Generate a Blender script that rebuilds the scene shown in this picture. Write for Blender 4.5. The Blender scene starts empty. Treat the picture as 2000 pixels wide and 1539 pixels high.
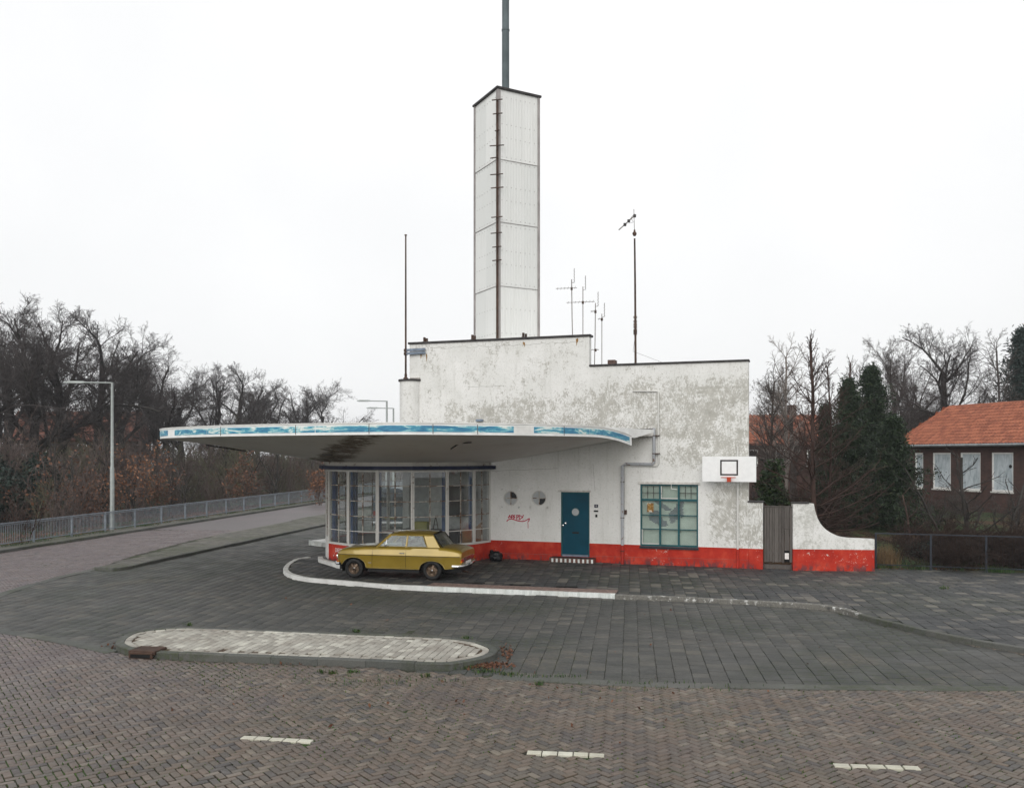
import bpy, bmesh, math, random
import numpy as np
from mathutils import Vector, Matrix

scene = bpy.context.scene
COL = scene.collection
R = math.radians

# ---------------------------------------------------------------- camera
F, H, U0, V0 = 1690.0, 3.8, 1000.0, 889.0     # focal length and horizon of the 2000x1539 photograph, eye height in metres
cam = bpy.data.cameras.new('camera')
cam.sensor_width = 36.0
cam.lens = 36.0 * F / 2000.0
cam.shift_y = (V0 - 769.5) / 2000.0
cam.clip_start, cam.clip_end = 0.1, 3000.0
camera = bpy.data.objects.new('camera', cam)
camera.location = (0, 0, H)
camera.rotation_euler = (R(90), 0, 0)
COL.objects.link(camera)
scene.camera = camera

# ---------------------------------------------------------------- overcast sky, soft sun, exposure
SUN_EL, SUN_AZ = 24.0, -18.0                   # degrees; the brightest part of the cloud lies behind the camera, to its left
world = bpy.data.worlds.new('World')
scene.world = world
world.use_nodes = True
wn, wl = world.node_tree.nodes, world.node_tree.links
wn.clear()
wo = wn.new('ShaderNodeOutputWorld'); wb = wn.new('ShaderNodeBackground')
sky = wn.new('ShaderNodeTexSky'); sky.sky_type = 'NISHITA'; sky.sun_disc = False
sky.sun_elevation = R(SUN_EL); sky.sun_rotation = R(180 + SUN_AZ)
sky.air_density = 1.0; sky.dust_density = 5.0
wm = wn.new('ShaderNodeMix'); wm.data_type = 'RGBA'
wm.inputs[0].default_value = 0.95
wl.new(sky.outputs[0], wm.inputs[6])
wt = wn.new('ShaderNodeTexCoord'); wnz = wn.new('ShaderNodeTexNoise'); wnz.inputs['Scale'].default_value = 1.6; wnz.inputs['Detail'].default_value = 4
wr = wn.new('ShaderNodeValToRGB'); wr.color_ramp.elements[0].position = 0.3; wr.color_ramp.elements[1].position = 0.7
wr.color_ramp.elements[0].color = (0.85, 0.86, 0.865, 1); wr.color_ramp.elements[1].color = (1.0, 1.0, 1.0, 1)
wx = wn.new('ShaderNodeMix'); wx.data_type = 'RGBA'; wx.blend_type = 'MULTIPLY'; wx.inputs[0].default_value = 1.0; wx.inputs[6].default_value = (9.75, 9.75, 9.75, 1)   # cloud cover, barely uneven
wl.new(wt.outputs['Generated'], wnz.inputs['Vector']); wl.new(wnz.outputs[0], wr.inputs[0]); wl.new(wr.outputs[0], wx.inputs[7]); wl.new(wx.outputs[2], wm.inputs[7])
wl.new(wm.outputs[2], wb.inputs[0]); wb.inputs[1].default_value = 0.1
wl.new(wb.outputs[0], wo.inputs[0])

sun = bpy.data.lights.new('sun', 'SUN')
sun.energy = 1.4; sun.angle = R(50); sun.color = (1.0, 0.97, 0.93)
sun_ob = bpy.data.objects.new('sun', sun); COL.objects.link(sun_ob)
sd = Vector((math.sin(R(SUN_AZ)) * math.cos(R(SUN_EL)), -math.cos(R(SUN_AZ)) * math.cos(R(SUN_EL)), math.sin(R(SUN_EL))))
sun_ob.rotation_euler = sd.to_track_quat('Z', 'Y').to_euler()

scene.view_settings.view_transform = 'Standard'
scene.view_settings.look = 'None'
scene.view_settings.exposure = 0.18
scene.view_settings.gamma = 1.0
scene.cycles.use_denoising = True
scene.cycles.max_bounces = 6
scene.cycles.transparent_max_bounces = 16
scene.cycles.caustics_reflective = False
scene.cycles.caustics_refractive = False

# ---------------------------------------------------------------- helpers: places
def gp(u, v, z=0.0):
    "point on the level z that the photograph shows at pixel u, v"
    Y = F * (H - z) / (v - V0)
    return ((u - U0) / F * Y, Y)
def at(u, v, Y):
    return Vector(((u - U0) / F * Y, Y, H + (V0 - v) / F * Y))

# ---------------------------------------------------------------- helpers: objects
def tag(o, label=None, cat=None, group=None, kind=None):
    if label: o['label'] = label
    if cat: o['category'] = cat
    if group: o['group'] = group
    if kind: o['kind'] = kind
    return o
def empty(name, loc=(0, 0, 0), rz=0.0):
    o = bpy.data.objects.new(name, None)
    o.empty_display_size = 0.3
    o.location = loc; o.rotation_euler = (0, 0, rz)
    COL.objects.link(o)
    return o
def thing(name, label, cat, loc=(0, 0, 0), rz=0.0, group=None):
    return tag(empty(name, loc, rz), label, cat, group)
def link(name, me, mat=None, parent=None, loc=None, rz=None):
    o = bpy.data.objects.new(name, me)
    if mat is not None and not me.materials: me.materials.append(mat)
    if parent: o.parent = parent
    if loc is not None: o.location = loc
    if rz is not None: o.rotation_euler = (0, 0, rz)
    COL.objects.link(o)
    return o
def np_mesh(name, V, Fq, smooth=False):
    "V (N,3), Fq (M,k) with one k for all faces"
    me = bpy.data.meshes.new(name)
    V = np.asarray(V, np.float32); Fq = np.asarray(Fq, np.int32)
    m, k = Fq.shape
    me.vertices.add(len(V)); me.vertices.foreach_set('co', V.ravel())
    me.loops.add(m * k); me.loops.foreach_set('vertex_index', Fq.ravel())
    me.polygons.add(m)
    me.polygons.foreach_set('loop_start', np.arange(0, m * k, k, dtype=np.int32))
    me.polygons.foreach_set('loop_total', np.full(m, k, np.int32))
    if smooth: me.polygons.foreach_set('use_smooth', np.ones(m, bool))
    me.update(calc_edges=True)
    return me

class MB:
    "collects faces and links them as one mesh object"
    def __init__(s): s.v = []; s.f = []
    def add(s, vs, fs):
        b = len(s.v); s.v += [tuple(map(float, q)) for q in vs]; s.f += [tuple(b + i for i in f) for f in fs]
        return s
    def box(s, x0, x1, y0, y1, z0, z1):
        vs = [(x0, y0, z0), (x1, y0, z0), (x1, y1, z0), (x0, y1, z0), (x0, y0, z1), (x1, y0, z1), (x1, y1, z1), (x0, y1, z1)]
        return s.add(vs, [(3, 2, 1, 0), (4, 5, 6, 7), (0, 1, 5, 4), (1, 2, 6, 5), (2, 3, 7, 6), (3, 0, 4, 7)])
    def bar(s, a, b, w, h=None, up=(0, 0, 1)):
        "rectangular bar from a to b"
        h = w if h is None else h
        a, b = Vector(a), Vector(b); d = (b - a).normalized()
        x = d.cross(Vector(up))
        if x.length < 1e-4: x = d.cross(Vector((0, 1, 0)))
        x.normalize(); y = x.cross(d)
        vs = []
        for p in (a, b):
            for i, j in ((-1, -1), (1, -1), (1, 1), (-1, 1)):
                vs.append(p + x * (i * w / 2) + y * (j * h / 2))
        return s.add(vs, [(3, 2, 1, 0), (4, 5, 6, 7), (0, 1, 5, 4), (1, 2, 6, 5), (2, 3, 7, 6), (3, 0, 4, 7)])
    def prism(s, poly, z0, z1):
        n = len(poly)
        if sum(poly[i][0] * poly[(i + 1) % n][1] - poly[(i + 1) % n][0] * poly[i][1] for i in range(n)) < 0:
            poly = poly[::-1]
        vs = [(p[0], p[1], z0) for p in poly] + [(p[0], p[1], z1) for p in poly]
        return s.add(vs, [tuple(range(n))[::-1], tuple(range(n, 2 * n))] + [(i, (i + 1) % n, n + (i + 1) % n, n + i) for i in range(n)])
    def tube(s, pts, r, n=8, cap=True):
        pts = [Vector(p) for p in pts]
        rs = r if isinstance(r, (list, tuple)) else [r] * len(pts)
        b = len(s.v); ref = None
        for i, p in enumerate(pts):
            d = (pts[min(i + 1, len(pts) - 1)] - pts[max(i - 1, 0)]).normalized()
            if ref is None:
                ref = d.cross(Vector((0, 0, 1)))
                if ref.length < 1e-3: ref = d.cross(Vector((0, 1, 0)))
            x = (ref - d * ref.dot(d)).normalized(); y = d.cross(x); ref = x
            for k in range(n):
                a = 2 * math.pi * k / n
                s.v.append(tuple(p + x * (math.cos(a) * rs[i]) + y * (math.sin(a) * rs[i])))
        for i in range(len(pts) - 1):
            for k in range(n):
                k2 = (k + 1) % n
                s.f.append((b + i * n + k, b + i * n + k2, b + (i + 1) * n + k2, b + (i + 1) * n + k))
        if cap:
            s.f.append(tuple(b + k for k in range(n))[::-1])
            s.f.append(tuple(b + (len(pts) - 1) * n + k for k in range(n)))
        return s
    def lathe(s, prof, n=24, c=(0, 0, 0), axis='z', closed=False):
        b = len(s.v); m = len(prof)
        for k in range(n):
            a = 2 * math.pi * k / n; ca, sa = math.cos(a), math.sin(a)
            for r, h in prof:
                p = (r * ca, r * sa, h) if axis == 'z' else (r * ca, h, r * sa)
                s.v.append((c[0] + p[0], c[1] + p[1], c[2] + p[2]))
        for k in range(n):
            k2 = (k + 1) % n
            for i in range(m if closed else m - 1):
                i2 = (i + 1) % m
                q = (b + k * m + i, b + k2 * m + i, b + k2 * m + i2, b + k * m + i2)
                s.f.append(q if axis == 'z' else q[::-1])
        return s
    def mesh(s, name, smooth=False):
        me = bpy.data.meshes.new(name)
        me.from_pydata(s.v, [], s.f)
        if smooth: me.shade_smooth() if hasattr(me, 'shade_smooth') else None
        me.update()
        return me
    def build(s, name, mat, parent=None, smooth=False, bevel=0.0, loc=None, rz=None, fix=False):
        me = s.mesh(name)
        if bevel or fix:
            bm = bmesh.new(); bm.from_mesh(me)
            if fix:
                bmesh.ops.remove_doubles(bm, verts=bm.verts, dist=1e-5)
                bmesh.ops.recalc_face_normals(bm, faces=bm.faces)
            if bevel:
                es = [e for e in bm.edges if len(e.link_faces) == 2 and e.calc_face_angle(0) > 0.6]
                bmesh.ops.bevel(bm, geom=es, offset=bevel, segments=1, affect='EDGES', profile=0.5)
            bm.to_mesh(me); bm.free()
        if smooth:
            me.polygons.foreach_set('use_smooth', np.ones(len(me.polygons), bool))
            if hasattr(me, 'set_sharp_from_angle'): me.set_sharp_from_angle(angle=R(38))
        return link(name, me, mat, parent, loc, rz)

def copy_tree(o, parent=None):
    c = o.copy(); COL.objects.link(c); c.parent = parent
    for ch in list(o.children): copy_tree(ch, c)
    return c

# ---------------------------------------------------------------- helpers: materials
class Mat:
    def __init__(s, name, base=(0.5, 0.5, 0.5), rough=0.75, metal=0.0, spec=None):
        s.m = bpy.data.materials.new(name); s.m.use_nodes = True
        s.n, s.l = s.m.node_tree.nodes, s.m.node_tree.links
        s.b = s.n['Principled BSDF']; s.out = s.n['Material Output']
        s.b.inputs['Base Color'].default_value = (*base, 1); s.b.inputs['Roughness'].default_value = rough
        s.b.inputs['Metallic'].default_value = metal
        s.b.inputs['Specular IOR Level'].default_value = 0.25 if spec is None else spec
    def _in(s, sock, v):
        if hasattr(v, 'is_linked') or isinstance(v, bpy.types.NodeSocket): s.l.new(v, sock)
        elif isinstance(v, (tuple, list)) and len(v) == 3 and sock.type == 'RGBA': sock.default_value = (*v, 1)
        else: sock.default_value = v
    def pos(s): return s.n.new('ShaderNodeNewGeometry').outputs['Position']
    def obj(s): return s.n.new('ShaderNodeTexCoord').outputs['Object']
    def map(s, co, scale=(1, 1, 1), rot=(0, 0, 0), loc=(0, 0, 0)):
        n = s.n.new('ShaderNodeMapping'); s.l.new(co, n.inputs[0])
        n.inputs['Scale'].default_value = scale; n.inputs['Rotation'].default_value = rot; n.inputs['Location'].default_value = loc
        return n.outputs[0]
    def noise(s, co, scale, detail=4.0, rough=0.55, dist=0.0):
        n = s.n.new('ShaderNodeTexNoise'); s.l.new(co, n.inputs['Vector'])
        n.inputs['Scale'].default_value = scale; n.inputs['Detail'].default_value = detail
        n.inputs['Roughness'].default_value = rough; n.inputs['Distortion'].default_value = dist
        return n.outputs[0]
    def vor(s, co, scale, feature='F1', out='Distance'):
        n = s.n.new('ShaderNodeTexVoronoi'); s.l.new(co, n.inputs['Vector']); n.feature = feature
        n.inputs['Scale'].default_value = scale
        return n.outputs[out]
    def ramp(s, fac, stops, interp='LINEAR'):
        n = s.n.new('ShaderNodeValToRGB'); s._in(n.inputs[0], fac); cr = n.color_ramp; cr.interpolation = interp
        while len(cr.elements) < len(stops): cr.elements.new(0.5)
        for e, (p, c) in zip(cr.elements, stops):
            e.position = p
            e.color = (*c, 1) if isinstance(c, (tuple, list)) else (c, c, c, 1)
        return n.outputs[0]
    def mix(s, fac, a, b, mode='MIX'):
        n = s.n.new('ShaderNodeMix'); n.data_type = 'RGBA'; n.blend_type = mode
        s._in(n.inputs[0], fac); s._in(n.inputs[6], a); s._in(n.inputs[7], b)
        return n.outputs[2]
    def math(s, op, a, b=0.0, clamp=False):
        n = s.n.new('ShaderNodeMath'); n.operation = op; n.use_clamp = clamp
        s._in(n.inputs[0], a); s._in(n.inputs[1], b)
        return n.outputs[0]
    def sep(s, co):
        n = s.n.new('ShaderNodeSeparateXYZ'); s.l.new(co, n.inputs[0]); return n.outputs
    def step(s, x, a, b):
        "0 at a, 1 at b, smooth between"
        n = s.n.new('ShaderNodeMapRange'); n.interpolation_type = 'SMOOTHSTEP'
        s._in(n.inputs[0], x); n.inputs[1].default_value = a; n.inputs[2].default_value = b
        return n.outputs[0]
    def box(s, xyz, x0, x1, z0, z1, e=0.3):
        m = s.math
        a = m('MULTIPLY', s.step(xyz[0], x0 - e, x0 + e), s.step(xyz[0], x1 + e, x1 - e))
        b = m('MULTIPLY', s.step(xyz[2], z0 - e, z0 + e), s.step(xyz[2], z1 + e, z1 - e))
        return m('MULTIPLY', a, b)
    def rnd(s):
        "a value of its own for each piece, whether an object or an island of a joined mesh"
        a = s.n.new('ShaderNodeObjectInfo').outputs['Random']; b = s.n.new('ShaderNodeNewGeometry').outputs['Random Per Island']
        return s.math('FRACT', s.math('ADD', a, b))
    def bump(s, h, strength=0.3, dist=0.01):
        n = s.n.new('ShaderNodeBump'); n.inputs['Strength'].default_value = strength; n.inputs['Distance'].default_value = dist
        s.l.new(h, n.inputs['Height']); s.l.new(n.outputs[0], s.b.inputs['Normal']); return s
    def col(s, c): s._in(s.b.inputs['Base Color'], c); return s
    def rgh(s, c): s._in(s.b.inputs['Roughness'], c); return s

def plain(name, base, rough=0.7, metal=0.0, var=0.25, scale=6.0, bump=0.0, bscale=40.0, spec=None):
    "one colour with uneven tone"
    m = Mat(name, base, rough, metal, spec); p = m.pos()
    n = m.noise(p, scale, 5)
    lo = tuple(c * (1 - var) for c in base); hi = tuple(min(1, c * (1 + var)) for c in base)
    m.col(m.ramp(n, [(0.3, lo), (0.7, hi)]))
    if bump: m.bump(m.noise(p, bscale, 3), bump, 0.01)
    return m.m

# ---------------------------------------------------------------- materials
def piece_mat(name, stops, rough=0.8, dirt=(0.03, 0.03, 0.025), dirt_amt=0.5, dscale=0.35, bump=0.25, moss=0.0, streak=None, spec=0.3, tint=None):
    m = Mat(name, (0.1, 0.1, 0.1), rough, spec=spec); p = m.pos()
    c = m.ramp(m.rnd(), stops)
    big = m.noise(p, dscale, 4, 0.6)
    c = m.mix(m.math('MULTIPLY', m.step(big, 0.42, 0.68), dirt_amt), c, dirt)
    fine = m.noise(p, 45, 4, 0.7)
    c = m.mix(m.step(fine, 0.35, 0.75), c, m.mix(0.25, c, (0.24, 0.23, 0.21)))
    if moss:
        mo = m.math('MULTIPLY', m.step(m.noise(p, 0.22, 3), 0.45, 0.62), m.step(m.noise(p, 9, 4), 0.4, 0.65))
        c = m.mix(m.math('MULTIPLY', mo, moss), c, (0.045, 0.06, 0.02))
    if streak:
        st = m.math('MULTIPLY', m.step(m.noise(p, 0.5, 5, 0.7, 0.6), 0.55, 0.68), m.step(m.noise(p, 14, 3), 0.35, 0.6))
        c = m.mix(m.math('MULTIPLY', st, 0.7), c, streak)
    if tint:      # brick colour blends into the tint towards the left road
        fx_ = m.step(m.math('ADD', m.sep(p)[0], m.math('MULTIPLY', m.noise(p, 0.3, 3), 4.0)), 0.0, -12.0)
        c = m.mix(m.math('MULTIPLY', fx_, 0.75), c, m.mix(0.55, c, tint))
    m.col(c).bump(m.noise(p, 90, 4, 0.7), bump, 0.004)
    m.rgh(m.ramp(m.noise(p, 1.4, 4), [(0.3, rough - 0.22), (0.7, min(1, rough + 0.12))]))
    return m.m

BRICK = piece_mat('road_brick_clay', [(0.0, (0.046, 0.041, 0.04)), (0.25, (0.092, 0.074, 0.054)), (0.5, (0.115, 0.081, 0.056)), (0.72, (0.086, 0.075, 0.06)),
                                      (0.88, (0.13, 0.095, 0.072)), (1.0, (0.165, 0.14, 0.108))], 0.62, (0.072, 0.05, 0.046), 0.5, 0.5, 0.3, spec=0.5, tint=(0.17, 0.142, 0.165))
PAVER = piece_mat('concrete_paver', [(0.0, (0.042, 0.044, 0.043)), (0.4, (0.053, 0.054, 0.051)), (0.8, (0.065, 0.065, 0.06)), (1.0, (0.095, 0.09, 0.078))],
                  0.72, (0.026, 0.031, 0.034), 0.8, 0.22, 0.25, moss=0.45, streak=(0.13, 0.112, 0.09))
FLAG = piece_mat('sidewalk_flag', [(0.0, (0.02, 0.023, 0.025)), (0.45, (0.03, 0.033, 0.035)), (0.82, (0.04, 0.042, 0.042)), (0.89, (0.11, 0.102, 0.09)), (1.0, (0.15, 0.138, 0.118))],
                 0.7, (0.026, 0.03, 0.035), 0.7, 0.4, 0.25, moss=0.4, streak=(0.14, 0.125, 0.1))
MEDIAN = piece_mat('median_flag', [(0.0, (0.09, 0.088, 0.08)), (0.5, (0.11, 0.105, 0.092)), (1.0, (0.15, 0.14, 0.12))], 0.8, (0.07, 0.08, 0.045), 0.6, 0.5, 0.2, moss=0.7)
COBBLE = piece_mat('painted_cobble', [(0.0, (0.26, 0.245, 0.215)), (0.3, (0.34, 0.325, 0.285)), (0.75, (0.4, 0.385, 0.34)), (1.0, (0.56, 0.55, 0.48))], 0.8, (0.24, 0.21, 0.18), 0.5, 1.3, 0.3)
KERB = piece_mat('grey_kerb_concrete', [(0.0, (0.06, 0.066, 0.062)), (0.5, (0.08, 0.084, 0.078)), (1.0, (0.1, 0.1, 0.092))], 0.8, (0.04, 0.045, 0.035), 0.6, 0.9, 0.3, moss=0.6)
TILE_W = piece_mat('white_glazed_tile', [(0.0, (0.6, 0.64, 0.62)), (0.5, (0.72, 0.76, 0.74)), (1.0, (0.8, 0.83, 0.81))], 0.35, (0.45, 0.45, 0.4), 0.5, 2.0, 0.05)
STEP_T = piece_mat('brown_step_tile', [(0.0, (0.09, 0.035, 0.025)), (1.0, (0.15, 0.06, 0.04))], 0.45, (0.05, 0.03, 0.025), 0.5, 3, 0.1)
MARK = piece_mat('white_marking_brick', [(0.0, (0.5, 0.49, 0.4)), (1.0, (0.62, 0.61, 0.52))], 0.8, (0.35, 0.33, 0.27), 0.5, 3, 0.2)

def kerb_white(name, wear):
    m = Mat(name, (0.6, 0.6, 0.58), 0.75); p = m.pos()
    n = m.noise(p, 7, 6, 0.7); g = m.ramp(m.noise(p, 22, 3), [(0.3, (0.1, 0.1, 0.09)), (0.7, (0.2, 0.19, 0.17))])
    w = m.ramp(m.noise(p, 3, 4), [(0.3, (0.5, 0.5, 0.48)), (0.7, (0.68, 0.69, 0.67))])
    m.col(m.mix(m.step(n, wear - 0.06, wear + 0.05), g, w)).bump(m.noise(p, 40, 4), 0.3, 0.006)
    return m.m
KERB_W = kerb_white('white_painted_kerb', 0.33)
KERB_WORN = kerb_white('worn_white_kerb', 0.6)

def joint_mat(name, sand, moss, amt):
    m = Mat(name, sand, 0.95); p = m.pos()
    c = m.mix(m.math('MULTIPLY', m.step(m.noise(p, 0.5, 4), 0.38, 0.6), amt), sand, moss)
    c = m.mix(m.step(m.noise(p, 30, 3), 0.4, 0.7), c, m.mix(0.5, c, (0.015, 0.015, 0.012)))
    m.col(c).bump(m.noise(p, 120, 2), 0.5, 0.006); return m.m
JOINT_ROAD = joint_mat('mossy_joint_sand', (0.03, 0.028, 0.018), (0.035, 0.066, 0.014), 1.0)
JOINT_PAVER = joint_mat('paver_joint_sand', (0.05, 0.048, 0.04), (0.05, 0.065, 0.028), 0.7)
JOINT_COBBLE = joint_mat('cobble_joint_soil', (0.09, 0.06, 0.04), (0.06, 0.055, 0.025), 0.5)

# far brick surface, where single bricks can no longer be told apart
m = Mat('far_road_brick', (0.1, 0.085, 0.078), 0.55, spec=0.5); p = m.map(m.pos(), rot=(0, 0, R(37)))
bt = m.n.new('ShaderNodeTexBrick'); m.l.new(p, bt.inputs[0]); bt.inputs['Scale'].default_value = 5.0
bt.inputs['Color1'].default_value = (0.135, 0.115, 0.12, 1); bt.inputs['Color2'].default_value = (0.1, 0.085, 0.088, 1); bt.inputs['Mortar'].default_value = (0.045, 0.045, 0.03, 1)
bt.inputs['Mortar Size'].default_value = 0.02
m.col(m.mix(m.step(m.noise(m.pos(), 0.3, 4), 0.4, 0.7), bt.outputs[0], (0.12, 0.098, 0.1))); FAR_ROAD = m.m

# ground: leaf litter and grass under the trees
m = Mat('woodland_floor', (0.06, 0.045, 0.03), 0.95); p = m.pos()
leaf = m.ramp(m.noise(p, 3.0, 6, 0.75), [(0.3, (0.035, 0.022, 0.014)), (0.5, (0.075, 0.045, 0.026)), (0.7, (0.13, 0.07, 0.035))])
grass = m.ramp(m.noise(p, 5.0, 5, 0.7), [(0.3, (0.02, 0.035, 0.012)), (0.7, (0.05, 0.085, 0.03))])
m.col(m.mix(m.step(m.noise(p, 0.16, 4, 0.6), 0.47, 0.57), leaf, grass)).bump(m.noise(p, 18, 4), 0.8, 0.05); SOIL = m.m

# station facade: white lime paint, peeled to grey render in places, red plinth with chips (local metres of the facade)
def plaster(name, red=True, peel=True, red_z=0.75):
    m = Mat(name, (0.8, 0.8, 0.78), 0.85, spec=0.15); o = m.obj(); xyz = m.sep(o); mt = m.math
    n1 = m.noise(o, 0.9, 5, 0.65); n2 = m.noise(o, 7.0, 6, 0.75); n3 = m.noise(o, 28.0, 4, 0.7)
    white = m.ramp(n1, [(0.3, (0.68, 0.685, 0.66)), (0.65, (0.79, 0.79, 0.775))])
    # rain streaks running down from the copings
    st = m.noise(m.map(o, (3.2, 1, 0.22)), 1.6, 5, 0.7)
    white = m.mix(mt('MULTIPLY', m.step(st, 0.52, 0.75), 0.35), white, (0.42, 0.42, 0.38))
    white = m.mix(mt('MULTIPLY', m.step(n3, 0.54, 0.74), 0.5), white, (0.42, 0.41, 0.38))
    white = m.mix(mt('MULTIPLY', m.step(m.noise(o, 70, 2, 0.6), 0.55, 0.7), 0.3), white, (0.45, 0.45, 0.42))
    white = m.mix(mt('MULTIPLY', m.step(m.noise(o, 12, 6, 0.85), 0.53, 0.62), 0.45), white, (0.42, 0.415, 0.38))
    if peel:
        area = mt('MULTIPLY', m.box(xyz, -11.45, -2.9, 4.2, 5.9, 0.45), m.step(xyz[0], -11.35, -11.2))
        for bx in ((-5.4, 0.9, 4.6, 6.5, 0.5), (-3.4, 0.4, 3.3, 5.2, 0.45), (-1.75, 0.0, 0.75, 3.0, 0.25), (-0.55, 0.6, 0.75, 2.4, 0.12)):
            area = mt('MAXIMUM', area, m.box(xyz, *bx))
        area = mt('MAXIMUM', area, mt('MULTIPLY', m.box(xyz, -13.5, 0.5, 4.2, 8.3, 0.1), 0.44))
        keep = m.box(xyz, -8.6, -4.3, 0.0, 4.45, 0.1)
        ov_ = m.map(o, (1, 1, 0.75))
        k = mt('ADD', mt('MULTIPLY', m.noise(o, 0.8, 3, 0.6), 0.3), mt('MULTIPLY', m.noise(ov_, 4.6, 8, 0.85), 0.7))
        k = mt('ADD', k, mt('MULTIPLY', mt('SUBTRACT', m.noise(ov_, 18.0, 5, 0.85), 0.5), 0.55))
        k = mt('ADD', k, mt('MULTIPLY', mt('SUBTRACT', area, 0.62), 0.14))
        k = mt('SUBTRACT', k, mt('MULTIPLY', keep, 0.05))
        mask = mt('MULTIPLY', m.step(k, 0.505, 0.575), 0.85)
        grey = m.ramp(m.noise(o, 3.0, 6, 0.8), [(0.3, (0.27, 0.26, 0.225)), (0.55, (0.42, 0.41, 0.37)), (0.7, (0.56, 0.55, 0.51))])
        white = m.mix(mask, white, grey)
        m.bump(mt('SUBTRACT', n3, mask), 0.35, 0.006)
    else:
        dirt = mt('MULTIPLY', m.step(mt('ADD', mt('MULTIPLY', n2, 0.6), mt('MULTIPLY', m.noise(o, 1.3, 3), 0.4)), 0.44, 0.6), 0.75)
        white = m.mix(dirt, white, (0.4, 0.4, 0.365))
        m.bump(n3, 0.3, 0.005)
    if red:
        r = m.ramp(m.noise(o, 2.2, 5, 0.65), [(0.25, (0.29, 0.02, 0.014)), (0.5, (0.44, 0.034, 0.02)), (0.75, (0.56, 0.08, 0.045))])
        chip = mt('MULTIPLY', m.step(m.noise(o, 9, 5, 0.75, 0.8), 0.6, 0.63), mt('MAXIMUM', m.step(m.noise(o, 0.8, 2), 0.54, 0.64), mt('MULTIPLY', m.box(xyz, -0.5, 3.2, 0.45, 0.8, 0.15), m.step(m.noise(o, 1.6, 2), 0.42, 0.55))))
        r = m.mix(chip, r, (0.6, 0.55, 0.5))
        low = mt('MULTIPLY', m.step(xyz[2], 0.42, 0.12), m.step(m.noise(m.map(o, (1, 1, 0.5)), 6, 5, 0.7), 0.46, 0.58))
        r = m.mix(mt('MULTIPLY', low, 0.85), r, (0.1, 0.05, 0.055))
        edge = mt('ADD', red_z, mt('MULTIPLY', mt('SUBTRACT', n3, 0.5), 0.012))
        white = m.mix(mt('LESS_THAN', xyz[2], edge), white, r)
    m.col(white); return m.m
PLASTER = plaster('peeling_white_plaster')
PLASTER_GARDEN = plaster('garden_wall_plaster', peel=False, red_z=0.78)
PLASTER_BAY = plaster('bay_base_plaster', peel=False, red_z=9.0)

def soffit_mat():
    m = Mat('canopy_soffit_paint', (0.55, 0.53, 0.5), 0.7); p = m.pos(); mt = m.math
    c = m.ramp(m.noise(p, 0.5, 5, 0.6), [(0.3, (0.78, 0.76, 0.72)), (0.7, (0.86, 0.85, 0.81))])
    xyz = m.sep(m.map(p, rot=(0, 0, R(-20))))
    w = mt('ADD', xyz[0], mt('MULTIPLY', m.noise(p, 0.9, 5, 0.7), 1.4))      # water stain with bare boards: a band from the front edge to the bay
    band = mt('MULTIPLY', m.step(w, 4.35, 4.6), m.step(w, 5.7, 5.2))
    bare = m.ramp(m.noise(m.map(p, (6, 1, 1), rot=(0, 0, R(40))), 2.5, 5, 0.7), [(0.35, (0.11, 0.085, 0.06)), (0.65, (0.3, 0.25, 0.19))])
    c = m.mix(mt('MULTIPLY', band, m.step(m.noise(p, 2.2, 5, 0.75), 0.33, 0.52)), c, bare)
    c = m.mix(mt('MULTIPLY', m.step(m.noise(p, 1.6, 5, 0.75), 0.57, 0.72), 0.35), c, (0.33, 0.31, 0.27))
    m.col(c).bump(m.noise(p, 9, 3), 0.15, 0.01); return m.m
SOFFIT = soffit_mat()
def fascia_blue():
    m = Mat('faded_blue_paint', (0.05, 0.22, 0.36), 0.5); p = m.pos()
    n = m.noise(m.map(p, (1, 1, 5)), 1.5, 6, 0.72, 0.7)
    c = m.ramp(n, [(0.34, (0.04, 0.16, 0.29)), (0.47, (0.06, 0.24, 0.38)), (0.53, (0.13, 0.42, 0.5)), (0.575, (0.52, 0.66, 0.64)), (0.62, (0.74, 0.77, 0.74))])
    m.col(c); return m.m
BLUE_STRIP = fascia_blue()
WHITE_PAINT = plain('white_trim_paint', (0.7, 0.7, 0.68), 0.5, var=0.12, scale=4)
FASCIA_W = plain('white_fascia_paint', (0.78, 0.79, 0.78), 0.55, var=0.1, scale=3)
def rusty_white(name, base=(0.62, 0.61, 0.58), rust=0.6):
    m = Mat(name, base, 0.55); p = m.pos()
    k = m.step(m.noise(p, 6, 6, 0.75), rust - 0.05, rust + 0.05)
    m.col(m.mix(k, m.ramp(m.noise(p, 3, 3), [(0.3, tuple(c * 0.85 for c in base)), (0.7, base)]), (0.14, 0.07, 0.035))); return m.m
FRAME_W = rusty_white('white_steel_frame', rust=0.63)
BAR_W = rusty_white('rusty_glazing_bar', (0.5, 0.47, 0.42), 0.5)
COPING = plain('dark_bitumen_coping', (0.045, 0.042, 0.042), 0.7, var=0.4, scale=5)
NAVY = plain('navy_flashing_paint', (0.006, 0.012, 0.045), 0.5, var=0.3)
BLUE_POST = plain('blue_column_paint', (0.02, 0.055, 0.16), 0.45, var=0.2)
GREY_BLUE = plain('grey_blue_bracket', (0.17, 0.21, 0.27), 0.6, var=0.3)
TEAL = plain('teal_door_paint', (0.001, 0.055, 0.09), 0.4, var=0.14, scale=2, spec=0.12)
TEAL_F = plain('teal_frame_paint', (0.004, 0.075, 0.088), 0.4, var=0.2)
DARK = plain('dark_tile', (0.018, 0.022, 0.028), 0.4, var=0.3)
BLACK = plain('black_rubber', (0.012, 0.012, 0.012), 0.6, var=0.3)
VOID = plain('dark_opening', (0.01, 0.01, 0.01), 0.9, var=0.2)
STONE = plain('stone_lintel', (0.55, 0.54, 0.51), 0.8, var=0.2, scale=9)
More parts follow.
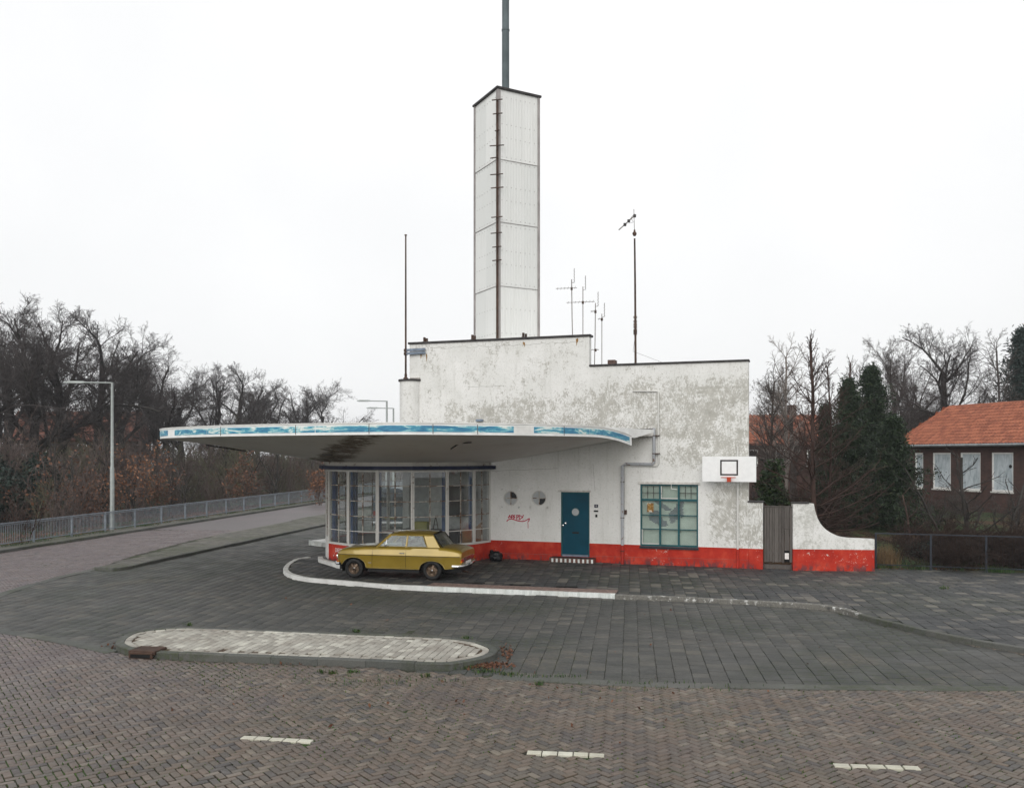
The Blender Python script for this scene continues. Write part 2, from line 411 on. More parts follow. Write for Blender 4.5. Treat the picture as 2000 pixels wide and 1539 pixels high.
CONCRETE = plain('rough_concrete', (0.3, 0.28, 0.26), 0.9, var=0.3, scale=8, bump=0.4)
def pink_concrete():
    m = Mat('pink_aggregate_concrete', (0.2, 0.15, 0.13), 0.85); p = m.pos()
    m.col(m.ramp(m.noise(p, 12, 6, 0.75), [(0.32, (0.08, 0.065, 0.055)), (0.5, (0.2, 0.14, 0.12)), (0.7, (0.34, 0.25, 0.22))])).bump(m.noise(p, 50, 3), 0.6, 0.01); return m.m
PINK = pink_concrete()
GALV = plain('galvanised_steel', (0.3, 0.32, 0.33), 0.5, 0.55, var=0.3, scale=3)
MAST = plain('grey_mast_paint', (0.09, 0.115, 0.125), 0.6, 0.1, var=0.3, scale=1.5)
RUST = plain('rusted_iron', (0.06, 0.035, 0.025), 0.8, var=0.55, scale=4)
PIPE = rusty_white('painted_pipe', (0.42, 0.44, 0.47), 0.6)
PIPE_W = rusty_white('white_painted_pipe', (0.66, 0.66, 0.63), 0.66)
def corrug():
    m = Mat('white_corrugated_cement', (0.7, 0.71, 0.7), 0.75); p = m.pos()
    c = m.ramp(m.rnd(), [(0.0, (0.66, 0.675, 0.665)), (1.0, (0.74, 0.75, 0.74))])
    c = m.mix(m.math('MULTIPLY', m.step(m.noise(m.map(p, (4, 4, 0.25)), 1.5, 5, 0.7), 0.5, 0.75), 0.3), c, (0.5, 0.5, 0.47))
    m.col(c); return m.m
CORR = corrug()
TRIM_G = plain('grey_corner_trim', (0.3, 0.28, 0.275), 0.75, var=0.2, scale=2)
RAILING = plain('pale_blue_railing', (0.22, 0.25, 0.285), 0.5, 0.1, var=0.2)
def wood():
    m = Mat('weathered_grey_plank', (0.1, 0.09, 0.085), 0.85); o = m.obj()
    g = m.noise(m.map(m.pos(), (16, 16, 1.1)), 2.4, 5, 0.7)
    c = m.ramp(g, [(0.3, (0.05, 0.044, 0.04)), (0.55, (0.105, 0.094, 0.088)), (0.75, (0.17, 0.155, 0.145))])
    c = m.mix(0.35, c, m.ramp(m.rnd(), [(0, (0.06, 0.053, 0.047)), (1, (0.17, 0.155, 0.14))]))
    m.col(c).bump(g, 0.4, 0.006); return m.m
WOOD = wood()
BOARD = plain('brown_hardboard', (0.3, 0.15, 0.06), 0.7, var=0.2, scale=3)
YELLOW = plain('yellow_box_card', (0.26, 0.24, 0.04), 0.7, var=0.2)
INNER = plain('interior_wall_paint', (0.5, 0.5, 0.49), 0.8, var=0.15)
INNER_FLOOR = plain('interior_floor', (0.09, 0.09, 0.095), 0.5, var=0.3)
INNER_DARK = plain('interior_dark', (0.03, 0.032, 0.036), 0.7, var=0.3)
def glass(name, tint, rough=0.02, refl=1.0, dust=(0.02, 0.16)):
    m = Mat(name); n, l = m.n, m.l
    n.remove(m.b)
    tr = n.new('ShaderNodeBsdfTransparent'); tr.inputs[0].default_value = (*tint, 1)
    gl = n.new('ShaderNodeBsdfGlossy'); gl.inputs['Roughness'].default_value = rough; gl.inputs[0].default_value = (refl, refl, refl, 1)
    fr = n.new('ShaderNodeFresnel'); fr.inputs[0].default_value = 1.5
    gb = n.new('ShaderNodeNewGeometry'); io = n.new('ShaderNodeMapRange'); io.inputs[3].default_value = 1.5; io.inputs[4].default_value = 1 / 1.5   # a thin sheet: both of its faces reflect alike
    l.new(gb.outputs['Backfacing'], io.inputs[0]); l.new(io.outputs[0], fr.inputs[0])
    df = n.new('ShaderNodeBsdfDiffuse'); df.inputs[0].default_value = (0.5, 0.51, 0.5, 1)
    g = n.new('ShaderNodeNewGeometry'); no = n.new('ShaderNodeTexNoise'); no.inputs['Scale'].default_value = 2.5; no.inputs['Detail'].default_value = 5
    l.new(g.outputs['Position'], no.inputs['Vector'])
    mr = n.new('ShaderNodeMapRange'); mr.inputs[1].default_value = 0.35; mr.inputs[2].default_value = 0.8; mr.inputs[3].default_value = dust[0]; mr.inputs[4].default_value = dust[1]
    l.new(no.outputs[0], mr.inputs[0])
    m1 = n.new('ShaderNodeMixShader'); l.new(mr.outputs[0], m1.inputs[0]); l.new(tr.outputs[0], m1.inputs[1]); l.new(df.outputs[0], m1.inputs[2])   # dust film
    m2 = n.new('ShaderNodeMixShader'); l.new(fr.outputs[0], m2.inputs[0]); l.new(m1.outputs[0], m2.inputs[1]); l.new(gl.outputs[0], m2.inputs[2])
    bp = n.new('ShaderNodeBump'); bp.inputs['Strength'].default_value = 0.04; n2 = n.new('ShaderNodeTexNoise'); n2.inputs['Scale'].default_value = 1.3
    l.new(g.outputs['Position'], n2.inputs['Vector']); l.new(n2.outputs[0], bp.inputs['Height']); l.new(bp.outputs[0], gl.inputs['Normal'])
    l.new(m2.outputs[0], m.out.inputs[0]); return m.m
GLASS = glass('window_glass', (0.95, 0.97, 0.97), dust=(0.02, 0.1))
CAR_GLASS = glass('car_glass', (0.72, 0.78, 0.78), dust=(0.005, 0.03))
FROST = plain('frosted_pane', (0.42, 0.44, 0.45), 0.25, var=0.12)
WHITEWASH = Mat('whitewashed_pane', (0.5, 0.55, 0.58), 0.35)
WHITEWASH.col(WHITEWASH.ramp(WHITEWASH.noise(WHITEWASH.map(WHITEWASH.pos(), (2.5, 2.5, 0.7)), 2.2, 6, 0.7, 0.6), [(0.35, (0.28, 0.33, 0.36)), (0.6, (0.5, 0.55, 0.58))])); WHITEWASH = WHITEWASH.m
def carpaint():
    m = Mat('gold_car_paint', (0.3, 0.2, 0.02), 0.32, 0.35, spec=0.5); p = m.obj()
    m.col(m.ramp(m.noise(p, 1.5, 5, 0.6), [(0.3, (0.23, 0.155, 0.01)), (0.7, (0.3, 0.205, 0.018))]))
    m.rgh(m.ramp(m.noise(p, 6, 4), [(0.3, 0.28), (0.7, 0.42)]))
    m.b.inputs['Coat Weight'].default_value = 0.9; m.b.inputs['Coat Roughness'].default_value = 0.06
    return m.m
CARPAINT = carpaint()
CHROME = plain('chrome', (0.6, 0.6, 0.6), 0.18, 1.0, var=0.1)
RIM = plain('bronze_wheel', (0.12, 0.085, 0.06), 0.45, 0.7, var=0.3)
SEAT = plain('dark_car_seat', (0.025, 0.023, 0.022), 0.8, var=0.2)
TAIL_R = plain('red_lamp_lens', (0.3, 0.015, 0.01), 0.2, var=0.2)
AMBER = plain('amber_lamp_lens', (0.5, 0.14, 0.01), 0.2, var=0.2)
GREY_VAN = plain('grey_van_paint', (0.09, 0.11, 0.13), 0.35, 0.1, var=0.1)
WHITE_BOARD = plain('white_backboard', (0.82, 0.83, 0.83), 0.45, var=0.05)
RED_RIM = plain('red_rim_paint', (0.5, 0.06, 0.02), 0.5, var=0.15)
BLACKLINE = plain('black_line_paint', (0.02, 0.016, 0.016), 0.6, var=0.2)
RED_PIPE = plain('red_pipe_paint', (0.4, 0.03, 0.02), 0.6, var=0.3)
SPRAY = plain('magenta_spray_paint', (0.45, 0.02, 0.06), 0.6, var=0.2)
LETTER = plain('white_letter_paint', (0.75, 0.72, 0.7), 0.6, var=0.1)
BIN_BAG = plain('black_bin_bag', (0.01, 0.011, 0.013), 0.22, var=0.3)
LAMP_G = plain('lamp_post_grey', (0.33, 0.36, 0.35), 0.5, 0.2, var=0.12)
# vegetation
def bark(name, a, b): return plain(name, tuple((x + y) / 2 for x, y in zip(a, b)), 0.9, var=0.35, scale=3)
BARK_OAK = bark('dark_oak_bark', (0.03, 0.027, 0.025), (0.055, 0.05, 0.045))
TWIG_OAK = bark('oak_twigs', (0.055, 0.048, 0.048), (0.09, 0.078, 0.076))
BARK_RED = bark('red_brown_bark', (0.04, 0.026, 0.022), (0.07, 0.042, 0.034))
BARK_BIRCH = bark('pale_birch_bark', (0.16, 0.14, 0.125), (0.25, 0.22, 0.2))
BARK_GREY = bark('grey_brown_bark', (0.05, 0.042, 0.038), (0.085, 0.07, 0.062))
BRUSH = bark('brown_brush_twigs', (0.024, 0.015, 0.012), (0.05, 0.032, 0.024))
BRUSH_L = bark('russet_scrub_twigs', (0.085, 0.066, 0.06), (0.14, 0.106, 0.095))
BRUSH_OLIVE = bark('olive_scrub_twigs', (0.085, 0.085, 0.056), (0.135, 0.13, 0.085))
TWIG_PALE = bark('pale_grey_twigs', (0.07, 0.058, 0.054), (0.11, 0.092, 0.085))
def leafmat(name, stops, rough=0.6):
    m = Mat(name, stops[0][1], rough); m.col(m.ramp(m.rnd(), stops)); return m.m
LEAF_DEAD = leafmat('dead_brown_leaves', [(0, (0.07, 0.034, 0.022)), (0.5, (0.13, 0.06, 0.036)), (1, (0.2, 0.095, 0.055))])
LEAF_ORANGE = leafmat('orange_beech_leaves', [(0, (0.13, 0.055, 0.028)), (0.6, (0.21, 0.095, 0.05)), (1, (0.28, 0.14, 0.075))])
NEEDLE = leafmat('conifer_needles', [(0, (0.01, 0.02, 0.011)), (0.6, (0.02, 0.036, 0.018)), (1, (0.036, 0.055, 0.024))])
NEEDLE_B = leafmat('blue_green_needles', [(0, (0.01, 0.02, 0.017)), (0.6, (0.018, 0.036, 0.03)), (1, (0.03, 0.052, 0.042))])
HOLLY = leafmat('dark_evergreen_leaves', [(0, (0.008, 0.016, 0.013)), (0.6, (0.018, 0.034, 0.027)), (1, (0.04, 0.06, 0.045))], 0.4)
IVY = leafmat('hedge_leaves', [(0, (0.015, 0.03, 0.012)), (1, (0.045, 0.075, 0.025))], 0.5)
MOSS = leafmat('joint_moss', [(0, (0.025, 0.05, 0.01)), (0.7, (0.05, 0.095, 0.02)), (1, (0.1, 0.12, 0.035))])
GRASS = leafmat('grass_blades', [(0, (0.02, 0.045, 0.014)), (0.6, (0.035, 0.08, 0.022)), (1, (0.08, 0.11, 0.04))])
WEED = leafmat('weed_leaves', [(0, (0.02, 0.045, 0.014)), (0.7, (0.05, 0.1, 0.025)), (1, (0.11, 0.1, 0.04))])
REED = leafmat('dry_grass', [(0, (0.12, 0.08, 0.04)), (1, (0.25, 0.17, 0.09))])

# ---------------------------------------------------------------- paving
rng = np.random.default_rng(7)
MAIN = R(-7.8)                                   # direction of the main road, seen from above
def catmull(pts, n=8, closed=False):
    P = [np.array(p, float) for p in pts]; out = []
    N = len(P)
    for i in range(N if closed else N - 1):
        p0 = P[(i - 1) % N] if closed or i > 0 else 2 * P[0] - P[1]
        p1, p2 = P[i], P[(i + 1) % N]
        p3 = P[(i + 2) % N] if closed or i + 2 < N else 2 * P[-1] - P[-2]
        for k in range(n):
            t = k / n
            out.append(0.5 * ((2 * p1) + (-p0 + p2) * t + (2 * p0 - 5 * p1 + 4 * p2 - p3) * t * t + (-p0 + 3 * p1 - 3 * p2 + p3) * t ** 3))
    if not closed: out.append(P[-1])
    return np.array(out)
def inside(P, poly):
    x, y = P[:, 0], P[:, 1]; r = np.zeros(len(P), bool); n = len(poly)
    for i in range(n):
        x1, y1 = poly[i]; x2, y2 = poly[(i + 1) % n]
        if y1 == y2: continue
        c = ((y1 > y) != (y2 > y)) & (x < (x2 - x1) * (y - y1) / (y2 - y1) + x1)
        r ^= c
    return r
def offset_line(P, d):
    P = np.asarray(P, float); T = np.gradient(P, axis=0); T /= np.linalg.norm(T, axis=1)[:, None]
    return P + d * np.stack([-T[:, 1], T[:, 0]], 1)
def resample(P, step):
    P = np.asarray(P, float); d = np.r_[0, np.cumsum(np.linalg.norm(np.diff(P, axis=0), axis=1))]
    n = max(2, int(round(d[-1] / step)) + 1); t = np.linspace(0, d[-1], n)
    return np.stack([np.interp(t, d, P[:, 0]), np.interp(t, d, P[:, 1])], 1)

def in_frame(P, z=0.0, mu=60, mv=30):
    Y = np.maximum(P[:, 1], 0.1); u = U0 + F * P[:, 0] / Y; v = V0 + F * (H - z) / Y
    return (P[:, 1] > 1) & (u > -mu) & (u < 2000 + mu) & (v < 1539 + mv)

def piece_verts(l, w, ch=0.005, th=0.03):
    a, b = l / 2, w / 2
    q = [(-a + ch, -b + ch, 0), (a - ch, -b + ch, 0), (a - ch, b - ch, 0), (-a + ch, b - ch, 0),
         (-a, -b, -ch), (a, -b, -ch), (a, b, -ch), (-a, b, -ch), (-a, -b, -th), (a, -b, -th), (a, b, -th), (-a, b, -th)]
    f = [(0, 1, 2, 3)] + [(4 + i, 4 + (i + 1) % 4, (i + 1) % 4, i) for i in range(4)] + [(8 + i, 8 + (i + 1) % 4, 4 + (i + 1) % 4, 4 + i) for i in range(4)]
    return np.array(q, float), np.array(f)
def lay(parent, name, C, A, l, w, z, mat, gap=0.008, n_ind=300, jz=0.0025, jr=0.8, tilt=0.6, th=0.05):
    "C centres (N,2), A angles; the largest in view become objects of their own, the rest one joined part"
    N = len(C)
    A = A + rng.normal(0, R(jr), N); zz = z + rng.normal(0, jz, N); tx, ty = rng.normal(0, R(tilt), (2, N))
    C = C + rng.normal(0, 0.0012, C.shape)
    def wave(x, y): return 0.008 * (np.sin(0.9 * x + 0.3) * np.sin(1.1 * y) + 0.6 * np.sin(2.3 * x + 1.7 * y) * np.sin(0.7 * y + x))      # old paving has settled unevenly
    wx_, wy_ = (wave(C[:, 0] + 0.05, C[:, 1]) - wave(C[:, 0] - 0.05, C[:, 1])) / 0.1, (wave(C[:, 0], C[:, 1] + 0.05) - wave(C[:, 0], C[:, 1] - 0.05)) / 0.1
    zz = zz + wave(C[:, 0], C[:, 1]) - 0.004
    ca_, sa_ = np.cos(A), np.sin(A); tx = tx + (-wx_ * sa_ + wy_ * ca_); ty = ty - (wx_ * ca_ + wy_ * sa_)
    q, f = piece_verts(l - gap, w - gap, th=th)
    vis = in_frame(C, z, 0, 0)
    order = np.argsort(np.where(vis, C[:, 1], 1e6 + C[:, 1]))
    ind, rest = order[:n_ind], order[n_ind:]
    meshes = []
    for k in range(3):
        me = bpy.data.meshes.new(name); qq = q.copy()
        if k: qq[:8, :2] *= 1 - 0.02 * k; qq[:4, 2] += rng.normal(0, 0.0006, 4)
        me.from_pydata(qq.tolist(), [], f.tolist()); me.materials.append(mat); meshes.append(me)
    for i in ind:
        o = bpy.data.objects.new(name, meshes[int(i) % 3]); o.parent = parent
        o.location = (C[i, 0], C[i, 1], zz[i]); o.rotation_euler = (tx[i], ty[i], A[i]); COL.objects.link(o)
    if len(rest):
        c, s = np.cos(A[rest]), np.sin(A[rest])
        X = q[None, :, 0] * c[:, None] - q[None, :, 1] * s[:, None] + C[rest, 0:1]
        Yv = q[None, :, 0] * s[:, None] + q[None, :, 1] * c[:, None] + C[rest, 1:2]
        Z = q[None, :, 2] + zz[rest][:, None] + q[None, :, 1] * tx[rest][:, None] - q[None, :, 0] * ty[rest][:, None]
        V = np.stack([X, Yv, Z], -1).reshape(-1, 3)
        Fq = (f[None] + (np.arange(len(rest)) * 12)[:, None, None]).reshape(-1, 4)
        tag(link(name + '_field', np_mesh(name + '_field', V, Fq), mat, parent), kind='stuff')
def herring(x0, x1, y0, y1, w=0.1, ang=MAIN + R(45)):
    c = np.array([(x0 + x1) / 2, (y0 + y1) / 2]); r = math.hypot(x1 - x0, y1 - y0) / 2 + 1
    n = int(r / w) + 4; C, A = [], []
    rr = np.arange(-n, n)
    for row in rr:
        xs = np.arange(-n - 4, n + 4, 4) - ((-n - 4 - row) % 4) + 4 - 4
        xs = xs - ((xs - row) % 4)
        C.append(np.stack([(xs + 1) * w, np.full(len(xs), (row + 0.5) * w)], 1)); A.append(np.zeros(len(xs)))
        C.append(np.stack([(xs + 3.5) * w, np.full(len(xs), (row + 1) * w)], 1)); A.append(np.full(len(xs), math.pi / 2))
    C = np.concatenate(C); A = np.concatenate(A)
    co, si = math.cos(ang), math.sin(ang)
    C = np.stack([C[:, 0] * co - C[:, 1] * si, C[:, 0] * si + C[:, 1] * co], 1) + c
    k = (C[:, 0] > x0) & (C[:, 0] < x1) & (C[:, 1] > y0) & (C[:, 1] < y1)
    return C[k], A[k] + ang
def bond(x0, x1, y0, y1, l, w, ang, origin=(0, 0)):
    "columns of pieces that run along the second axis, every other column shifted by half"
    c = np.array([(x0 + x1) / 2, (y0 + y1) / 2]); r = math.hypot(x1 - x0, y1 - y0) / 2 + 1
    nx, ny = int(r / w) + 2, int(r / l) + 2
    i, j = np.meshgrid(np.arange(-nx, nx), np.arange(-ny, ny), indexing='ij')
    X = i * w; Yy = (j + 0.5 * (i % 2)) * l
    co, si = math.cos(ang), math.sin(ang)
    C = np.stack([(X * co - Yy * si).ravel(), (X * si + Yy * co).ravel()], 1) + c
    k = (C[:, 0] > x0) & (C[:, 0] < x1) & (C[:, 1] > y0) & (C[:, 1] < y1)
    return C[k], np.full(k.sum(), ang)
def sheet(name, poly, z, mat, kind='structure', parent=None):
    me = bpy.data.meshes.new(name); bm = bmesh.new()
    vs = [bm.verts.new((p[0], p[1], z)) for p in poly]; f = bm.faces.new(vs)
    f.normal_update()
    if f.normal.z < 0: f.normal_flip()
    bmesh.ops.triangulate(bm, faces=[f]); bm.to_mesh(me); bm.free()
    o = link(name, me, mat, parent)
    return tag(o, kind=kind) if kind else o
def kerb(parent, name, line, width, z0, z1, mat, step=1.0, gap=0.006, side=1, bevel=0.012):
    "one stone after another along the line; the line is the outer top edge"
    L = resample(line, 0.1); d = np.r_[0, np.cumsum(np.linalg.norm(np.diff(L, axis=0), axis=1))]
    I = offset_line(L, side * width)
    n = max(1, int(round(d[-1] / step)))
    for k in range(n):
        a, b = d[-1] * k / n + gap / 2, d[-1] * (k + 1) / n - gap / 2
        t = np.linspace(a, b, 5 if step > 0.3 else 2)
        o_ = np.stack([np.interp(t, d, L[:, 0]), np.interp(t, d, L[:, 1])], 1); i_ = np.stack([np.interp(t, d, I[:, 0]), np.interp(t, d, I[:, 1])], 1)
        dz = rng.normal(0, 0.004) if step > 0.3 else rng.normal(0, 0.001)
        vs = []; m_ = len(t)
        for p, q in zip(o_, i_):
            e = (q - p) / np.linalg.norm(q - p) * bevel
            vs += [(*p, z0), (*p, z1 - bevel + dz), (*(p + e), z1 + dz), (*q, z1 + dz), (*q, z0)]
        fs = []
        for s in range(m_ - 1):
            for r in range(4): fs.append((s * 5 + r, s * 5 + r + 1, s * 5 + 5 + r + 1, s * 5 + 5 + r))
        fs += [(0, 1, 2, 3, 4), tuple((m_ - 1) * 5 + r for r in (4, 3, 2, 1, 0))]
        MB().add(vs, fs).build(name, mat, parent, fix=True)

# outlines on the ground, all at their real level
median_low = [gp(u, v) for u, v in ((184, 1113), (224, 1115), (255, 1111), (350, 1089), (406, 1077), (520, 1052), (637, 1027))]
d_ = np.array(median_low[-1]) - np.array(median_low[-2]); d_ /= np.linalg.norm(d_)
median_low = [np.array(p) for p in median_low] + [np.array(median_low[-1]) + d_ * 40]
median_up = [gp(u, v) for u, v in ((190, 1109), (264, 1084), (377, 1054), (637, 1004))]
d2_ = np.array(median_up[-1]) - np.array(median_up[-2]); d2_ /= np.linalg.norm(d2_)
median_up = [np.array(p) for p in median_up] + [np.array(median_up[-1]) + d2_ * 10]
road_edge = [gp(u, v) for u, v in ((960, 1321), (1130, 1331), (1300, 1338), (1650, 1343), (2000, 1345), (2150, 1346))]
isl_l = [gp(u, v) for u, v in ((225, 1272), (110, 1249), (0, 1231), (-60, 1219))]
up_l = [gp(u, v) for u, v in ((-60, 1190), (0, 1163), (60, 1143), (120, 1127), (184, 1112))]
K = 0.10
plat = [gp(u, v, K) for u, v in ((600, 1088), (577, 1092), (561, 1100), (553, 1111), (559, 1119), (574, 1124.5), (600, 1129.5), (645, 1133.5), (764, 1143), (829, 1146))]
plat2 = [gp(u, v, K) for u, v in ((829, 1146), (1000, 1153), (1201, 1161))]
plat3 = [gp(u, v, K) for u, v in ((1201, 1162), (1300, 1166), (1433, 1172), (1513, 1176.5), (1597, 1182), (1640, 1188), (1676, 1199))]
plat4 = [gp(u, v, K) for u, v in ((1676, 1199), (1730, 1213.5), (1860, 1243), (2000, 1266), (2120, 1288))]
platc = catmull(plat, 6)
pl2, pl3, pl4 = catmull(plat2, 6), catmull(plat3, 6), catmull(plat4, 6)
plat_line = np.concatenate([platc, pl2[1:], pl3[1:], pl4[1:]])
fore = np.concatenate([catmull(up_l, 5), np.array(median_low), np.array([[8, 95], [12, 60], [8, 36], [-1, 33.5]]), np.array([gp(640, 1080, K)]),
                       plat_line, np.array([[13, 17], [14, 14.2]]), np.array(road_edge[::-1]), np.array(isl_l)])

# railing line along the far side of the left road
RA = np.array(gp(0, 1068, K)); RB = np.array(gp(637, 975, K)); rd = (RB - RA) / np.linalg.norm(RB - RA); rn = np.array([rd[1], -rd[0]])   # rn points to the road
def rail_pt(t): return RA + rd * t
kerb_left = [rail_pt(t) + rn * 1.0 for t in (-22, -10, 0, 10, 25, 40, 60, 90)]

# the ground itself: one sheet out to the horizon
def smooth(x, a, b):
    t = np.clip((x - a) / (b - a), 0, 1); return t * t * (3 - 2 * t)
FE0 = np.array(gp(1708, 1109, 0.1)); FE1 = np.array(gp(2060, 1122, 0.1))     # low fence line on the right
def ground_z(X, Y):
    z = np.full(np.shape(X), -0.06)
    side = (X - RA[0]) * (-rn[0]) + (Y - RA[1]) * (-rn[1])         # metres beyond the railing
    z = z + smooth(side, -0.3, 0.1) * 0.12 - smooth(side, 0.6, 9.0) * 0.75 + smooth(side, 14, 60) * 0.6
    fd = (FE1 - FE0) / np.linalg.norm(FE1 - FE0); fn = np.array([-fd[1], fd[0]])
    back = (X - FE0[0]) * fn[0] + (Y - FE0[1]) * fn[1]; along = (X - FE0[0]) * fd[0] + (Y - FE0[1]) * fd[1]
    g = smooth(X, 7.6, 9.6) * smooth(back, 0.1, 0.4)
    z = z + g * (0.15 + 0.5 * smooth(back, 2.0, 14.0))
    z = z + 0.85 * np.exp(-(((along + 2.6) / 2.3) ** 2 + ((back - 1.6) / 1.8) ** 2)) * smooth(X, 8.6, 10.0) * smooth(back, 0.15, 0.9)
    return z
gx = np.unique(np.concatenate([np.linspace(-900, -80, 12), np.linspace(-80, 60, 181), np.linspace(60, 900, 12)]))
gy = np.unique(np.concatenate([np.linspace(-60, 0, 6), np.linspace(0, 90, 151), np.linspace(90, 200, 40), np.linspace(200, 1500, 14)]))
GX, GY = np.meshgrid(gx, gy)
GZ = ground_z(GX, GY); nx_ = len(gx)
idx = np.arange(len(gy) * nx_).reshape(len(gy), nx_)
Fg = np.stack([idx[:-1, :-1], idx[:-1, 1:], idx[1:, 1:], idx[1:, :-1]], -1).reshape(-1, 4)
tag(link('ground', np_mesh('ground', np.stack([GX, GY, GZ], -1).reshape(-1, 3), Fg, True), SOIL), kind='structure')

# main road with the junction on the left, clay bricks in herringbone bond
far = 44.0
road_poly = [(-60, 5), (40, 5), (40, 16), (-8, 16.6), (10, 98)] + [tuple(p) for p in reversed([rail_pt(t) + rn * 1.0 for t in (-60, -22, -10, 0, 10, 25, 40, 60, 75)])]
road_poly = [(-70, 4), (40, 4), (40, 17), (0, 17.5), (-9, 28), (14, 100)] + [tuple(rail_pt(t) + rn * 0.95) for t in (75, 40, 10, 0, -10, -22, -60)]
road = sheet('road', road_poly, -0.022, JOINT_ROAD)
C, A = herring(-30, 12, 8.8, far + 2)
k = in_frame(C, 0, 70, 40) & ~inside(C, fore) & inside(C, road_poly)
med_poly = np.concatenate([np.array(median_low), np.array(median_up)[::-1]])
k &= ~inside(C, med_poly) & (C[:, 1] < far)
isl_c = np.array([gp(235, 1254, 0.12), gp(965, 1274, 0.12)])
# island: stadium outline from its kerb
isl_px = ((226, 1256), (236, 1243), (262, 1232), (310, 1226), (380, 1223.5), (600, 1232), (800, 1239), (880, 1243), (935, 1251), (966, 1262), (972, 1270), (955, 1281), (915, 1290), (860, 1296),
          (740, 1291), (560, 1283), (400, 1277), (300, 1272), (250, 1267))
isl = catmull([gp(u, v, 0.12) for u, v in isl_px], 4, True)
k &= ~inside(C, isl)
# dashes of white bricks in the road
dash_c, dash_a = [], []
for (ua, va), (ub, vb) in (((472, 1440), (610, 1447)), ((1028, 1469), (1181, 1474.5)), ((1627, 1494), (1798, 1501))):
    a, b = np.array(gp(ua, va)), np.array(gp(ub, vb))
    for q in range(5): dash_c.append(a + (b - a) * (q + 0.5) / 5); dash_a.append(math.atan2(b[1] - a[1], b[0] - a[0]))
dash_c = np.array(dash_c); dash_l = np.linalg.norm(np.array(gp(610, 1447)) - np.array(gp(472, 1440))) / 5
for q, a in zip(dash_c, dash_a):
    D = C - q; along = D[:, 0] * math.cos(a) + D[:, 1] * math.sin(a); ac = -D[:, 0] * math.sin(a) + D[:, 1] * math.cos(a)
    k &= ~((abs(along) < dash_l * 0.5) & (abs(ac) < 0.075))
near_c, near_a = C[k][C[k][:, 1] < 22], A[k][C[k][:, 1] < 22]
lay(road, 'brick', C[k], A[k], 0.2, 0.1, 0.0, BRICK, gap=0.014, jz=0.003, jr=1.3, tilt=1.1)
lay(road, 'marking_brick', dash_c, np.array(dash_a), dash_l, 0.13, 0.012, MARK, gap=0.012, jz=0.001)
far_poly = [p for p in ((-22, far - 0.2), (-9, far - 0.2))]
fr = [tuple(rail_pt(t) + rn * 0.95) for t in (9.5, 25, 40, 60, 75)]
mu = np.array(median_up)
k0 = np.array([np.interp(far - 0.3, mu[:, 1], mu[:, 0]), far - 0.3])
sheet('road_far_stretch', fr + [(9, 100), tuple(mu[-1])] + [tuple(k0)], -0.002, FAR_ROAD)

# forecourt of square concrete pavers
forecourt = sheet('forecourt', [tuple(p) for p in fore], -0.02, JOINT_PAVER)
C, A = bond(-20, 14, 13.5, 62, 0.3, 0.3, MAIN)
k = in_frame(C, 0, 60, 30) & inside(C, fore) & ~inside(C, isl)
lay(forecourt, 'paver', C[k], A[k], 0.3, 0.3, 0.0, PAVER, gap=0.0055, jz=0.002, jr=0.5, tilt=0.35)
# flush band between forecourt and road
band = empty('border_band'); band['kind'] = 'structure'
for ln in (catmull([(p[0], p[1]) for p in road_edge], 5), catmull([gp(u, v) for u, v in ((222, 1273), (110, 1249), (0, 1231), (-60, 1219))], 5), catmull(up_l, 5)):
    kerb(band, 'band_stone', offset_line(ln, -0.13), 0.3, -0.02, 0.007, KERB, step=1.0, side=1, bevel=0.003)

# traffic island
island = sheet('traffic_island', [tuple(p) for p in offset_line(np.vstack([isl, isl[:1]]), 0.0)[:-1]], 0.09, JOINT_COBBLE)
area2 = sum(isl[i][0] * isl[(i + 1) % len(isl)][1] - isl[(i + 1) % len(isl)][0] * isl[i][1] for i in range(len(isl)))
sgn = 1 if area2 > 0 else -1
isl_closed = np.vstack([isl, isl[:1]])
inner = offset_line(isl_closed, sgn * 0.17)
k_isl = [p for p in isl_closed]
kerb(island, 'kerb_stone', isl_closed, 0.15, -0.03, 0.115, KERB, step=0.92, side=sgn)
ring = offset_line(isl_closed, sgn * 0.225)
rl = resample(ring, 0.2); T = np.gradient(rl, axis=0)
in2 = offset_line(isl_closed, sgn * 0.3)
C, A = bond(-10, 1, 15, 21, 0.2, 0.135, MAIN - R(3))
k = inside(C, [tuple(p) for p in offset_line(isl_closed, sgn * 0.35)[:-1]])
C2 = np.concatenate([C[k], rl[:-1]]); A2 = np.concatenate([A[k], np.arctan2(T[:-1, 1], T[:-1, 0]) + math.pi / 2])
hole = gp(288, 1268, 0.12)
kk = np.hypot(C2[:, 0] - hole[0], C2[:, 1] - hole[1]) > 0.36
kk &= rng.random(len(C2)) > 0.006
lay(island, 'cobble', C2[kk], A2[kk], 0.135, 0.2, 0.118, COBBLE, gap=0.009, jz=0.002, jr=1.2, tilt=0.6)
# gully in the island's kerb
gl = thing('street_gully', 'rusty iron gully cover set in the kerb at the left end of the island', 'drain', (hole[0], hole[1], 0), R(-9))
MB().box(-0.27, 0.27, -0.2, 0.22, 0.06, 0.135).build('cover', RUST, gl, bevel=0.01)
MB().box(-0.24, 0.24, -0.24, -0.2, 0.0, 0.115).build('grate_frame', RUST, gl, bevel=0.008)
MB().box(-0.2, 0.2, -0.245, -0.235, 0.015, 0.08).build('opening', VOID, gl)

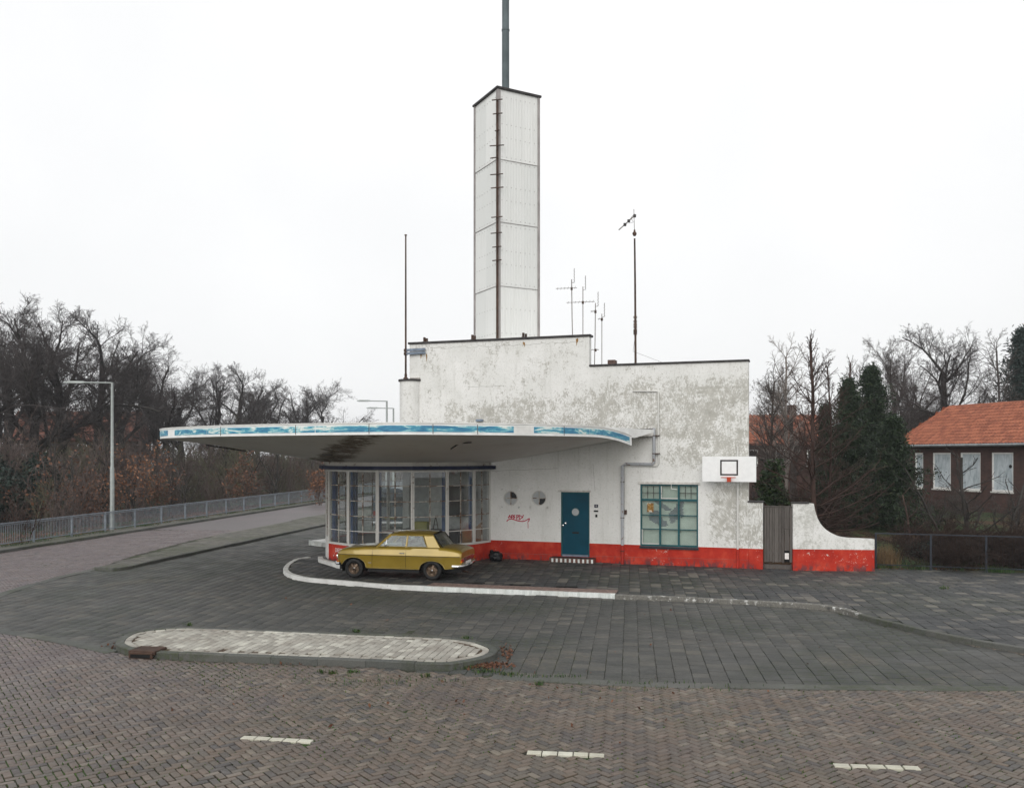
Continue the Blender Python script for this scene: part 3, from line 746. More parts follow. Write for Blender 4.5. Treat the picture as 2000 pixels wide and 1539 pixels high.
# kerbs of the station platform, then its flags
pk = empty('platform_kerb'); pk['kind'] = 'structure'
kerb(pk, 'kerb_stone', platc, 0.16, -0.03, K + 0.012, KERB_W, step=1.0, side=-1 if False else 1)
kerb(pk, 'white_tile', pl2, 0.14, -0.03, K + 0.012, TILE_W, step=0.063, side=1, gap=0.004, bevel=0.006)
kerb(pk, 'worn_kerb_stone', pl3, 0.16, -0.03, K + 0.012, KERB_WORN, step=1.15, side=1)
kerb(pk, 'low_kerb_stone', pl4, 0.14, -0.03, K + 0.012, KERB, step=1.0, side=1)
walk_poly = [tuple(p) for p in plat_line] + [(16, 15.5), (30, 18), (30, 31), (18, 30.2), (11, 28.6), (8.2, 28.4), (7, 36), (-6, 36.5), tuple(gp(640, 1078, K))]
walk_poly = [tuple(p) for p in plat_line] + [(16.5, 15.2), (30, 18), tuple(FE1 + np.array([14, 0.9])), tuple(FE1 + np.array([0, 0.25])), tuple(FE0 + np.array([0, 0.6])), (8.2, 29.4), (2, 32), (-1, 34.2), (-5, 33.5), tuple(gp(636, 1086, K))]
pavement = sheet('pavement', walk_poly, K - 0.026, JOINT_PAVER)
C, A = bond(-9, 22, 16, 33, 0.3, 0.3, MAIN)
k = in_frame(C, K, 60, 30) & inside(C, walk_poly)
pr__ = resample(plat_line, 0.12); dmin = np.min(np.hypot(C[:, None, 0] - pr__[None, :, 0], C[:, None, 1] - pr__[None, :, 1]), axis=1)
k &= dmin > 0.17
lay(pavement, 'flagstone', C[k], A[k], 0.3, 0.3, K, FLAG, gap=0.0055, jz=0.003, jr=0.7, tilt=0.5)
# pinkish strip behind the white tiles, where the pumps stood
ps = offset_line(resample(pl2, 0.5), 0.14); pe = offset_line(resample(pl2, 0.5), 0.72)
strip = tag(MB().prism([tuple(p) for p in ps] + [tuple(p) for p in pe[::-1]], K - 0.05, K + 0.016).build('pump_strip', PINK), kind='structure')
for u, v in ((927, 1139), (1016, 1143), (1107, 1147)):
    x, y = gp(u, v, K)
    MB().box(-0.3, 0.3, -0.05, 0.05, 0, 0.012).build('anchor_slot', VOID, strip, loc=(x, y, K + 0.014), rz=R(-5))

# median strip between the left road and the forecourt
median = sheet('median_strip', [tuple(p) for p in med_poly], -0.008, JOINT_PAVER)
C, A = bond(-14, 12, 24, 60, 0.3, 0.3, MAIN + R(-1))
k = inside(C, med_poly) & in_frame(C, 0, 10, 0)
dm = np.min(np.hypot(C[:, None, 0] - resample(np.array(median_low), 0.3)[None, :, 0], C[:, None, 1] - resample(np.array(median_low), 0.3)[None, :, 1]), axis=1)
lay(median, 'median_flag', C[k & (dm > 0.2)], A[k & (dm > 0.2)], 0.3, 0.3, 0.02, MEDIAN, gap=0.01, jz=0.002)
kerb(median, 'kerb_stone', np.array(median_low), 0.14, -0.03, 0.1, KERB, step=1.0, side=1)

# verge and kerb under the railing
vl = [tuple(rail_pt(t) + rn * 1.0) for t in (-24, 0, 30, 60, 100)]
verge = sheet('verge', vl + [tuple(rail_pt(t) - rn * 0.35) for t in (100, 60, 30, 0, -24)], K - 0.004, MEDIAN)
kerb(verge, 'kerb_stone', [rail_pt(t) + rn * 1.0 for t in (-24, 0, 30, 66)], 0.2, -0.03, K + 0.012, KERB, step=1.0, side=1)

# ---------------------------------------------------------------- the station: facade frame
TH = R(18.5)
ex, ey = np.array([math.cos(TH), -math.sin(TH)]), np.array([math.sin(TH), math.cos(TH)])
O = np.array(gp(1490, 1111, K))
def S(u, d=0.0):
    "local s along the facade where the photograph's column u meets the plane d metres behind it"
    q = (u - U0) / F; P = O + d * ey
    return (q * P[1] - P[0]) / (ex[0] - q * ex[1])
def W(s, d=0.0): return O + s * ex + d * ey
def ZF(u, v, d=0.0):
    return H + (V0 - v) / F * W(S(u, d), d)[1]
def loc(P):
    "world point to facade frame"
    D = np.asarray(P[:2], float) - O; return (float(D @ ex), float(D @ ey))
station = thing('station_building', 'white flat roofed filling station with glazed bay, flying canopy and red plinth', 'building', (O[0], O[1], 0), -TH)

sR, sJ = S(1462), S(956)
sStep, sL = S(1151), S(800)
zLow, zUp = ZF(1306, 711), ZF(977, 665)
zGate = ZF(1476, 981)
DEPTH = 6.0
door = (S(1095.5), S(1151.5), 0.27, ZF(1123, 961))
win = (S(1250.5), S(1363.5), ZF(1307, 1068), ZF(1307, 946))
rounds = [((S(983) + S(1011)) / 2, ZF(997, 973), (S(1011) - S(983)) / 2), ((S(1038) + S(1067)) / 2, ZF(1052, 973), (S(1067) - S(1038)) / 2)]

def facade(name, x0, x1, z0, z1, holes, circles, mat, depth=0.3, reveal=0.14):
    xs = sorted({x0, x1, *[h[0] for h in holes], *[h[1] for h in holes], *[c[0] - c[2] * 1.25 for c in circles], *[c[0] + c[2] * 1.25 for c in circles]})
    zs = sorted({z0, z1, *[h[2] for h in holes], *[h[3] for h in holes], *[c[1] - c[2] * 1.25 for c in circles], *[c[1] + c[2] * 1.25 for c in circles]})
    mb = MB()
    for i in range(len(xs) - 1):
        for j in range(len(zs) - 1):
            cx, cz = (xs[i] + xs[i + 1]) / 2, (zs[j] + zs[j + 1]) / 2
            if any(h[0] < cx < h[1] and h[2] < cz < h[3] for h in holes): continue
            if any(abs(cx - c[0]) < c[2] * 1.25 and abs(cz - c[1]) < c[2] * 1.25 for c in circles): continue
            mb.add([(xs[i], 0, zs[j]), (xs[i + 1], 0, zs[j]), (xs[i + 1], 0, zs[j + 1]), (xs[i], 0, zs[j + 1])], [(0, 1, 2, 3)])
    for h in holes:
        a, b, c, d = h
        q = [(a, c), (b, c), (b, d), (a, d)]
        mb.add([(x, y, z) for y in (0, reveal) for x, z in q], [(i, 4 + i, 4 + (i + 1) % 4, (i + 1) % 4) for i in range(4)])
    for cx, cz, r in circles:
        n = 32; vs = []
        for k in range(n):
            a = 2 * math.pi * (k + 0.5) / n; c, s_ = math.cos(a), math.sin(a); m_ = max(abs(c), abs(s_))
            vs += [(cx + r * c, 0, cz + r * s_), (cx + r * 1.25 * c / m_, 0, cz + r * 1.25 * s_ / m_), (cx + r * c, reveal, cz + r * s_)]
        fs = []
        for k in range(n):
            a, b = k * 3, ((k + 1) % n) * 3
            fs += [(a, a + 1, b + 1, b), (a + 2, a, b, b + 2)]
        mb.add(vs, fs)
    # ends, top, back
    mb.add([(x0, 0, z0), (x0, depth, z0), (x0, depth, z1), (x0, 0, z1), (x1, 0, z0), (x1, depth, z0), (x1, depth, z1), (x1, 0, z1)],
           [(0, 3, 2, 1), (4, 5, 6, 7), (3, 7, 6, 2)])
    return mb.build(name, mat, station, fix=True)
facade('facade_wall', sJ - 0.1, sR, 0.02, zLow, [door, win], rounds, PLASTER)
# wall above the bay and the taller block behind the parapet
sP = S(820)
zs0 = 3.3
MB().box(sL, sStep, 0.0, 0.3, zLow, zUp).build('upper_wall', PLASTER, station)
MB().box(sL, sJ - 0.1, 0.0, 0.3, zs0, zLow - 0.002).build('wall_over_bay', PLASTER, station)
MB().prism([(sL + 0.02, 0.3), (sStep - 0.02, 0.3), (sStep - 1.65, DEPTH - 0.2), (sL + 1.0, DEPTH - 0.2)], zs0, zUp - 0.15).build('upper_block', PLASTER, station)
MB().prism([(sStep - 0.02, 0.3), (sR - 0.005, 0.3), (sR - 1.35, DEPTH), (sStep - 1.6, DEPTH)], 2.6, zLow - 0.12).build('roof_block', PLASTER, station)
MB().prism([(sJ + 0.4, 2.6), (sR - 0.5, 2.6), (sR - 1.3, DEPTH - 0.05), (sJ + 0.8, DEPTH - 0.05)], 0.02, 2.598).build('rear_wall', PLASTER, station)
MB().prism([(sR - 0.3, 0.302), (sR - 0.01, 0.302), (sR - 0.62, 2.6), (sR - 0.9, 2.6)], 0.02, 2.6).build('end_wall', PLASTER, station)
MB().box(sR + 0.003, 0.0, 0.005, 0.3, 0.02, zGate).build('gate_pier', PLASTER, station)
# copings
c = MB().box(sL - 0.05, sStep + 0.06, -0.06, 0.36, zUp, zUp + 0.075)
c.build('coping', COPING, station, bevel=0.012)
MB().box(sStep + 0.002, sR + 0.03, -0.06, 0.36, zLow, zLow + 0.065).build('coping', COPING, station, bevel=0.012)
MB().box(sR - 0.03, 0.04, -0.05, 0.34, zGate, zGate + 0.045).build('coping', COPING, station, bevel=0.01)
# half round pier at the left end
pr = (S(820) - S(780)) / 2; pcx = S(800) - 0.0; zP = ZF(800, 745)
n = 20
arc = [(pcx + pr * math.cos(math.pi + math.pi * k / n) , 0.12 + pr * 1.0 * math.sin(math.pi + math.pi * k / n)) for k in range(n + 1)]
MB().prism(arc + [(pcx + pr, 1.2), (pcx - pr, 1.2)], zs0, zP).build('round_pier', PLASTER, station, smooth=True)
arc = [(pcx + (pr + 0.05) * math.cos(math.pi + math.pi * k / n), 0.12 + (pr + 0.05) * math.sin(math.pi + math.pi * k / n)) for k in range(n + 1)]
MB().prism(arc + [(pcx + pr + 0.03, 1.25), (pcx - pr - 0.05, 1.25)], zP, zP + 0.07).build('pier_cap', COPING, station)
MB().box(S(803), S(821), -0.1, 0.02, zP + 0.06, zP + 0.12).build('pier_ledge', CONCRETE, station)
# rusty stubs and vents on the parapet
for u, v in ((828.5, 658), (922.5, 653), (1022.5, 649)):
    s_, z_ = S(u), ZF(u, v)
    b = MB().box(s_ - 0.085, s_ - 0.02, 0.1, 0.18, zUp, z_).box(s_ + 0.015, s_ + 0.075, 0.1, 0.18, zUp, z_ - 0.04).box(s_ - 0.11, s_ + 0.1, 0.07, 0.21, zUp + 0.075, zUp + 0.1)
    b.build('anchor_stub', RUST, station)
MB().box(S(931), S(944), -0.1, 0.0, ZF(937, 823), ZF(937, 819)).build('vent', GREY_BLUE, station)
chim = MB().box(S(1189, 1.2), S(1203, 1.2), 1.0, 1.4, zLow - 0.1, ZF(1196, 704, 1.2)).build('chimney', plain('brown_brick_chimney', (0.1, 0.065, 0.055), 0.9, var=0.4, scale=20), station)
# cracks, rust runs on the parapet: thin raised marks with their own shape
def stroke(name, pts, w, mat, parent, d=-0.004, th=0.003):
    mb = MB()
    P = [np.array(p, float) for p in pts]
    for i, p in enumerate(P):
        t = P[min(i + 1, len(P) - 1)] - P[max(i - 1, 0)]; t = t / (np.linalg.norm(t) + 1e-9); nrm = np.array([-t[1], t[0]])
        ww = w if not hasattr(w, '__len__') else w[i]
        a, b = p + nrm * ww / 2, p - nrm * ww / 2
        mb.v += [(a[0], d, a[1]), (b[0], d, b[1]), (a[0], d + th, a[1]), (b[0], d + th, b[1])]
    for i in range(len(P) - 1):
        o_ = i * 4; q = o_ + 4
        mb.f += [(o_, o_ + 1, q + 1, q), (o_ + 2, q + 2, q + 3, o_ + 3), (o_, q, q + 2, o_ + 2), (o_ + 1, o_ + 3, q + 3, q + 1)]
    return mb.build(name, mat, parent, fix=True)
RUSTRUN = plain('rust_run', (0.3, 0.17, 0.06), 0.9, var=0.4, scale=12)
for u, v, h_ in ((1024, 669, 9), (1022, 668, 6), (1126, 662, 13), (1128, 661, 8), (822, 692, 9), (833, 692, 14)):
    s_ = S(u); stroke('rust_run', [(s_, ZF(u, v)), (s_ + 0.01, ZF(u, v + h_ / 2)), (s_, ZF(u, v + h_))], [0.05, 0.04, 0.008], RUSTRUN, station)

# ---- door
d0, d1, dz0, dz1 = door
dleaf = MB().box(d0 + 0.05, d1 - 0.05, 0.06, 0.11, dz0 + 0.07, dz1 - 0.05).build('door', TEAL, station, bevel=0.006)
MB().box(d0, d0 + 0.05, 0.03, 0.12, dz0, dz1).box(d1 - 0.05, d1, 0.03, 0.12, dz0, dz1).box(d0 + 0.05, d1 - 0.05, 0.03, 0.12, dz1 - 0.05, dz1).build('frame', TEAL_F, dleaf)
MB().box(d0 + 0.052, d1 - 0.052, 0.0, 0.12, dz0, dz0 + 0.065).build('threshold', GREY_BLUE, dleaf)
pc = ((d0 + d1) / 2 + 0.0, ZF(1124, 1000)); pr_ = 0.13
MB().lathe([(0.0, -0.012), (pr_, -0.012), (pr_, 0.004), (0.0, 0.004)], 28, (pc[0], 0.055, pc[1]), 'y').build('porthole', FROST, dleaf, smooth=True)
MB().lathe([(pr_ - 0.005, -0.014), (pr_ + 0.02, -0.014), (pr_ + 0.02, 0.006), (pr_ - 0.005, 0.006)], 28, (pc[0], 0.052, pc[1]), 'y', closed=True).build('porthole_ring', TEAL_F, dleaf, smooth=True)
MB().box(S(1117), S(1130), 0.045, 0.065, ZF(1124, 1042), ZF(1124, 1039)).build('letter_slot', BLACK, dleaf)
for u, v in ((1104, 1022), (1099, 1026)):
    MB().lathe([(0.0, -0.06), (0.035, -0.05), (0.035, -0.03), (0.012, -0.02), (0.012, 0.03)], 12, (S(u), 0.05, ZF(u, v)), 'y').build('door_knob', CHROME, dleaf, smooth=True)
MB().box(S(1090), S(1154), -0.03, 0.06, dz1 + 0.001, ZF(1120, 957)).build('lintel', STONE, station, bevel=0.006)
# tiled step: brown platform with alternating tiles along its front
st0, st1 = S(1079), S(1164)
step = MB().box(st0, st1, -0.42, -0.002, K - 0.02, 0.255).build('step', STEP_T, station, bevel=0.006)
ntl = 20
for k in range(ntl):
    a = st0 + (st1 - st0) * k / ntl; b = st0 + (st1 - st0) * (k + 1) / ntl
    MB().box(a + 0.005, b - 0.005, -0.428, -0.4, K + 0.01, 0.235).build('tile', TILE_W if k % 2 else STEP_T, step)
MB().box(st0 + 0.03, st1 - 0.03, -0.36, -0.03, 0.25, 0.262).build('door_mat', BLACK, step)
# number plate, bell, slot
MB().box(S(1161), S(1168), -0.02, 0, ZF(1164, 991), ZF(1164, 985)).build('number_plate', NAVY, station)
def text(s, size, name, mat, parent, xyz, rx=R(90), rz=0.0, ext=0.003, sx=1.0):
    cu = bpy.data.curves.new(name, 'FONT'); cu.body = s; cu.size = size; cu.align_x = 'CENTER'; cu.align_y = 'CENTER'; cu.extrude = ext; cu.resolution_u = 3
    t = bpy.data.objects.new(name, cu); COL.objects.link(t)
    me = bpy.data.meshes.new_from_object(t.evaluated_get(bpy.context.evaluated_depsgraph_get()))
    bpy.data.objects.remove(t); bpy.data.curves.remove(cu)
    o = link(name, me, mat, parent, xyz); o.rotation_euler = (rx, 0, rz); o.scale = (sx, 1, 1); return o
text('4', 0.1, 'house_number', LETTER, station, ((S(1161) + S(1168)) / 2, -0.024, ZF(1164, 988)))
MB().box(S(1160), S(1168.5), -0.018, 0, ZF(1164, 999.5), ZF(1164, 996.5)).build('bell_plate', BLACK, station)
MB().box(S(1163), S(1166.8), -0.018, 0, ZF(1164, 1010), ZF(1164, 1004.5)).build('bell_push', BLACK, station)
# graffiti tag: a scrawl that reads WOEPD! with a swoosh and a drip
def gz(x, y): return (S(980 + x / 28.57), ZF(980 + x / 28.57, 1000 + y / 28.57))
gf = [[(360, 250), (395, 330), (435, 160), (470, 260), (560, 330), (520, 170)], [(560, 330), (600, 250), (660, 230), (620, 160), (560, 180), (530, 250), (580, 330)],
      [(740, 150), (680, 230), (660, 400)], [(680, 240), (740, 300), (660, 320)], [(820, 160), (840, 250), (830, 350), (860, 440)], [(820, 170), (900, 180), (920, 260), (840, 320)],
      [(950, 150), (980, 260), (960, 460)], [(960, 160), (1060, 220), (1150, 280), (1090, 340), (1030, 390), (980, 330)], [(1220, 150), (1180, 240), (1170, 320)], [(1180, 400), (1200, 440)],
      [(280, 520), (330, 450), (420, 400), (520, 385), (660, 405), (780, 450), (900, 485), (1050, 510), (1200, 510), (1330, 470), (1440, 410), (1550, 350)],
      [(1550, 350), (1510, 480), (1460, 540)], [(1460, 540), (1455, 620), (1468, 700), (1468, 900)]]
for i, g in enumerate(gf):
    stroke('graffiti_stroke', [tuple(p) for p in catmull([gz(x, y) for x, y in g], 4)], 0.03 if i < 10 else (0.035 if i < 12 else 0.02), SPRAY, station)

# ---- round windows
for i, (cx, cz, r) in enumerate(rounds):
    rw = MB().lathe([(r - 0.035, 0.02), (r + 0.004, 0.02), (r + 0.004, 0.09), (r - 0.035, 0.09)], 32, (cx, 0, cz), 'y', closed=True).build('round_window', FRAME_W, station, smooth=True)
    MB().box(cx - 0.014, cx + 0.014, 0.03, 0.07, cz - r + 0.02, cz + r - 0.02).box(cx - r + 0.02, cx - 0.0145, 0.032, 0.068, cz - 0.014, cz + 0.014).box(cx + 0.0145, cx + r - 0.02, 0.032, 0.068, cz - 0.014, cz + 0.014).build('glazing_bar', BAR_W, rw)
    for q in range(4):
        vs = [(cx, 0.05, cz)] + [(cx + (r - 0.03) * math.cos(q * math.pi / 2 + k * math.pi / 16), 0.05, cz + (r - 0.03) * math.sin(q * math.pi / 2 + k * math.pi / 16)) for k in range(9)]
        vs2 = [(x, 0.056, z) for x, y, z in vs]
        dark = (i == 0 and q == 0) or (i == 1 and q == 3)
        MB().add(vs + vs2, [(0,) + tuple(range(1, 10)), tuple(range(19, 10, -1)) + (10,)]).build('pane', INNER_DARK if dark else FROST, rw)

# ---- square window with blinds
w0, w1, wz0, wz1 = win
wn_ = MB()
wn_.box(w0, w0 + 0.05, 0.02, 0.1, wz0, wz1).box(w1 - 0.05, w1, 0.02, 0.1, wz0, wz1).box(w0 + 0.05, w1 - 0.05, 0.02, 0.1, wz1 - 0.05, wz1).box(w0 + 0.05, w1 - 0.05, 0.02, 0.1, wz0, wz0 + 0.07)
window = wn_.build('window', TEAL_F, station)
xa = [w0 + 0.05, S(1289), S(1325.5), w1 - 0.05]
za = [wz0 + 0.07, ZF(1307, 1034), ZF(1307, 1006.5), ZF(1307, 976.5), wz1 - 0.05]
for x in xa[1:3]: MB().box(x - 0.03, x + 0.03, 0.015, 0.09, wz0 + 0.07, wz1 - 0.05).build('mullion', TEAL_F, window)
for c_ in range(3):
    a, b = xa[c_] + (0.03 if c_ else 0), xa[c_ + 1] - (0.03 if c_ < 2 else 0)
    for r_, z in enumerate(za[1:4]):
        h_ = 0.035 if r_ == 2 else 0.014
        MB().box(a, b, 0.03, 0.08, z - h_, z + h_).build('transom', TEAL_F, window)
    for r_ in range(4):
        za_, zb_ = za[r_] + 0.035 * (r_ == 3) + 0.012, za[r_ + 1] - 0.035 * (r_ == 2) - 0.012
        MB().box(a + 0.002, b - 0.002, 0.055, 0.06, za_ - 0.01, zb_ + 0.01).build('pane', GLASS, window)
        if r_ == 3 and c_ != 1:
            for k in (1, 2): x = a + (b - a) * k / 3; MB().box(x - 0.008, x + 0.008, 0.045, 0.07, za_, zb_).build('glazing_bar', COPING, window)
            z = (za_ + zb_) / 2 - 0.02
            MB().box(a + 0.003, b - 0.003, 0.046, 0.069, z - 0.007, z + 0.007).build('glazing_bar', COPING, window)
for (ca, ra) in ((0, 0), (1, 3)):       # two opening lights with white edges
    a, b = xa[ca] + (0.03 if ca else 0), xa[ca + 1] - 0.03; z0_, z1_ = za[ra] + (0.035 if ra == 3 else 0.0), za[ra + 1] - 0.012
    MB().box(a, a + 0.025, 0.012, 0.03, z0_, z1_).box(a + 0.025, b, 0.012, 0.03, z0_, z0_ + 0.03).build('opening_light', FRAME_W, window)
BLIND = plain('pale_green_blind', (0.5, 0.585, 0.51), 0.6, var=0.1, scale=3)
nsl = 52; mb = MB()
for k in range(nsl):
    z = wz0 + 0.06 + (wz1 - wz0 - 0.1) * k / nsl
    mb.add([(w0 + 0.03, 0.125, z), (w1 - 0.03, 0.125, z), (w1 - 0.03, 0.155, z + 0.036), (w0 + 0.03, 0.155, z + 0.036), (w0 + 0.03, 0.128, z), (w1 - 0.03, 0.128, z), (w1 - 0.03, 0.158, z + 0.036), (w0 + 0.03, 0.158, z + 0.036)],
           [(0, 1, 2, 3), (7, 6, 5, 4)])
tag(mb.build('blind_slats', BLIND, window), kind='stuff')
# painted cartoon-like grey blots behind the glass, built as plain patches on the blind
BLOT = plain('grey_blind_paint', (0.13, 0.16, 0.19), 0.7, var=0.2)
def wpx(x, y): return (S(1245 + x / 11.4, 0.11), ZF(1245 + x / 11.4, 940 + y / 11.4, 0.11))
for poly in ([(260, 740), (300, 690), (380, 650), (470, 650), (530, 760), (560, 850), (640, 890), (680, 960), (640, 1010), (540, 1000), (420, 950), (300, 880), (250, 820)],
             [(900, 450), (930, 480), (930, 830), (860, 870), (800, 920), (730, 920), (705, 800), (700, 700), (780, 640), (850, 560)],
             [(935, 430), (1050, 430), (1010, 600), (1030, 780), (980, 830), (940, 700)],
             [(380, 420), (470, 430), (640, 540), (760, 620), (720, 660), (640, 660), (560, 600), (480, 520), (400, 480)]):
    P = [wpx(*p) for p in poly]; zc = [p[1] for p in P]
    mb = MB()                        # cut into the slats' strips
    bands = 52
    for k in range(bands):
        z = wz0 + 0.06 + (wz1 - wz0 - 0.1) * (k + 0.5) / nsl
        xs = []
        for i in range(len(P)):
            (xA, zA), (xB, zB) = P[i], P[(i + 1) % len(P)]
            if (zA > z) != (zB > z): xs.append(xA + (xB - xA) * (z - zA) / (zB - zA))
        xs.sort()
        for xA, xB in zip(xs[::2], xs[1::2]):
            jit = 0.02 * math.sin(k * 2.3)
            mb.add([(xA + jit, 0.12, z - 0.013), (xB + jit, 0.12, z - 0.013), (xB + jit, 0.1225, z + 0.012), (xA + jit, 0.1225, z + 0.012)], [(0, 1, 2, 3)])
    if mb.v: mb.build('blind_painting', BLOT, window)
MB().box(w0 - 0.2, w1 + 0.2, 0.35, 0.36, wz0 - 0.3, wz1 + 0.2).build('room_shade', INNER, window)
POSTER = Mat('poster_print', (0.5, 0.45, 0.35), 0.7); POSTER.col(POSTER.ramp(POSTER.noise(POSTER.pos(), 9, 3, 0.6), [(0.4, (0.2, 0.1, 0.03)), (0.5, (0.35, 0.2, 0.05)), (0.58, (0.62, 0.6, 0.55))], 'CONSTANT')); POSTER = POSTER.m
MB().box(S(1263.5), S(1276), 0.045, 0.05, ZF(1270, 1000), ZF(1270, 982.5)).build('poster', POSTER, window)
MB().box(S(1247), S(1367), -0.04, 0.06, wz1 + 0.002, ZF(1307, 941)).build('lintel', STONE, station, bevel=0.006)
sill = MB().box(w0 - 0.02, w1 + 0.02, -0.05, 0.02, wz0 - 0.07, wz0 - 0.002).build('sill', DARK, station)
for k in range(13):
    a = w0 - 0.02 + (w1 - w0 + 0.04) * k / 13
    MB().box(a + 0.004, a + (w1 - w0 + 0.04) / 13 - 0.004, -0.058, -0.03, wz0 - 0.072, wz0 - 0.012).build('tile', DARK, sill)

# ---- glazed bay: corners from its sill
ZS = 0.70
bay_px = ((642.5, 1059.5), (680, 1064.5), (737, 1068), (806, 1069), (873.5, 1066), (926, 1061.5), (956.5, 1055.5))
BW = [gp(u, v, ZS) for u, v in bay_px]
B = [loc(p) for p in BW]
B[-1] = (S(957), -0.005)
for far_ in ((-6.85, 31.9), (-6.85, 33.3), (-6.25, 34.6), (-5.1, 35.6), (-3.6, 36.2)): B.insert(0, loc(far_))
NF = 5                                             # first corners lie on the far side
ZB0, ZB1 = K, 3.27
ctr = np.mean(np.array(B), axis=0) + np.array([0.8, 0.8])
def seg_box(mb, a, b, w, z0, z1, off=0.0):
    "upright slab along a-b, w thick, shifted outwards by off"
    a, b = np.array(a), np.array(b); t = (b - a) / np.linalg.norm(b - a); nn = np.array([-t[1], t[0]])
    if nn @ ((a + b) / 2 - ctr) < 0: nn = -nn
    a0, b0 = a + nn * off, b + nn * off; a1, b1 = a0 - nn * w, b0 - nn * w
    mb.add([(*a0, z0), (*b0, z0), (*b1, z0), (*a1, z0), (*a0, z1), (*b0, z1), (*b1, z1), (*a1, z1)], [(3, 2, 1, 0), (4, 5, 6, 7), (0, 1, 5, 4), (1, 2, 6, 5), (2, 3, 7, 6), (3, 0, 4, 7)])
    return mb
bb = MB()
for i in range(len(B) - 1): seg_box(bb, B[i], B[i + 1], 0.22, K - 0.03, ZS - 0.02, 0.01)
bay_base = bb.build('bay_base', PLASTER_BAY, station, fix=False)
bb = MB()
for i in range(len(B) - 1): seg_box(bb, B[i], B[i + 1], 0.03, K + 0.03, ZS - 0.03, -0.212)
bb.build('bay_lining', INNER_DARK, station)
rows = [ZS + 0.05, 1.19, 1.71, 2.23, 2.75, ZB1 - 0.04]
for i in range(len(B) - 1):
    a, b = np.array(B[i]), np.array(B[i + 1]); Lg = np.linalg.norm(b - a); t = (b - a) / Lg
    is_far = i < NF
    fr = MB()
    seg_box(fr, a, b, 0.1, ZS - 0.02, ZS + 0.05, 0.04); seg_box(fr, a, b, 0.1, ZB1 - 0.04, ZB1 + 0.03, 0.03)
    for q in (a, b - t * 0.0):
        e0, e1 = (q, q + t * 0.055) if q is a else (q - t * 0.055, q)
        seg_box(fr, e0, e1, 0.085, ZS + 0.05, ZB1 - 0.04, 0.025)
    bw = fr.build('bay_window', FRAME_W, station, fix=True)
    for z in rows[1:-1]:
        seg_box(MB(), a + t * 0.055, b - t * 0.055, 0.035, z - 0.013, z + 0.013, 0.0).build('glazing_bar', BAR_W if z > 1.3 or is_far else FRAME_W, bw)
    mid = (a + b) / 2
    for z0_, z1_ in zip(rows[:-1], rows[1:]):
        seg_box(MB(), mid - t * 0.014, mid + t * 0.014, 0.035, z0_ + 0.014, z1_ - 0.014, 0.0).build('glazing_bar', BAR_W, bw)
        for h0, h1 in ((a + t * 0.05, mid - t * 0.012), (mid + t * 0.012, b - t * 0.05)):
            seg_box(MB(), h0, h1, 0.005, z0_ - 0.005, z1_ + 0.005, -0.014).build('pane', GLASS, bw)
    if not is_far:
        nn = np.array([-t[1], t[0]]); nn = nn if nn @ (mid - ctr) > 0 else -nn
        pin = mid - nn * 0.5
# white door panel on the bay's left side, letters on its red base
a, b = np.array(B[NF - 1]), np.array(B[NF])
seg_box(MB(), a * 0.72 + b * 0.28, b, 0.08, K + 0.02, ZS + 0.2, 0.05).build('door_panel', WHITE_PAINT, station)
a, b = np.array(B[NF]), np.array(B[NF + 1]); t = (b - a) / np.linalg.norm(b - a); nn = np.array([-t[1], t[0]]); nn = nn if nn @ (a - ctr) > 0 else -nn
tp = a * 0.45 + b * 0.55 + nn * 0.016
text('DIESEL', 0.21, 'painted_lettering', LETTER, station, (tp[0], tp[1], 0.47), rz=math.atan2(t[1], t[0]), sx=0.8)
# roof ring of the bay: white band, navy flashing
def ring(off0, off1, z0, z1, name, mat):
    P = np.array(B); n = len(P); N_ = []
    for i in range(n):
        t = P[min(i + 1, n - 1)] - P[max(i - 1, 0)]; t /= np.linalg.norm(t); q = np.array([-t[1], t[0]]); N_.append(q if q @ (P[i] - ctr) > 0 else -q)
    N_ = np.array(N_); o_, i_ = P + N_ * off0, P + N_ * off1
    mb = MB()
    for k in range(n - 1):
        q = [o_[k], o_[k + 1], i_[k + 1], i_[k]]
        mb.add([(*p, z0) for p in q] + [(*p, z1) for p in q], [(3, 2, 1, 0), (4, 5, 6, 7), (0, 1, 5, 4), (2, 3, 7, 6), (3, 0, 4, 7), (1, 2, 6, 5)])
    return mb.build(name, mat, station, fix=True)
ring(0.06, -0.25, ZB1 + 0.03, 3.56, 'bay_band', rusty_white('rusty_white_band', (0.55, 0.53, 0.48), 0.6))
ring(0.26, 0.061, ZB1 + 0.035, 3.43, 'bay_flashing', NAVY)
MB().prism([tuple(p) for p in B] + [(sJ, 3.0), (loc((-3.0, 36.2)))], 3.3, 3.34).build('bay_ceiling', INNER, station)
MB().prism([tuple(p) for p in B] + [(sJ, 3.0), (loc((-3.0, 36.2)))], K - 0.03, K + 0.03).build('bay_floor', INNER_FLOOR, station)
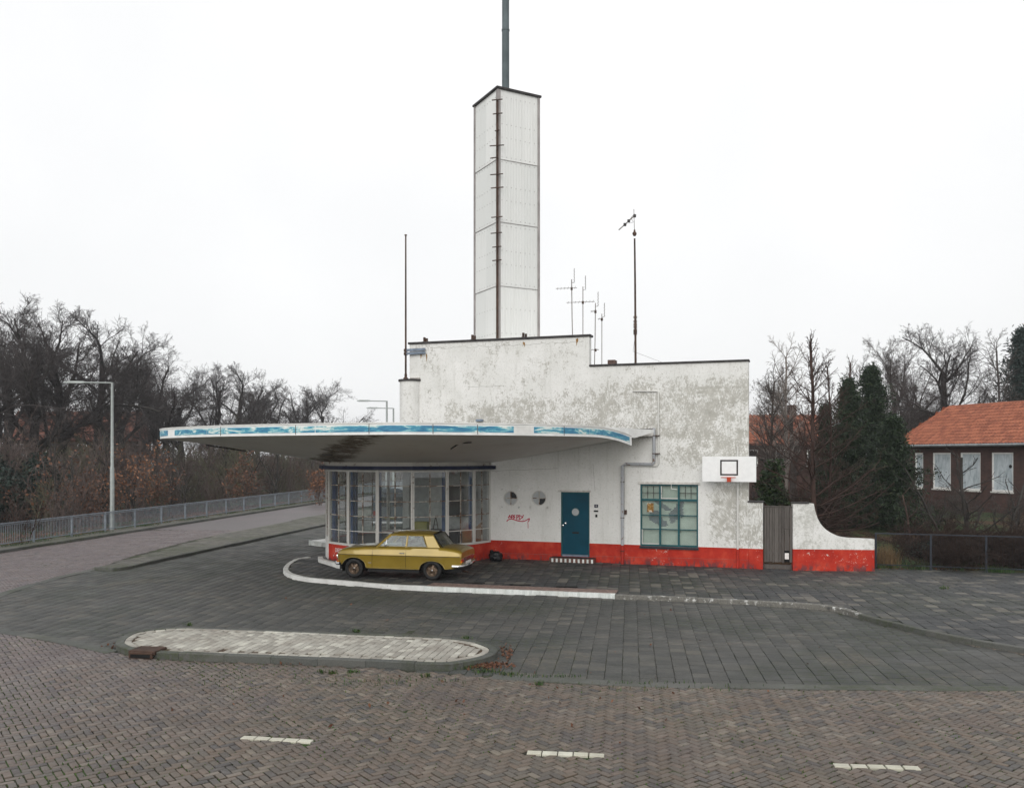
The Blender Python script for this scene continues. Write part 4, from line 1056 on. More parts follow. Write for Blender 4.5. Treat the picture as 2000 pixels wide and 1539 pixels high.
# inside the bay: columns, back wall
for u, Y in ((654, 31.3), (688, 30.6), (694, 33.8), (740, 30.2), (868, 30.6), (920, 31.0)):
    q = loc(((u - U0) / F * Y, Y)); MB().box(q[0] - 0.07, q[0] + 0.07, q[1] - 0.07, q[1] + 0.07, K + 0.03, 3.3).build('column', BLUE_POST, station)
q = loc(((797 - U0) / F * 33, 33)); MB().box(q[0] - 0.13, q[0] + 0.13, q[1] - 0.2, q[1] + 0.2, K + 0.03, 3.3).build('column', INNER, station)
q0, q1 = loc(((838 - U0) / F * 33.4, 33.4)), (sJ + 0.2, 1.2)
MB().bar((q0[0], q0[1], 1.7), (q1[0], q1[1], 1.7), 0.1, 3.2).build('inner_wall', INNER, station)
MB().bar((*loc(((808 - U0) / F * 34.4, 34.4)), 1.7), (*loc(((850 - U0) / F * 33.9, 33.9)), 1.7), 0.06, 3.2).build('inner_screen', FROST, station)
q = loc(((897 - U0) / F * 32.3, 32.3)); MB().box(q[0] - 0.42, q[0] + 0.42, q[1], q[1] + 0.06, 1.5, 2.65).build('notice_board', INNER_DARK, station)

# ---- canopy
out_px = ((1277, 29.15), (1255, 28.6), (1232, 27.9), (1202, 27.0), (1160, 25.9), (1098, 24.75), (1000, 23.85), (890, 23.3), (790, 22.95), (700, 23.2), (550, 24.1), (440, 25.2), (366, 26.6), (322, 28.0))
outer = [((u - U0) / F * Y, Y) for u, Y in out_px] + [(-12.15, 30.2), (-12.0, 32.6), (-10.8, 35.6), (-8.6, 38.2), (-5.6, 40.2), (-2.0, 41.4)]
ZT, ZBt = 4.64, 4.345
inner_c = [(W(S(1277), -0.02), 4.56), (W(S(1250), -0.02), 4.46), (W(S(1215), -0.02), 4.345), (W(S(1170), -0.02), 4.2), (W(S(1100), -0.02), 3.97), (W(S(1040), -0.02), 3.78), (W(S(966), -0.02), 3.54)]
def wl_(p): return np.array(W(*p))
inner_c += [(wl_(B[i]), 3.55) for i in (10, 9, 8, 7, 6, 5, 4, 4, 3, 2, 1, 0)]
m_ = len(outer); inner_i = []
tin = np.linspace(0, 1, len(inner_c)); tou = np.linspace(0, 1, m_)
# pair corner by corner: the first seven outer points with the wall, then the rest round the bay
pair = [0, 1, 2, 3, 4, 5, 6, 7.4, 8.5, 9.6, 10.6, 11.3, 12.0, 12.6, 13.2, 14.0, 15.0, 16.0, 17.0, 18.0]
IC = np.array([(*p, z) for p, z in inner_c])
def icl(t): return np.array([np.interp(t, np.arange(len(IC)), IC[:, k]) for k in range(3)])
OC = catmull(outer, 6); IN = np.array([icl(t) for t in np.interp(np.linspace(0, m_ - 1, len(OC)), np.arange(m_), pair)])
OCl = np.array([loc(p) for p in OC]); INl = np.array([loc(p) for p in IN[:, :2]])
canopy = MB()
nn_ = len(OC); NR = 4
vs = []
for i in range(nn_):
    drop = 0.0
    for r_ in range(NR + 1):
        t = r_ / NR
        zo = ZBt + 0.02 + (0.2 if i < 1 else 0.0) * 0
        z = zo * (1 - t) + IN[i, 2] * t + 0.05 * math.sin(math.pi * t)
        p = OCl[i] * (1 - t) + INl[i] * t
        vs.append((p[0], p[1], z))
zr = np.interp(np.arange(nn_), [0, 10], [4.57, ZBt + 0.02])
for i in range(nn_):
    vs[i * (NR + 1)] = (vs[i * (NR + 1)][0], vs[i * (NR + 1)][1], zr[i])
fs = [(i * (NR + 1) + r_, i * (NR + 1) + r_ + 1, (i + 1) * (NR + 1) + r_ + 1, (i + 1) * (NR + 1) + r_) for i in range(nn_ - 1) for r_ in range(NR)]
canopy.add(vs, fs)
soffit = canopy.build('canopy_soffit', SOFFIT, station, smooth=True)
mb = MB()
top = [(*p, ZT + 0.02) for p in OCl]; topi = [(*p, ZT + 0.06) for p in INl]
mb.add(top + topi, [(i, i + 1, nn_ + i + 1, nn_ + i) for i in range(nn_ - 1)])
mb.build('canopy_roof', COPING, station)
# slab edge and fascia; the right end of the fascia has come loose and hangs down
mb = MB()
for i in range(nn_ - 1):
    a, b = OCl[i], OCl[i + 1]
    mb.add([(*a, zr[i]), (*b, zr[i + 1]), (*b, ZT + 0.02), (*a, ZT + 0.02)], [(0, 1, 2, 3)])
mb.build('canopy_edge', FASCIA_W, station)
Nn = []
for i in range(nn_):
    t = OCl[min(i + 1, nn_ - 1)] - OCl[max(i - 1, 0)]; t /= np.linalg.norm(t); q = np.array([-t[1], t[0]])
    Nn.append(q if q @ (OCl[i] - ctr) > 0 else -q)
Nn = np.array(Nn)
us = U0 + F * OC[:, 0] / OC[:, 1]
arc_ = np.r_[0, np.cumsum(np.linalg.norm(np.diff(OCl, axis=0), axis=1))]
def u_arc(u):
    k = np.argsort(us[:84]); return float(np.interp(u, us[:84][k], arc_[:84][k]))
a_tip = u_arc(1232)
def fas(a):
    p = np.array([np.interp(a, arc_, OCl[:, k]) for k in (0, 1)]); q = np.array([np.interp(a, arc_, Nn[:, k]) for k in (0, 1)])
    sag = 0.24 * max(0, 1 - (a - a_tip) / 2.6) ** 2
    return p, q, sag
def fascia(a0, a1, z0, z1, t0, t1, name, mat, parent=station, stepl=0.25):
    n = max(2, int((a1 - a0) / stepl) + 1); mb = MB(); vs = []
    for a in np.linspace(a0, a1, n):
        p, q, sag = fas(a); o_, i_ = p + q * t1, p + q * t0
        vs += [(*o_, z0 - sag), (*o_, z1 - sag), (*i_, z1 - sag), (*i_, z0 - sag)]
    fs = [(s * 4 + r_, s * 4 + (r_ + 1) % 4, s * 4 + 4 + (r_ + 1) % 4, s * 4 + 4 + r_) for s in range(n - 1) for r_ in range(4)]
    fs += [(0, 3, 2, 1), ((n - 1) * 4, (n - 1) * 4 + 1, (n - 1) * 4 + 2, (n - 1) * 4 + 3)]
    return mb.add(vs, fs).build(name, mat, parent, fix=True)
a_end = arc_[-1]
fb = fascia(a_tip, a_end, ZBt, ZT, 0.002, 0.03, 'canopy_fascia', FASCIA_W)
fascia(a_tip + 0.02, a_end, ZT + 0.001, ZT + 0.035, -0.1, 0.05, 'fascia_lip', WHITE_PAINT, fb)
cuts = [1228, 1150, 1100, 1041, None, 1003, 932, 845, 722, 617, 579, 433, 406, 343, None, 330]
i = 0
segs_ = []
prev = None
for c_ in cuts:
    if c_ is None: prev = None; continue
    if prev is not None: segs_.append((prev, c_))
    prev = c_
for ua, ub in segs_:
    fascia(u_arc(ua) + 0.012, u_arc(ub) - 0.012, ZBt + 0.075, ZT - 0.05, 0.03, 0.038, 'blue_panel', BLUE_STRIP, fb)
fascia(u_arc(330) + 0.01, u_arc(330) + 5.0, ZBt + 0.075, ZT - 0.05, 0.03, 0.038, 'blue_panel', BLUE_STRIP, fb)
fascia(u_arc(1041) + 0.012, u_arc(1003) - 0.012, ZBt + 0.03, ZT - 0.03, 0.031, 0.04, 'blank_panel', WHITE_PAINT, fb)
for k in range(6):
    a = u_arc([1100, 932, 845, 722, 579, 433][k]); p, q, _ = fas(a)
    MB().bar((*(p + q * 0.041), ZBt + 0.02), (*(p + q * 0.041), ZT - 0.01), 0.012, 0.006).build('joint', COPING, fb)
# slots and angle irons under the soffit
def under(u, v, guess=26.0):
    "point on the soffit at a pixel"
    d = np.array([(u - U0) / F, 1.0, (V0 - v) / F]); lo, hi = 20.0, 33.0
    P = np.array([(W(x, y)[0], W(x, y)[1], z) for x, y, z in vs_s]); best = None
    for Y in np.linspace(22, 32, 200):
        q = np.array([d[0] * Y, Y, H + d[2] * Y]); k = np.argsort(np.hypot(P[:, 0] - q[0], P[:, 1] - q[1]))[:4]
        w_ = 1 / (np.hypot(P[k, 0] - q[0], P[k, 1] - q[1]) + 1e-3); zz = (P[k, 2] * w_).sum() / w_.sum()
        if best is None or abs(zz - q[2]) < best[0]: best = (abs(zz - q[2]), q)
    q = best[1]; l_ = loc(q); return (l_[0], l_[1], q[2] - 0.03)
vs_s = vs
for px in (((880, 875), (898, 863.5), (920, 862)), ((537, 864), (549, 864), (607, 878)), ((630, 886), (649, 886.5))):
    MB().tube([under(*p) for p in px], 0.022, 6).build('soffit_iron', COPING, station)
for px in (((403, 867.5), (480, 879.5)),):
    P_ = [under(*p) for p in px]
    MB().tube([(p[0], p[1], p[2]) for p in P_], 0.03, 6).build('soffit_iron', COPING, station)

# ---- pipes on the facade
def wpt(u, v, d): return (S(u), d, ZF(u, v))
MB().tube([wpt(1278, 836, -0.1), wpt(1278, 902, -0.1), wpt(1276, 906.5, -0.1), wpt(1223, 906, -0.1), wpt(1216.5, 910, -0.1), wpt(1216.5, 1064, -0.09)], 0.05, 8).build('drainpipe', PIPE, station, smooth=True)
MB().tube([wpt(1216.5, 1064, -0.09), wpt(1216.5, 1102, -0.085)], 0.052, 8).build('drainpipe_foot', RED_PIPE, station, smooth=True)
MB().tube([wpt(1286.5, 766, -0.05), wpt(1286.5, 905, -0.05), wpt(1284, 909.5, -0.05), wpt(1224, 909.5, -0.05), wpt(1222, 913, -0.05), wpt(1222, 995, -0.05)], 0.028, 6).build('thin_pipe', PIPE_W, station, smooth=True)
MB().tube([wpt(1286.5, 766, -0.05), wpt(1284, 764.5, -0.05), wpt(1237, 764, -0.04)], 0.025, 6).build('thin_pipe', PIPE_W, station)
MB().box(S(1220), S(1224.5), -0.08, 0, ZF(1222, 1004), ZF(1222, 996)).build('pipe_end_box', RUST, station)
for v in (850, 885): MB().box(S(1275), S(1289), -0.16, 0, ZF(1281, v + 1.5), ZF(1281, v)).build('pipe_clamp', RUST, station)
for v in (940, 1010, 1075): MB().box(S(1213.5), S(1219.5), -0.14, 0, ZF(1216, v + 1.5), ZF(1216, v)).build('pipe_clamp', RUST, station)
MB().tube([wpt(1441, 872, -0.06), wpt(1441, 1072, -0.06)], 0.035, 8).build('white_pipe', PIPE_W, station, smooth=True)
MB().tube([wpt(1441, 1072, -0.06), wpt(1441, 1109, -0.06)], 0.036, 8).build('white_pipe_foot', RED_PIPE, station, smooth=True)
stroke('wire_scrap', [tuple((S(1220 + x / 3.846), ZF(1220 + x / 3.846, 840 + y / 3.846))) for x, y in ((340, 312), (296, 375), (350, 400), (352, 440), (395, 445))], 0.02, WHITE_PAINT, station, d=-0.02)
# thin crack lines
CRK = plain('crack_line', (0.16, 0.15, 0.13), 0.95)
random.seed(4)
def crack(u0, v0, u1, v1, n=14, amp=1.2):
    P = [(S(u0 + (u1 - u0) * k / n), ZF(u0 + (u1 - u0) * k / n, v0 + (v1 - v0) * k / n + random.uniform(-amp, amp))) for k in range(n + 1)]
    stroke('crack', P, 0.006, CRK, station, d=-0.0025, th=0.002)
crack(840, 681, 1140, 668, 60, 2.2); crack(915, 756, 985, 754, 14, 0.8); crack(1024, 742, 1023, 760, 6, 0.8); crack(1158, 905, 1162, 960, 8, 1.0)
crack(960, 920, 1090, 915, 12, 0.8); crack(970, 1080, 1090, 1083, 12, 0.5); crack(1155, 1086, 1460, 1093, 20, 0.6)

# things inside the bay
def inside_thing(u, Y, z=K + 0.03): return (*((np.array(((u - U0) / F * Y, Y)))), z)
x, y, z = inside_thing(825, 31.2, 1.1)
t_ = thing('counter', 'long dark counter inside the glazed bay behind the car', 'counter', (*inside_thing(840, 31.6)[:2], K + 0.03), -TH)
MB().box(-1.0, 1.2, -0.25, 0.25, 0, 0.93).build('cabinet', INNER_DARK, t_, bevel=0.01)
MB().box(-1.05, 1.25, -0.3, 0.3, 0.93, 0.97).build('worktop', INNER_DARK, t_)
t_ = thing('yellow_box', 'yellow box standing on the counter inside the bay window', 'box', (*inside_thing(824, 31.4)[:2], K + 1.0), -TH)
MB().box(-0.26, 0.26, -0.15, 0.15, 0, 0.27).build('carton', YELLOW, t_, bevel=0.01)
MB().box(-0.27, 0.27, -0.16, 0.16, 0.27, 0.3).build('lid', YELLOW, t_, bevel=0.01)
t_ = thing('a_frame_easel', 'small dark folding easel inside the bay window', 'easel', (*inside_thing(851, 31.45)[:2], K + 1.0), -TH)
MB().bar((-0.1, 0, 0), (0, 0, 0.5), 0.025).build('leg', RUST, t_); MB().bar((0.1, 0, 0), (0, 0.005, 0.5), 0.025).build('leg', RUST, t_); MB().bar((-0.06, 0, 0.18), (0.06, 0, 0.18), 0.02).build('crossbar', RUST, t_)
def lean(name, u0, u1, v0, v1, Y, label, mat=BOARD, slant=0):
    a, b = at(u0, v1, Y), at(u1, v1, Y - (u1 - u0) / F * Y * math.tan(TH)); za_ = at(u0, v0, Y).z
    t = thing(name, label, 'board', (a.x, a.y, a.z)); d = b - a; d.z = 0
    n = d.normalized().cross(Vector((0, 0, 1)))
    q = [Vector((0, 0, 0)), d, d + Vector((0, 0, za_ - a.z + slant)), Vector((0, 0, za_ - a.z))]
    MB().add(q + [p - n * 0.02 for p in q], [(0, 1, 2, 3), (7, 6, 5, 4), (0, 4, 5, 1), (1, 5, 6, 2), (2, 6, 7, 3), (3, 7, 4, 0)]).build('sheet', mat, t)
    MB().bar(q[3], q[2], 0.02).build('edge_strip', mat, t)
lean('hardboard_sheet', 903, 925, 1034, 1061, 30.75, 'brown board leaning in the bay window left of the last post')
lean('hardboard_sheet', 929, 942, 1030, 1060, 31.1, 'brown board with slanting top leaning right of the last bay post', slant=0.22)

# ---------------------------------------------------------------- clad tower with mast
ZC = 35.0
TC = Vector(((972.5 - U0) / F * ZC, ZC, 0))
ta = R(28.5); TW = 2.08; TX = 1.9
tower = thing('clad_tower', 'tall square white corrugated tower with dark cap and iron ladder spine', 'tower', (TC.x, TC.y, 0), ta)
# local frame: the near corner at 0,0; right face along +x, left face along +y
zt = ZF(972, 172) * 0 + H + (V0 - 174) / F * ZC
zj = [7.3] + [H + (V0 - v) / F * ZC for v in (558.5, 433.5, 311)] + [zt]
MB().box(0.03, TX - 0.03, 0.03, TW - 0.03, 7.0, zt - 0.02).build('core', TRIM_G, tower)
def corr_sheet(face, a0, a1, z0, z1):
    wl, amp, n = 0.073, 0.008, max(8, int((a1 - a0) / 0.073 * 6))
    mb = MB(); vs = []
    for k in range(n + 1):
        a = a0 + (a1 - a0) * k / n; o_ = -0.008 + amp * math.cos(2 * math.pi * a / wl)
        for z in (z0, z1):
            oo = o_ - (0.012 if z == z0 else 0.0)             # each sheet laps over the one below
            vs.append((a, oo, z) if face == 0 else (oo, a, z))
    fs = [(2 * k, 2 * k + 2, 2 * k + 3, 2 * k + 1) for k in range(n)]
    if face: fs = [f[::-1] for f in fs]
    return mb.add(vs, fs).build('corrugated_sheet', CORR, tower, smooth=True)
for face, cut in ((0, 0.64), (1, 0.5)):
    for c_ in range(2):
        wd = TW if face else TX; a0, a1 = (0.05, wd * cut) if c_ == 0 else (wd * cut - 0.03, wd - 0.05)
        for r_ in range(4): corr_sheet(face, a0, a1 + 0.0, zj[r_] + (0.004 if c_ else 0), zj[r_ + 1] + 0.06)
for z in zj[1:4]:
    MB().box(0.1, TX - 0.06, -0.036, -0.02, z - 0.004, z + 0.01).build('lap_line', TRIM_G, tower)
    MB().box(-0.036, -0.02, 0.1, TW - 0.06, z - 0.004, z + 0.01).build('lap_line', TRIM_G, tower)
for x, y in ((0, 0), (TX, 0), (0, TW)):
    for k in range(6):
        z0_, z1_ = 7.3 + (zt - 7.3) * k / 6, 7.3 + (zt - 7.3) * (k + 1) / 6 - 0.008
        if (x, y) == (0, 0): MB().box(-0.035, 0.1, -0.04, -0.015, z0_, z1_).box(-0.04, -0.015, -0.015, 0.1, z0_, z1_).build('corner_trim', TRIM_G, tower)
        else: MB().box(x - 0.06, x + 0.045, y - 0.06 if x == 0 else -0.05, y + 0.045 if x == 0 else 0.06, z0_, z1_).build('corner_trim', TRIM_G, tower)
MB().box(-0.1, TX + 0.1, -0.1, TW + 0.1, zt, zt + 0.09).build('cap', COPING, tower, bevel=0.015)
mb = MB()
for z in [zt - 0.3] + [b + d_ for b in zj[:4] for d_ in (0.12, 0.9, 1.45, 2.45) if b + d_ < zt - 0.4]:
    for k in range(8):
        for f_ in (0, 1):
            a = 0.17 + ((TW if f_ else TX) - 0.3) * k / 7.4
            p = (a, -0.03, z) if f_ == 0 else (-0.03, a, z)
            mb.box(p[0] - 0.009, p[0] + 0.009, p[1] - 0.009, p[1] + 0.009, z - 0.009, z + 0.009)
tag(mb.build('screws', TRIM_G, tower), kind='stuff')
def tz(v): return H + (V0 - v) / F * ZC
dx, dy = math.cos(math.radians(45) * 0 + math.pi * 1.25), math.sin(math.pi * 1.25)
MB().box(-0.09, -0.02, -0.09, -0.02, 7.3, tz(197)).build('ladder_spine', RUST, tower)
rv = Matrix.Rotation(-ta, 3, 'Z') @ Vector((1, 0.0, 0))
for v, l0, l1 in ((198, 10, 11), (225, 8, 11), (258, 4, 5), (287, 14, 14), (311, 13, 1), (343, 13, 12), (369, 12, 13), (426, 11, 11), (457, 12, 10), (484, 9, 9), (510, 9, 9)):
    c_ = Vector((-0.1, -0.1, tz(v)))
    MB().bar(c_ - rv * l0 * ZC / F + Vector((0, 0, -0.02)), c_ + rv * l1 * ZC / F + Vector((0, 0, 0.02)), 0.035).build('rung', RUST, tower)
mq = Vector(((987.5 - U0) / F * 36.3, 36.3, 0)); ml = Matrix.Rotation(-ta, 3, 'Z') @ (mq - TC)
MB().tube([(ml.x, ml.y, zt + 0.1), (ml.x, ml.y, zt + 3.0)], 0.155, 18).tube([(ml.x, ml.y, zt + 3.0), (ml.x, ml.y, zt + 7.5)], 0.15, 18).lathe([(0.155, zt + 2.96), (0.17, zt + 2.97), (0.17, zt + 3.03), (0.15, zt + 3.04)], 18, (ml.x, ml.y, 0)).build('mast', MAST, tower, smooth=True)

# ---------------------------------------------------------------- flagpole, antennas
pb = W(pcx - pr * 0.0 - 0.18, -0.12)
fx, fy = (792.5 - U0) / F * pb[1], pb[1]
fpz = zP + 0.07
fp = thing('flagpole', 'thin rusty flagpole standing on the round pier at the left end', 'flagpole', (fx, fy, fpz), -TH)
ft = H + (V0 - 461) / F * fy - fpz
MB().tube([(0, 0, 0.12), (0, 0, ft * 0.5), (0, 0, ft)], [0.04, 0.035, 0.028], 8).build('pole', RUST, fp, smooth=True)
MB().lathe([(0.0, 0.0), (0.09, 0.0), (0.09, 0.05), (0.05, 0.08), (0.05, 0.2), (0.0, 0.2)], 12).build('foot', RUST, fp)
MB().lathe([(0.0, ft + 0.06), (0.04, ft + 0.05), (0.055, ft + 0.02), (0.03, ft), (0.0, ft)], 10).build('finial', RUST, fp)
for v in (684.5, 691):
    z_ = H + (V0 - v) / F * fy - fpz
    MB().bar((-0.02, -0.04, z_), (0.78, 0.02, z_ + 0.02), 0.03, 0.09).build('bracket', GREY_BLUE, fp)
    MB().lathe([(0.03, z_ - 0.05), (0.075, z_ - 0.05), (0.075, z_ + 0.05), (0.03, z_ + 0.05)], 10).build('collar', RUST, fp)
ANT = plain('weathered_aluminium', (0.2, 0.18, 0.165), 0.6, 0.3, var=0.3)
def antenna(u, v0, base_v, Y, r, label, booms=(), name='roof_antenna', lean_=0.0, mat=ANT):
    zb = zUp - 0.15 if base_v < 690 else zLow - 0.12
    t = thing(name, label, 'antenna', ((u - U0) / F * Y, Y, zb), 0, 'antennas on the station roof')
    top = H + (V0 - v0) / F * Y - zb
    MB().tube([(lean_, 0, 0), (lean_ * 0.3, 0, top * 0.5), (0, 0, top)], r, 6).build('pole', mat, t)
    for (v, ua, ub, els, dy_) in booms:
        z = H + (V0 - v) / F * Y - zb; a, b = (ua - u) / F * Y, (ub - u) / F * Y
        MB().tube([(a, dy_, z + 0.03), (b, -dy_, z)], 0.011, 5).build('boom', mat, t)
        for k in range(els):
            f_ = (k + 0.5) / els; x = a + (b - a) * f_; y_ = dy_ * (1 - 2 * f_)
            MB().tube([(x, y_ - 0.25, z + 0.02), (x, y_ + 0.25, z + 0.02)], 0.007, 4).build('element', mat, t)
        MB().box(-0.04, 0.04, -0.04, 0.04, z - 0.05, z + 0.05).build('clamp', RUST, t)
    for k in range(5):
        z = top - 0.1 + 0.12 * k
        MB().tube([(0.1, -0.22, z), (0.1, 0.22, z)], 0.008, 4).build('element', mat, t)
    MB().tube([(0, 0, top - 0.15), (0.1, 0, top - 0.1), (0.1, 0, top + 0.42)], 0.009, 4).build('element_carrier', mat, t)
    return t
antenna(1116.5, 546, 660, 33.6, 0.02, 'leftmost thin roof antenna with a long boom to the left', [(564, 1086, 1126, 6, 0.15)], lean_=0.05)
antenna(1138.5, 560, 660, 33.9, 0.016, 'thin roof antenna with a wide horizontal boom, second from left', [(591, 1107, 1161, 8, 0.2)])
antenna(1163, 592, 712, 33.2, 0.018, 'thin leaning roof antenna beside the upper block, third from left', [(609, 1154, 1164, 3, 0.1), (684, 1154, 1169, 3, 0.1)], lean_=-0.05)
antenna(1175.5, 613, 712, 33.8, 0.015, 'shortest thin roof antenna, rightmost of the four', [(624, 1168, 1177, 2, 0.05)])
Ym = 33.0; zb = zLow - 0.12
mm = thing('antenna_mast', 'tall rusty antenna mast with insulator and slanting aerial on the low roof', 'antenna', ((1241.5 - U0) / F * Ym, Ym, zb))
def mz(v): return H + (V0 - v) / F * Ym - zb
def mx(u): return (u - 1241.5) / F * Ym
MB().tube([(0, 0, 0), (mx(1240.5), 0, mz(560)), (mx(1239.5), 0, mz(466))], [0.045, 0.038, 0.032], 8).build('pole', RUST, mm, smooth=True)
MB().lathe([(0.0, mz(462)), (0.05, mz(461)), (0.085, mz(457)), (0.075, mz(455)), (0.04, mz(453)), (0.03, mz(449)), (0.0, mz(449))], 12, (mx(1239.3), 0, 0)).build('insulator', RUST, mm, smooth=True)
MB().tube([(mx(1239.2), 0, mz(450)), (mx(1238), 0, mz(409))], 0.012, 5).build('tip_rod', ANT, mm)
MB().tube([(mx(1239.5), 0, mz(421.5)), (mx(1208.5), 0, mz(449.5))], 0.022, 5).build('aerial_boom', ANT, mm)
MB().tube([(mx(1239), 0, mz(418)), (mx(1222), 0, mz(439)), (mx(1237), 0, mz(434)), (mx(1233.5), 0, mz(428))], 0.01, 4).build('aerial_loop', ANT, mm)
for u, v in ((1239.5, 422), (1228, 432), (1220.5, 439)): MB().box(mx(u) - 0.05, mx(u) + 0.05, -0.05, 0.05, mz(v) - 0.05, mz(v) + 0.05).build('joint_block', COPING, mm)
for v in (620, 628, 634, 639, 645, 648, 652): MB().box(mx(1241) - 0.07, mx(1241) + 0.06, -0.05, 0.05, mz(v) - 0.03, mz(v) + 0.03).build('step_clamp', RUST, mm)
MB().tube([(mx(1241), 0, mz(652)), (mx(1258), 3.0, mz(668)), (3.6, 6.0, mz(705))], 0.006, 4).build('stay_wire', ANT, mm)

# ---------------------------------------------------------------- basketball board
bd = -0.55
bq = W(S(1424, bd), bd)
bk = thing('basketball_hoop', 'white rectangular basketball backboard with red hoop on the wall', 'basketball hoop', (bq[0], bq[1], 0), -TH)
def bs(u): return S(u, bd) - S(1424, bd)
def bz(u, v): return ZF(u, v, bd)
z0_, z1_ = bz(1424, 941), bz(1424, 891.5)
MB().box(bs(1371.5), bs(1477), 0, 0.035, z0_, z1_).build('backboard', WHITE_BOARD, bk, bevel=0.004)
q = (bs(1406.5), bs(1441.5), bz(1424, 928.5), bz(1424, 898)); lw = 0.05
MB().box(q[0], q[1], -0.004, 0.002, q[2], q[2] + lw).box(q[0], q[1], -0.004, 0.002, q[3] - lw, q[3]).box(q[0], q[0] + lw, -0.004, 0.002, q[2] + lw, q[3] - lw).box(q[1] - lw, q[1], -0.004, 0.002, q[2] + lw, q[3] - lw).build('target_square', BLACKLINE, bk)
rz_ = bz(1424, 932)
ringp = [(0.23 * math.cos(2 * math.pi * k / 28), -0.33 + 0.23 * math.sin(2 * math.pi * k / 28), rz_) for k in range(29)]
MB().tube(ringp, 0.012, 6, cap=False).build('rim', RED_RIM, bk, smooth=True)
MB().box(-0.06, 0.06, -0.12, -0.001, bz(1424, 941), rz_ + 0.01).bar((-0.05, -0.11, rz_), (-0.2, -0.22, rz_), 0.02).bar((0.05, -0.11, rz_), (0.2, -0.22, rz_), 0.02).build('bracket', RED_RIM, bk)
for sx in (-0.6, 0.6): MB().bar((sx, 0.036, (z0_ + z1_) / 2), (sx, 0.54, (z0_ + z1_) / 2), 0.06).build('wall_arm', GALV, bk)

# ---------------------------------------------------------------- garden wall and gate
GA, GB = np.array(gp(1550, 1113.5, K)), np.array(gp(1708, 1115.5, K))
gd = (GB - GA) / np.linalg.norm(GB - GA); gang = math.atan2(gd[1], gd[0])
gw = thing('garden_wall', 'white garden wall sweeping down in a curve, with red foot', 'wall', (GA[0], GA[1], 0), gang)
def GS(u):
    q = (u - U0) / F; return (q * GA[1] - GA[0]) / (gd[0] - q * gd[1])
def GZv(u, v): return H + (V0 - v) / F * (GA[1] + gd[1] * GS(u))
prof = [(GS(u), GZv(u, v)) for u, v in ((1549, 983.5), (1589.5, 983.5), (1591, 992), (1594.5, 1005), (1600, 1018), (1608, 1029), (1619, 1038), (1633, 1045), (1646, 1049), (1660, 1051), (1708, 1053))]
prof = [prof[0]] + [tuple(p) for p in catmull(prof[1:-1], 3)] + [prof[-1]]
poly = [(0 if False else prof[0][0], 0.02)] + prof + [(prof[-1][0], 0.02)]
n_ = len(poly)
MB().add([(x, 0, z) for x, z in poly] + [(x, 0.24, z) for x, z in poly],
         [tuple(range(n_))[::-1], tuple(range(n_, 2 * n_))] + [(i, (i + 1) % n_, n_ + (i + 1) % n_, n_ + i) for i in range(n_)]).build('wall_body', PLASTER_GARDEN, gw, fix=True)
MB().box(GS(1548), GS(1580), -0.04, 0.28, prof[0][1] + 0.002, prof[0][1] + 0.045).build('coping', COPING, gw, bevel=0.01)
GA0 = W(0.02, 0.1); g1 = GA + gd * (-0.0) + np.array([-gd[1], gd[0]]) * 0.1
gate_v = g1 - GA0; ga_ = math.atan2(gate_v[1], gate_v[0]); gl_ = np.linalg.norm(gate_v)
gt = thing('wooden_gate', 'weathered grey plank gate between the two white walls', 'gate', (GA0[0], GA0[1], 0), ga_)
gz0, gz1 = H + (V0 - 1097.5) / F * GA0[1], H + (V0 - 988) / F * GA0[1]
edges = [0.0, 0.09, 0.19, 0.29, 0.36, 0.52, 0.63, 0.71, 0.90, 1.0]
for i in range(len(edges) - 1):
    a, b = 0.015 + (gl_ - 0.03) * edges[i], 0.015 + (gl_ - 0.03) * edges[i + 1]
    y_ = 0.0 if i % 2 else 0.012
    if i == 7:
        zc = gz0 + (gz1 - gz0) * 0.60
        MB().box(a + 0.004, b - 0.004, y_ - 0.012, y_ + 0.02, zc + 0.008, gz1 - 0.03).build('plank', WOOD, gt, bevel=0.004)
        MB().box(a + 0.012, b - 0.01, y_, y_ + 0.025, gz0 + 0.4, zc).build('plank', WOOD, gt, bevel=0.004)
        MB().box(a + 0.02, b - 0.02, y_ + 0.0, y_ + 0.004, gz0 + 0.12, gz0 + 0.32).build('torn_patch', LETTER, gt)
        MB().box(a + 0.002, b - 0.002, y_ + 0.03, y_ + 0.035, gz0 + 0.02, gz0 + 0.4).build('hole_backing', VOID, gt)
    else:
        MB().box(a + 0.004, b - 0.004, y_, y_ + 0.025, gz0 + 0.02 * (i % 3) * 0.5, gz1 - 0.035).build('plank', WOOD, gt, bevel=0.004)
MB().box(0.0, gl_, -0.015, 0.05, gz1 - 0.03, gz1 + 0.01).build('top_rail', WOOD, gt, bevel=0.004)
for z in (gz0 + 0.25, gz1 - 0.35): MB().box(0.03, gl_ - 0.03, 0.042, 0.08, z, z + 0.1).build('rail', WOOD, gt)
MB().box(0.0, gl_, 0.12, 0.3, K - 0.02, K + 0.12).build('threshold_board', WOOD, gt)

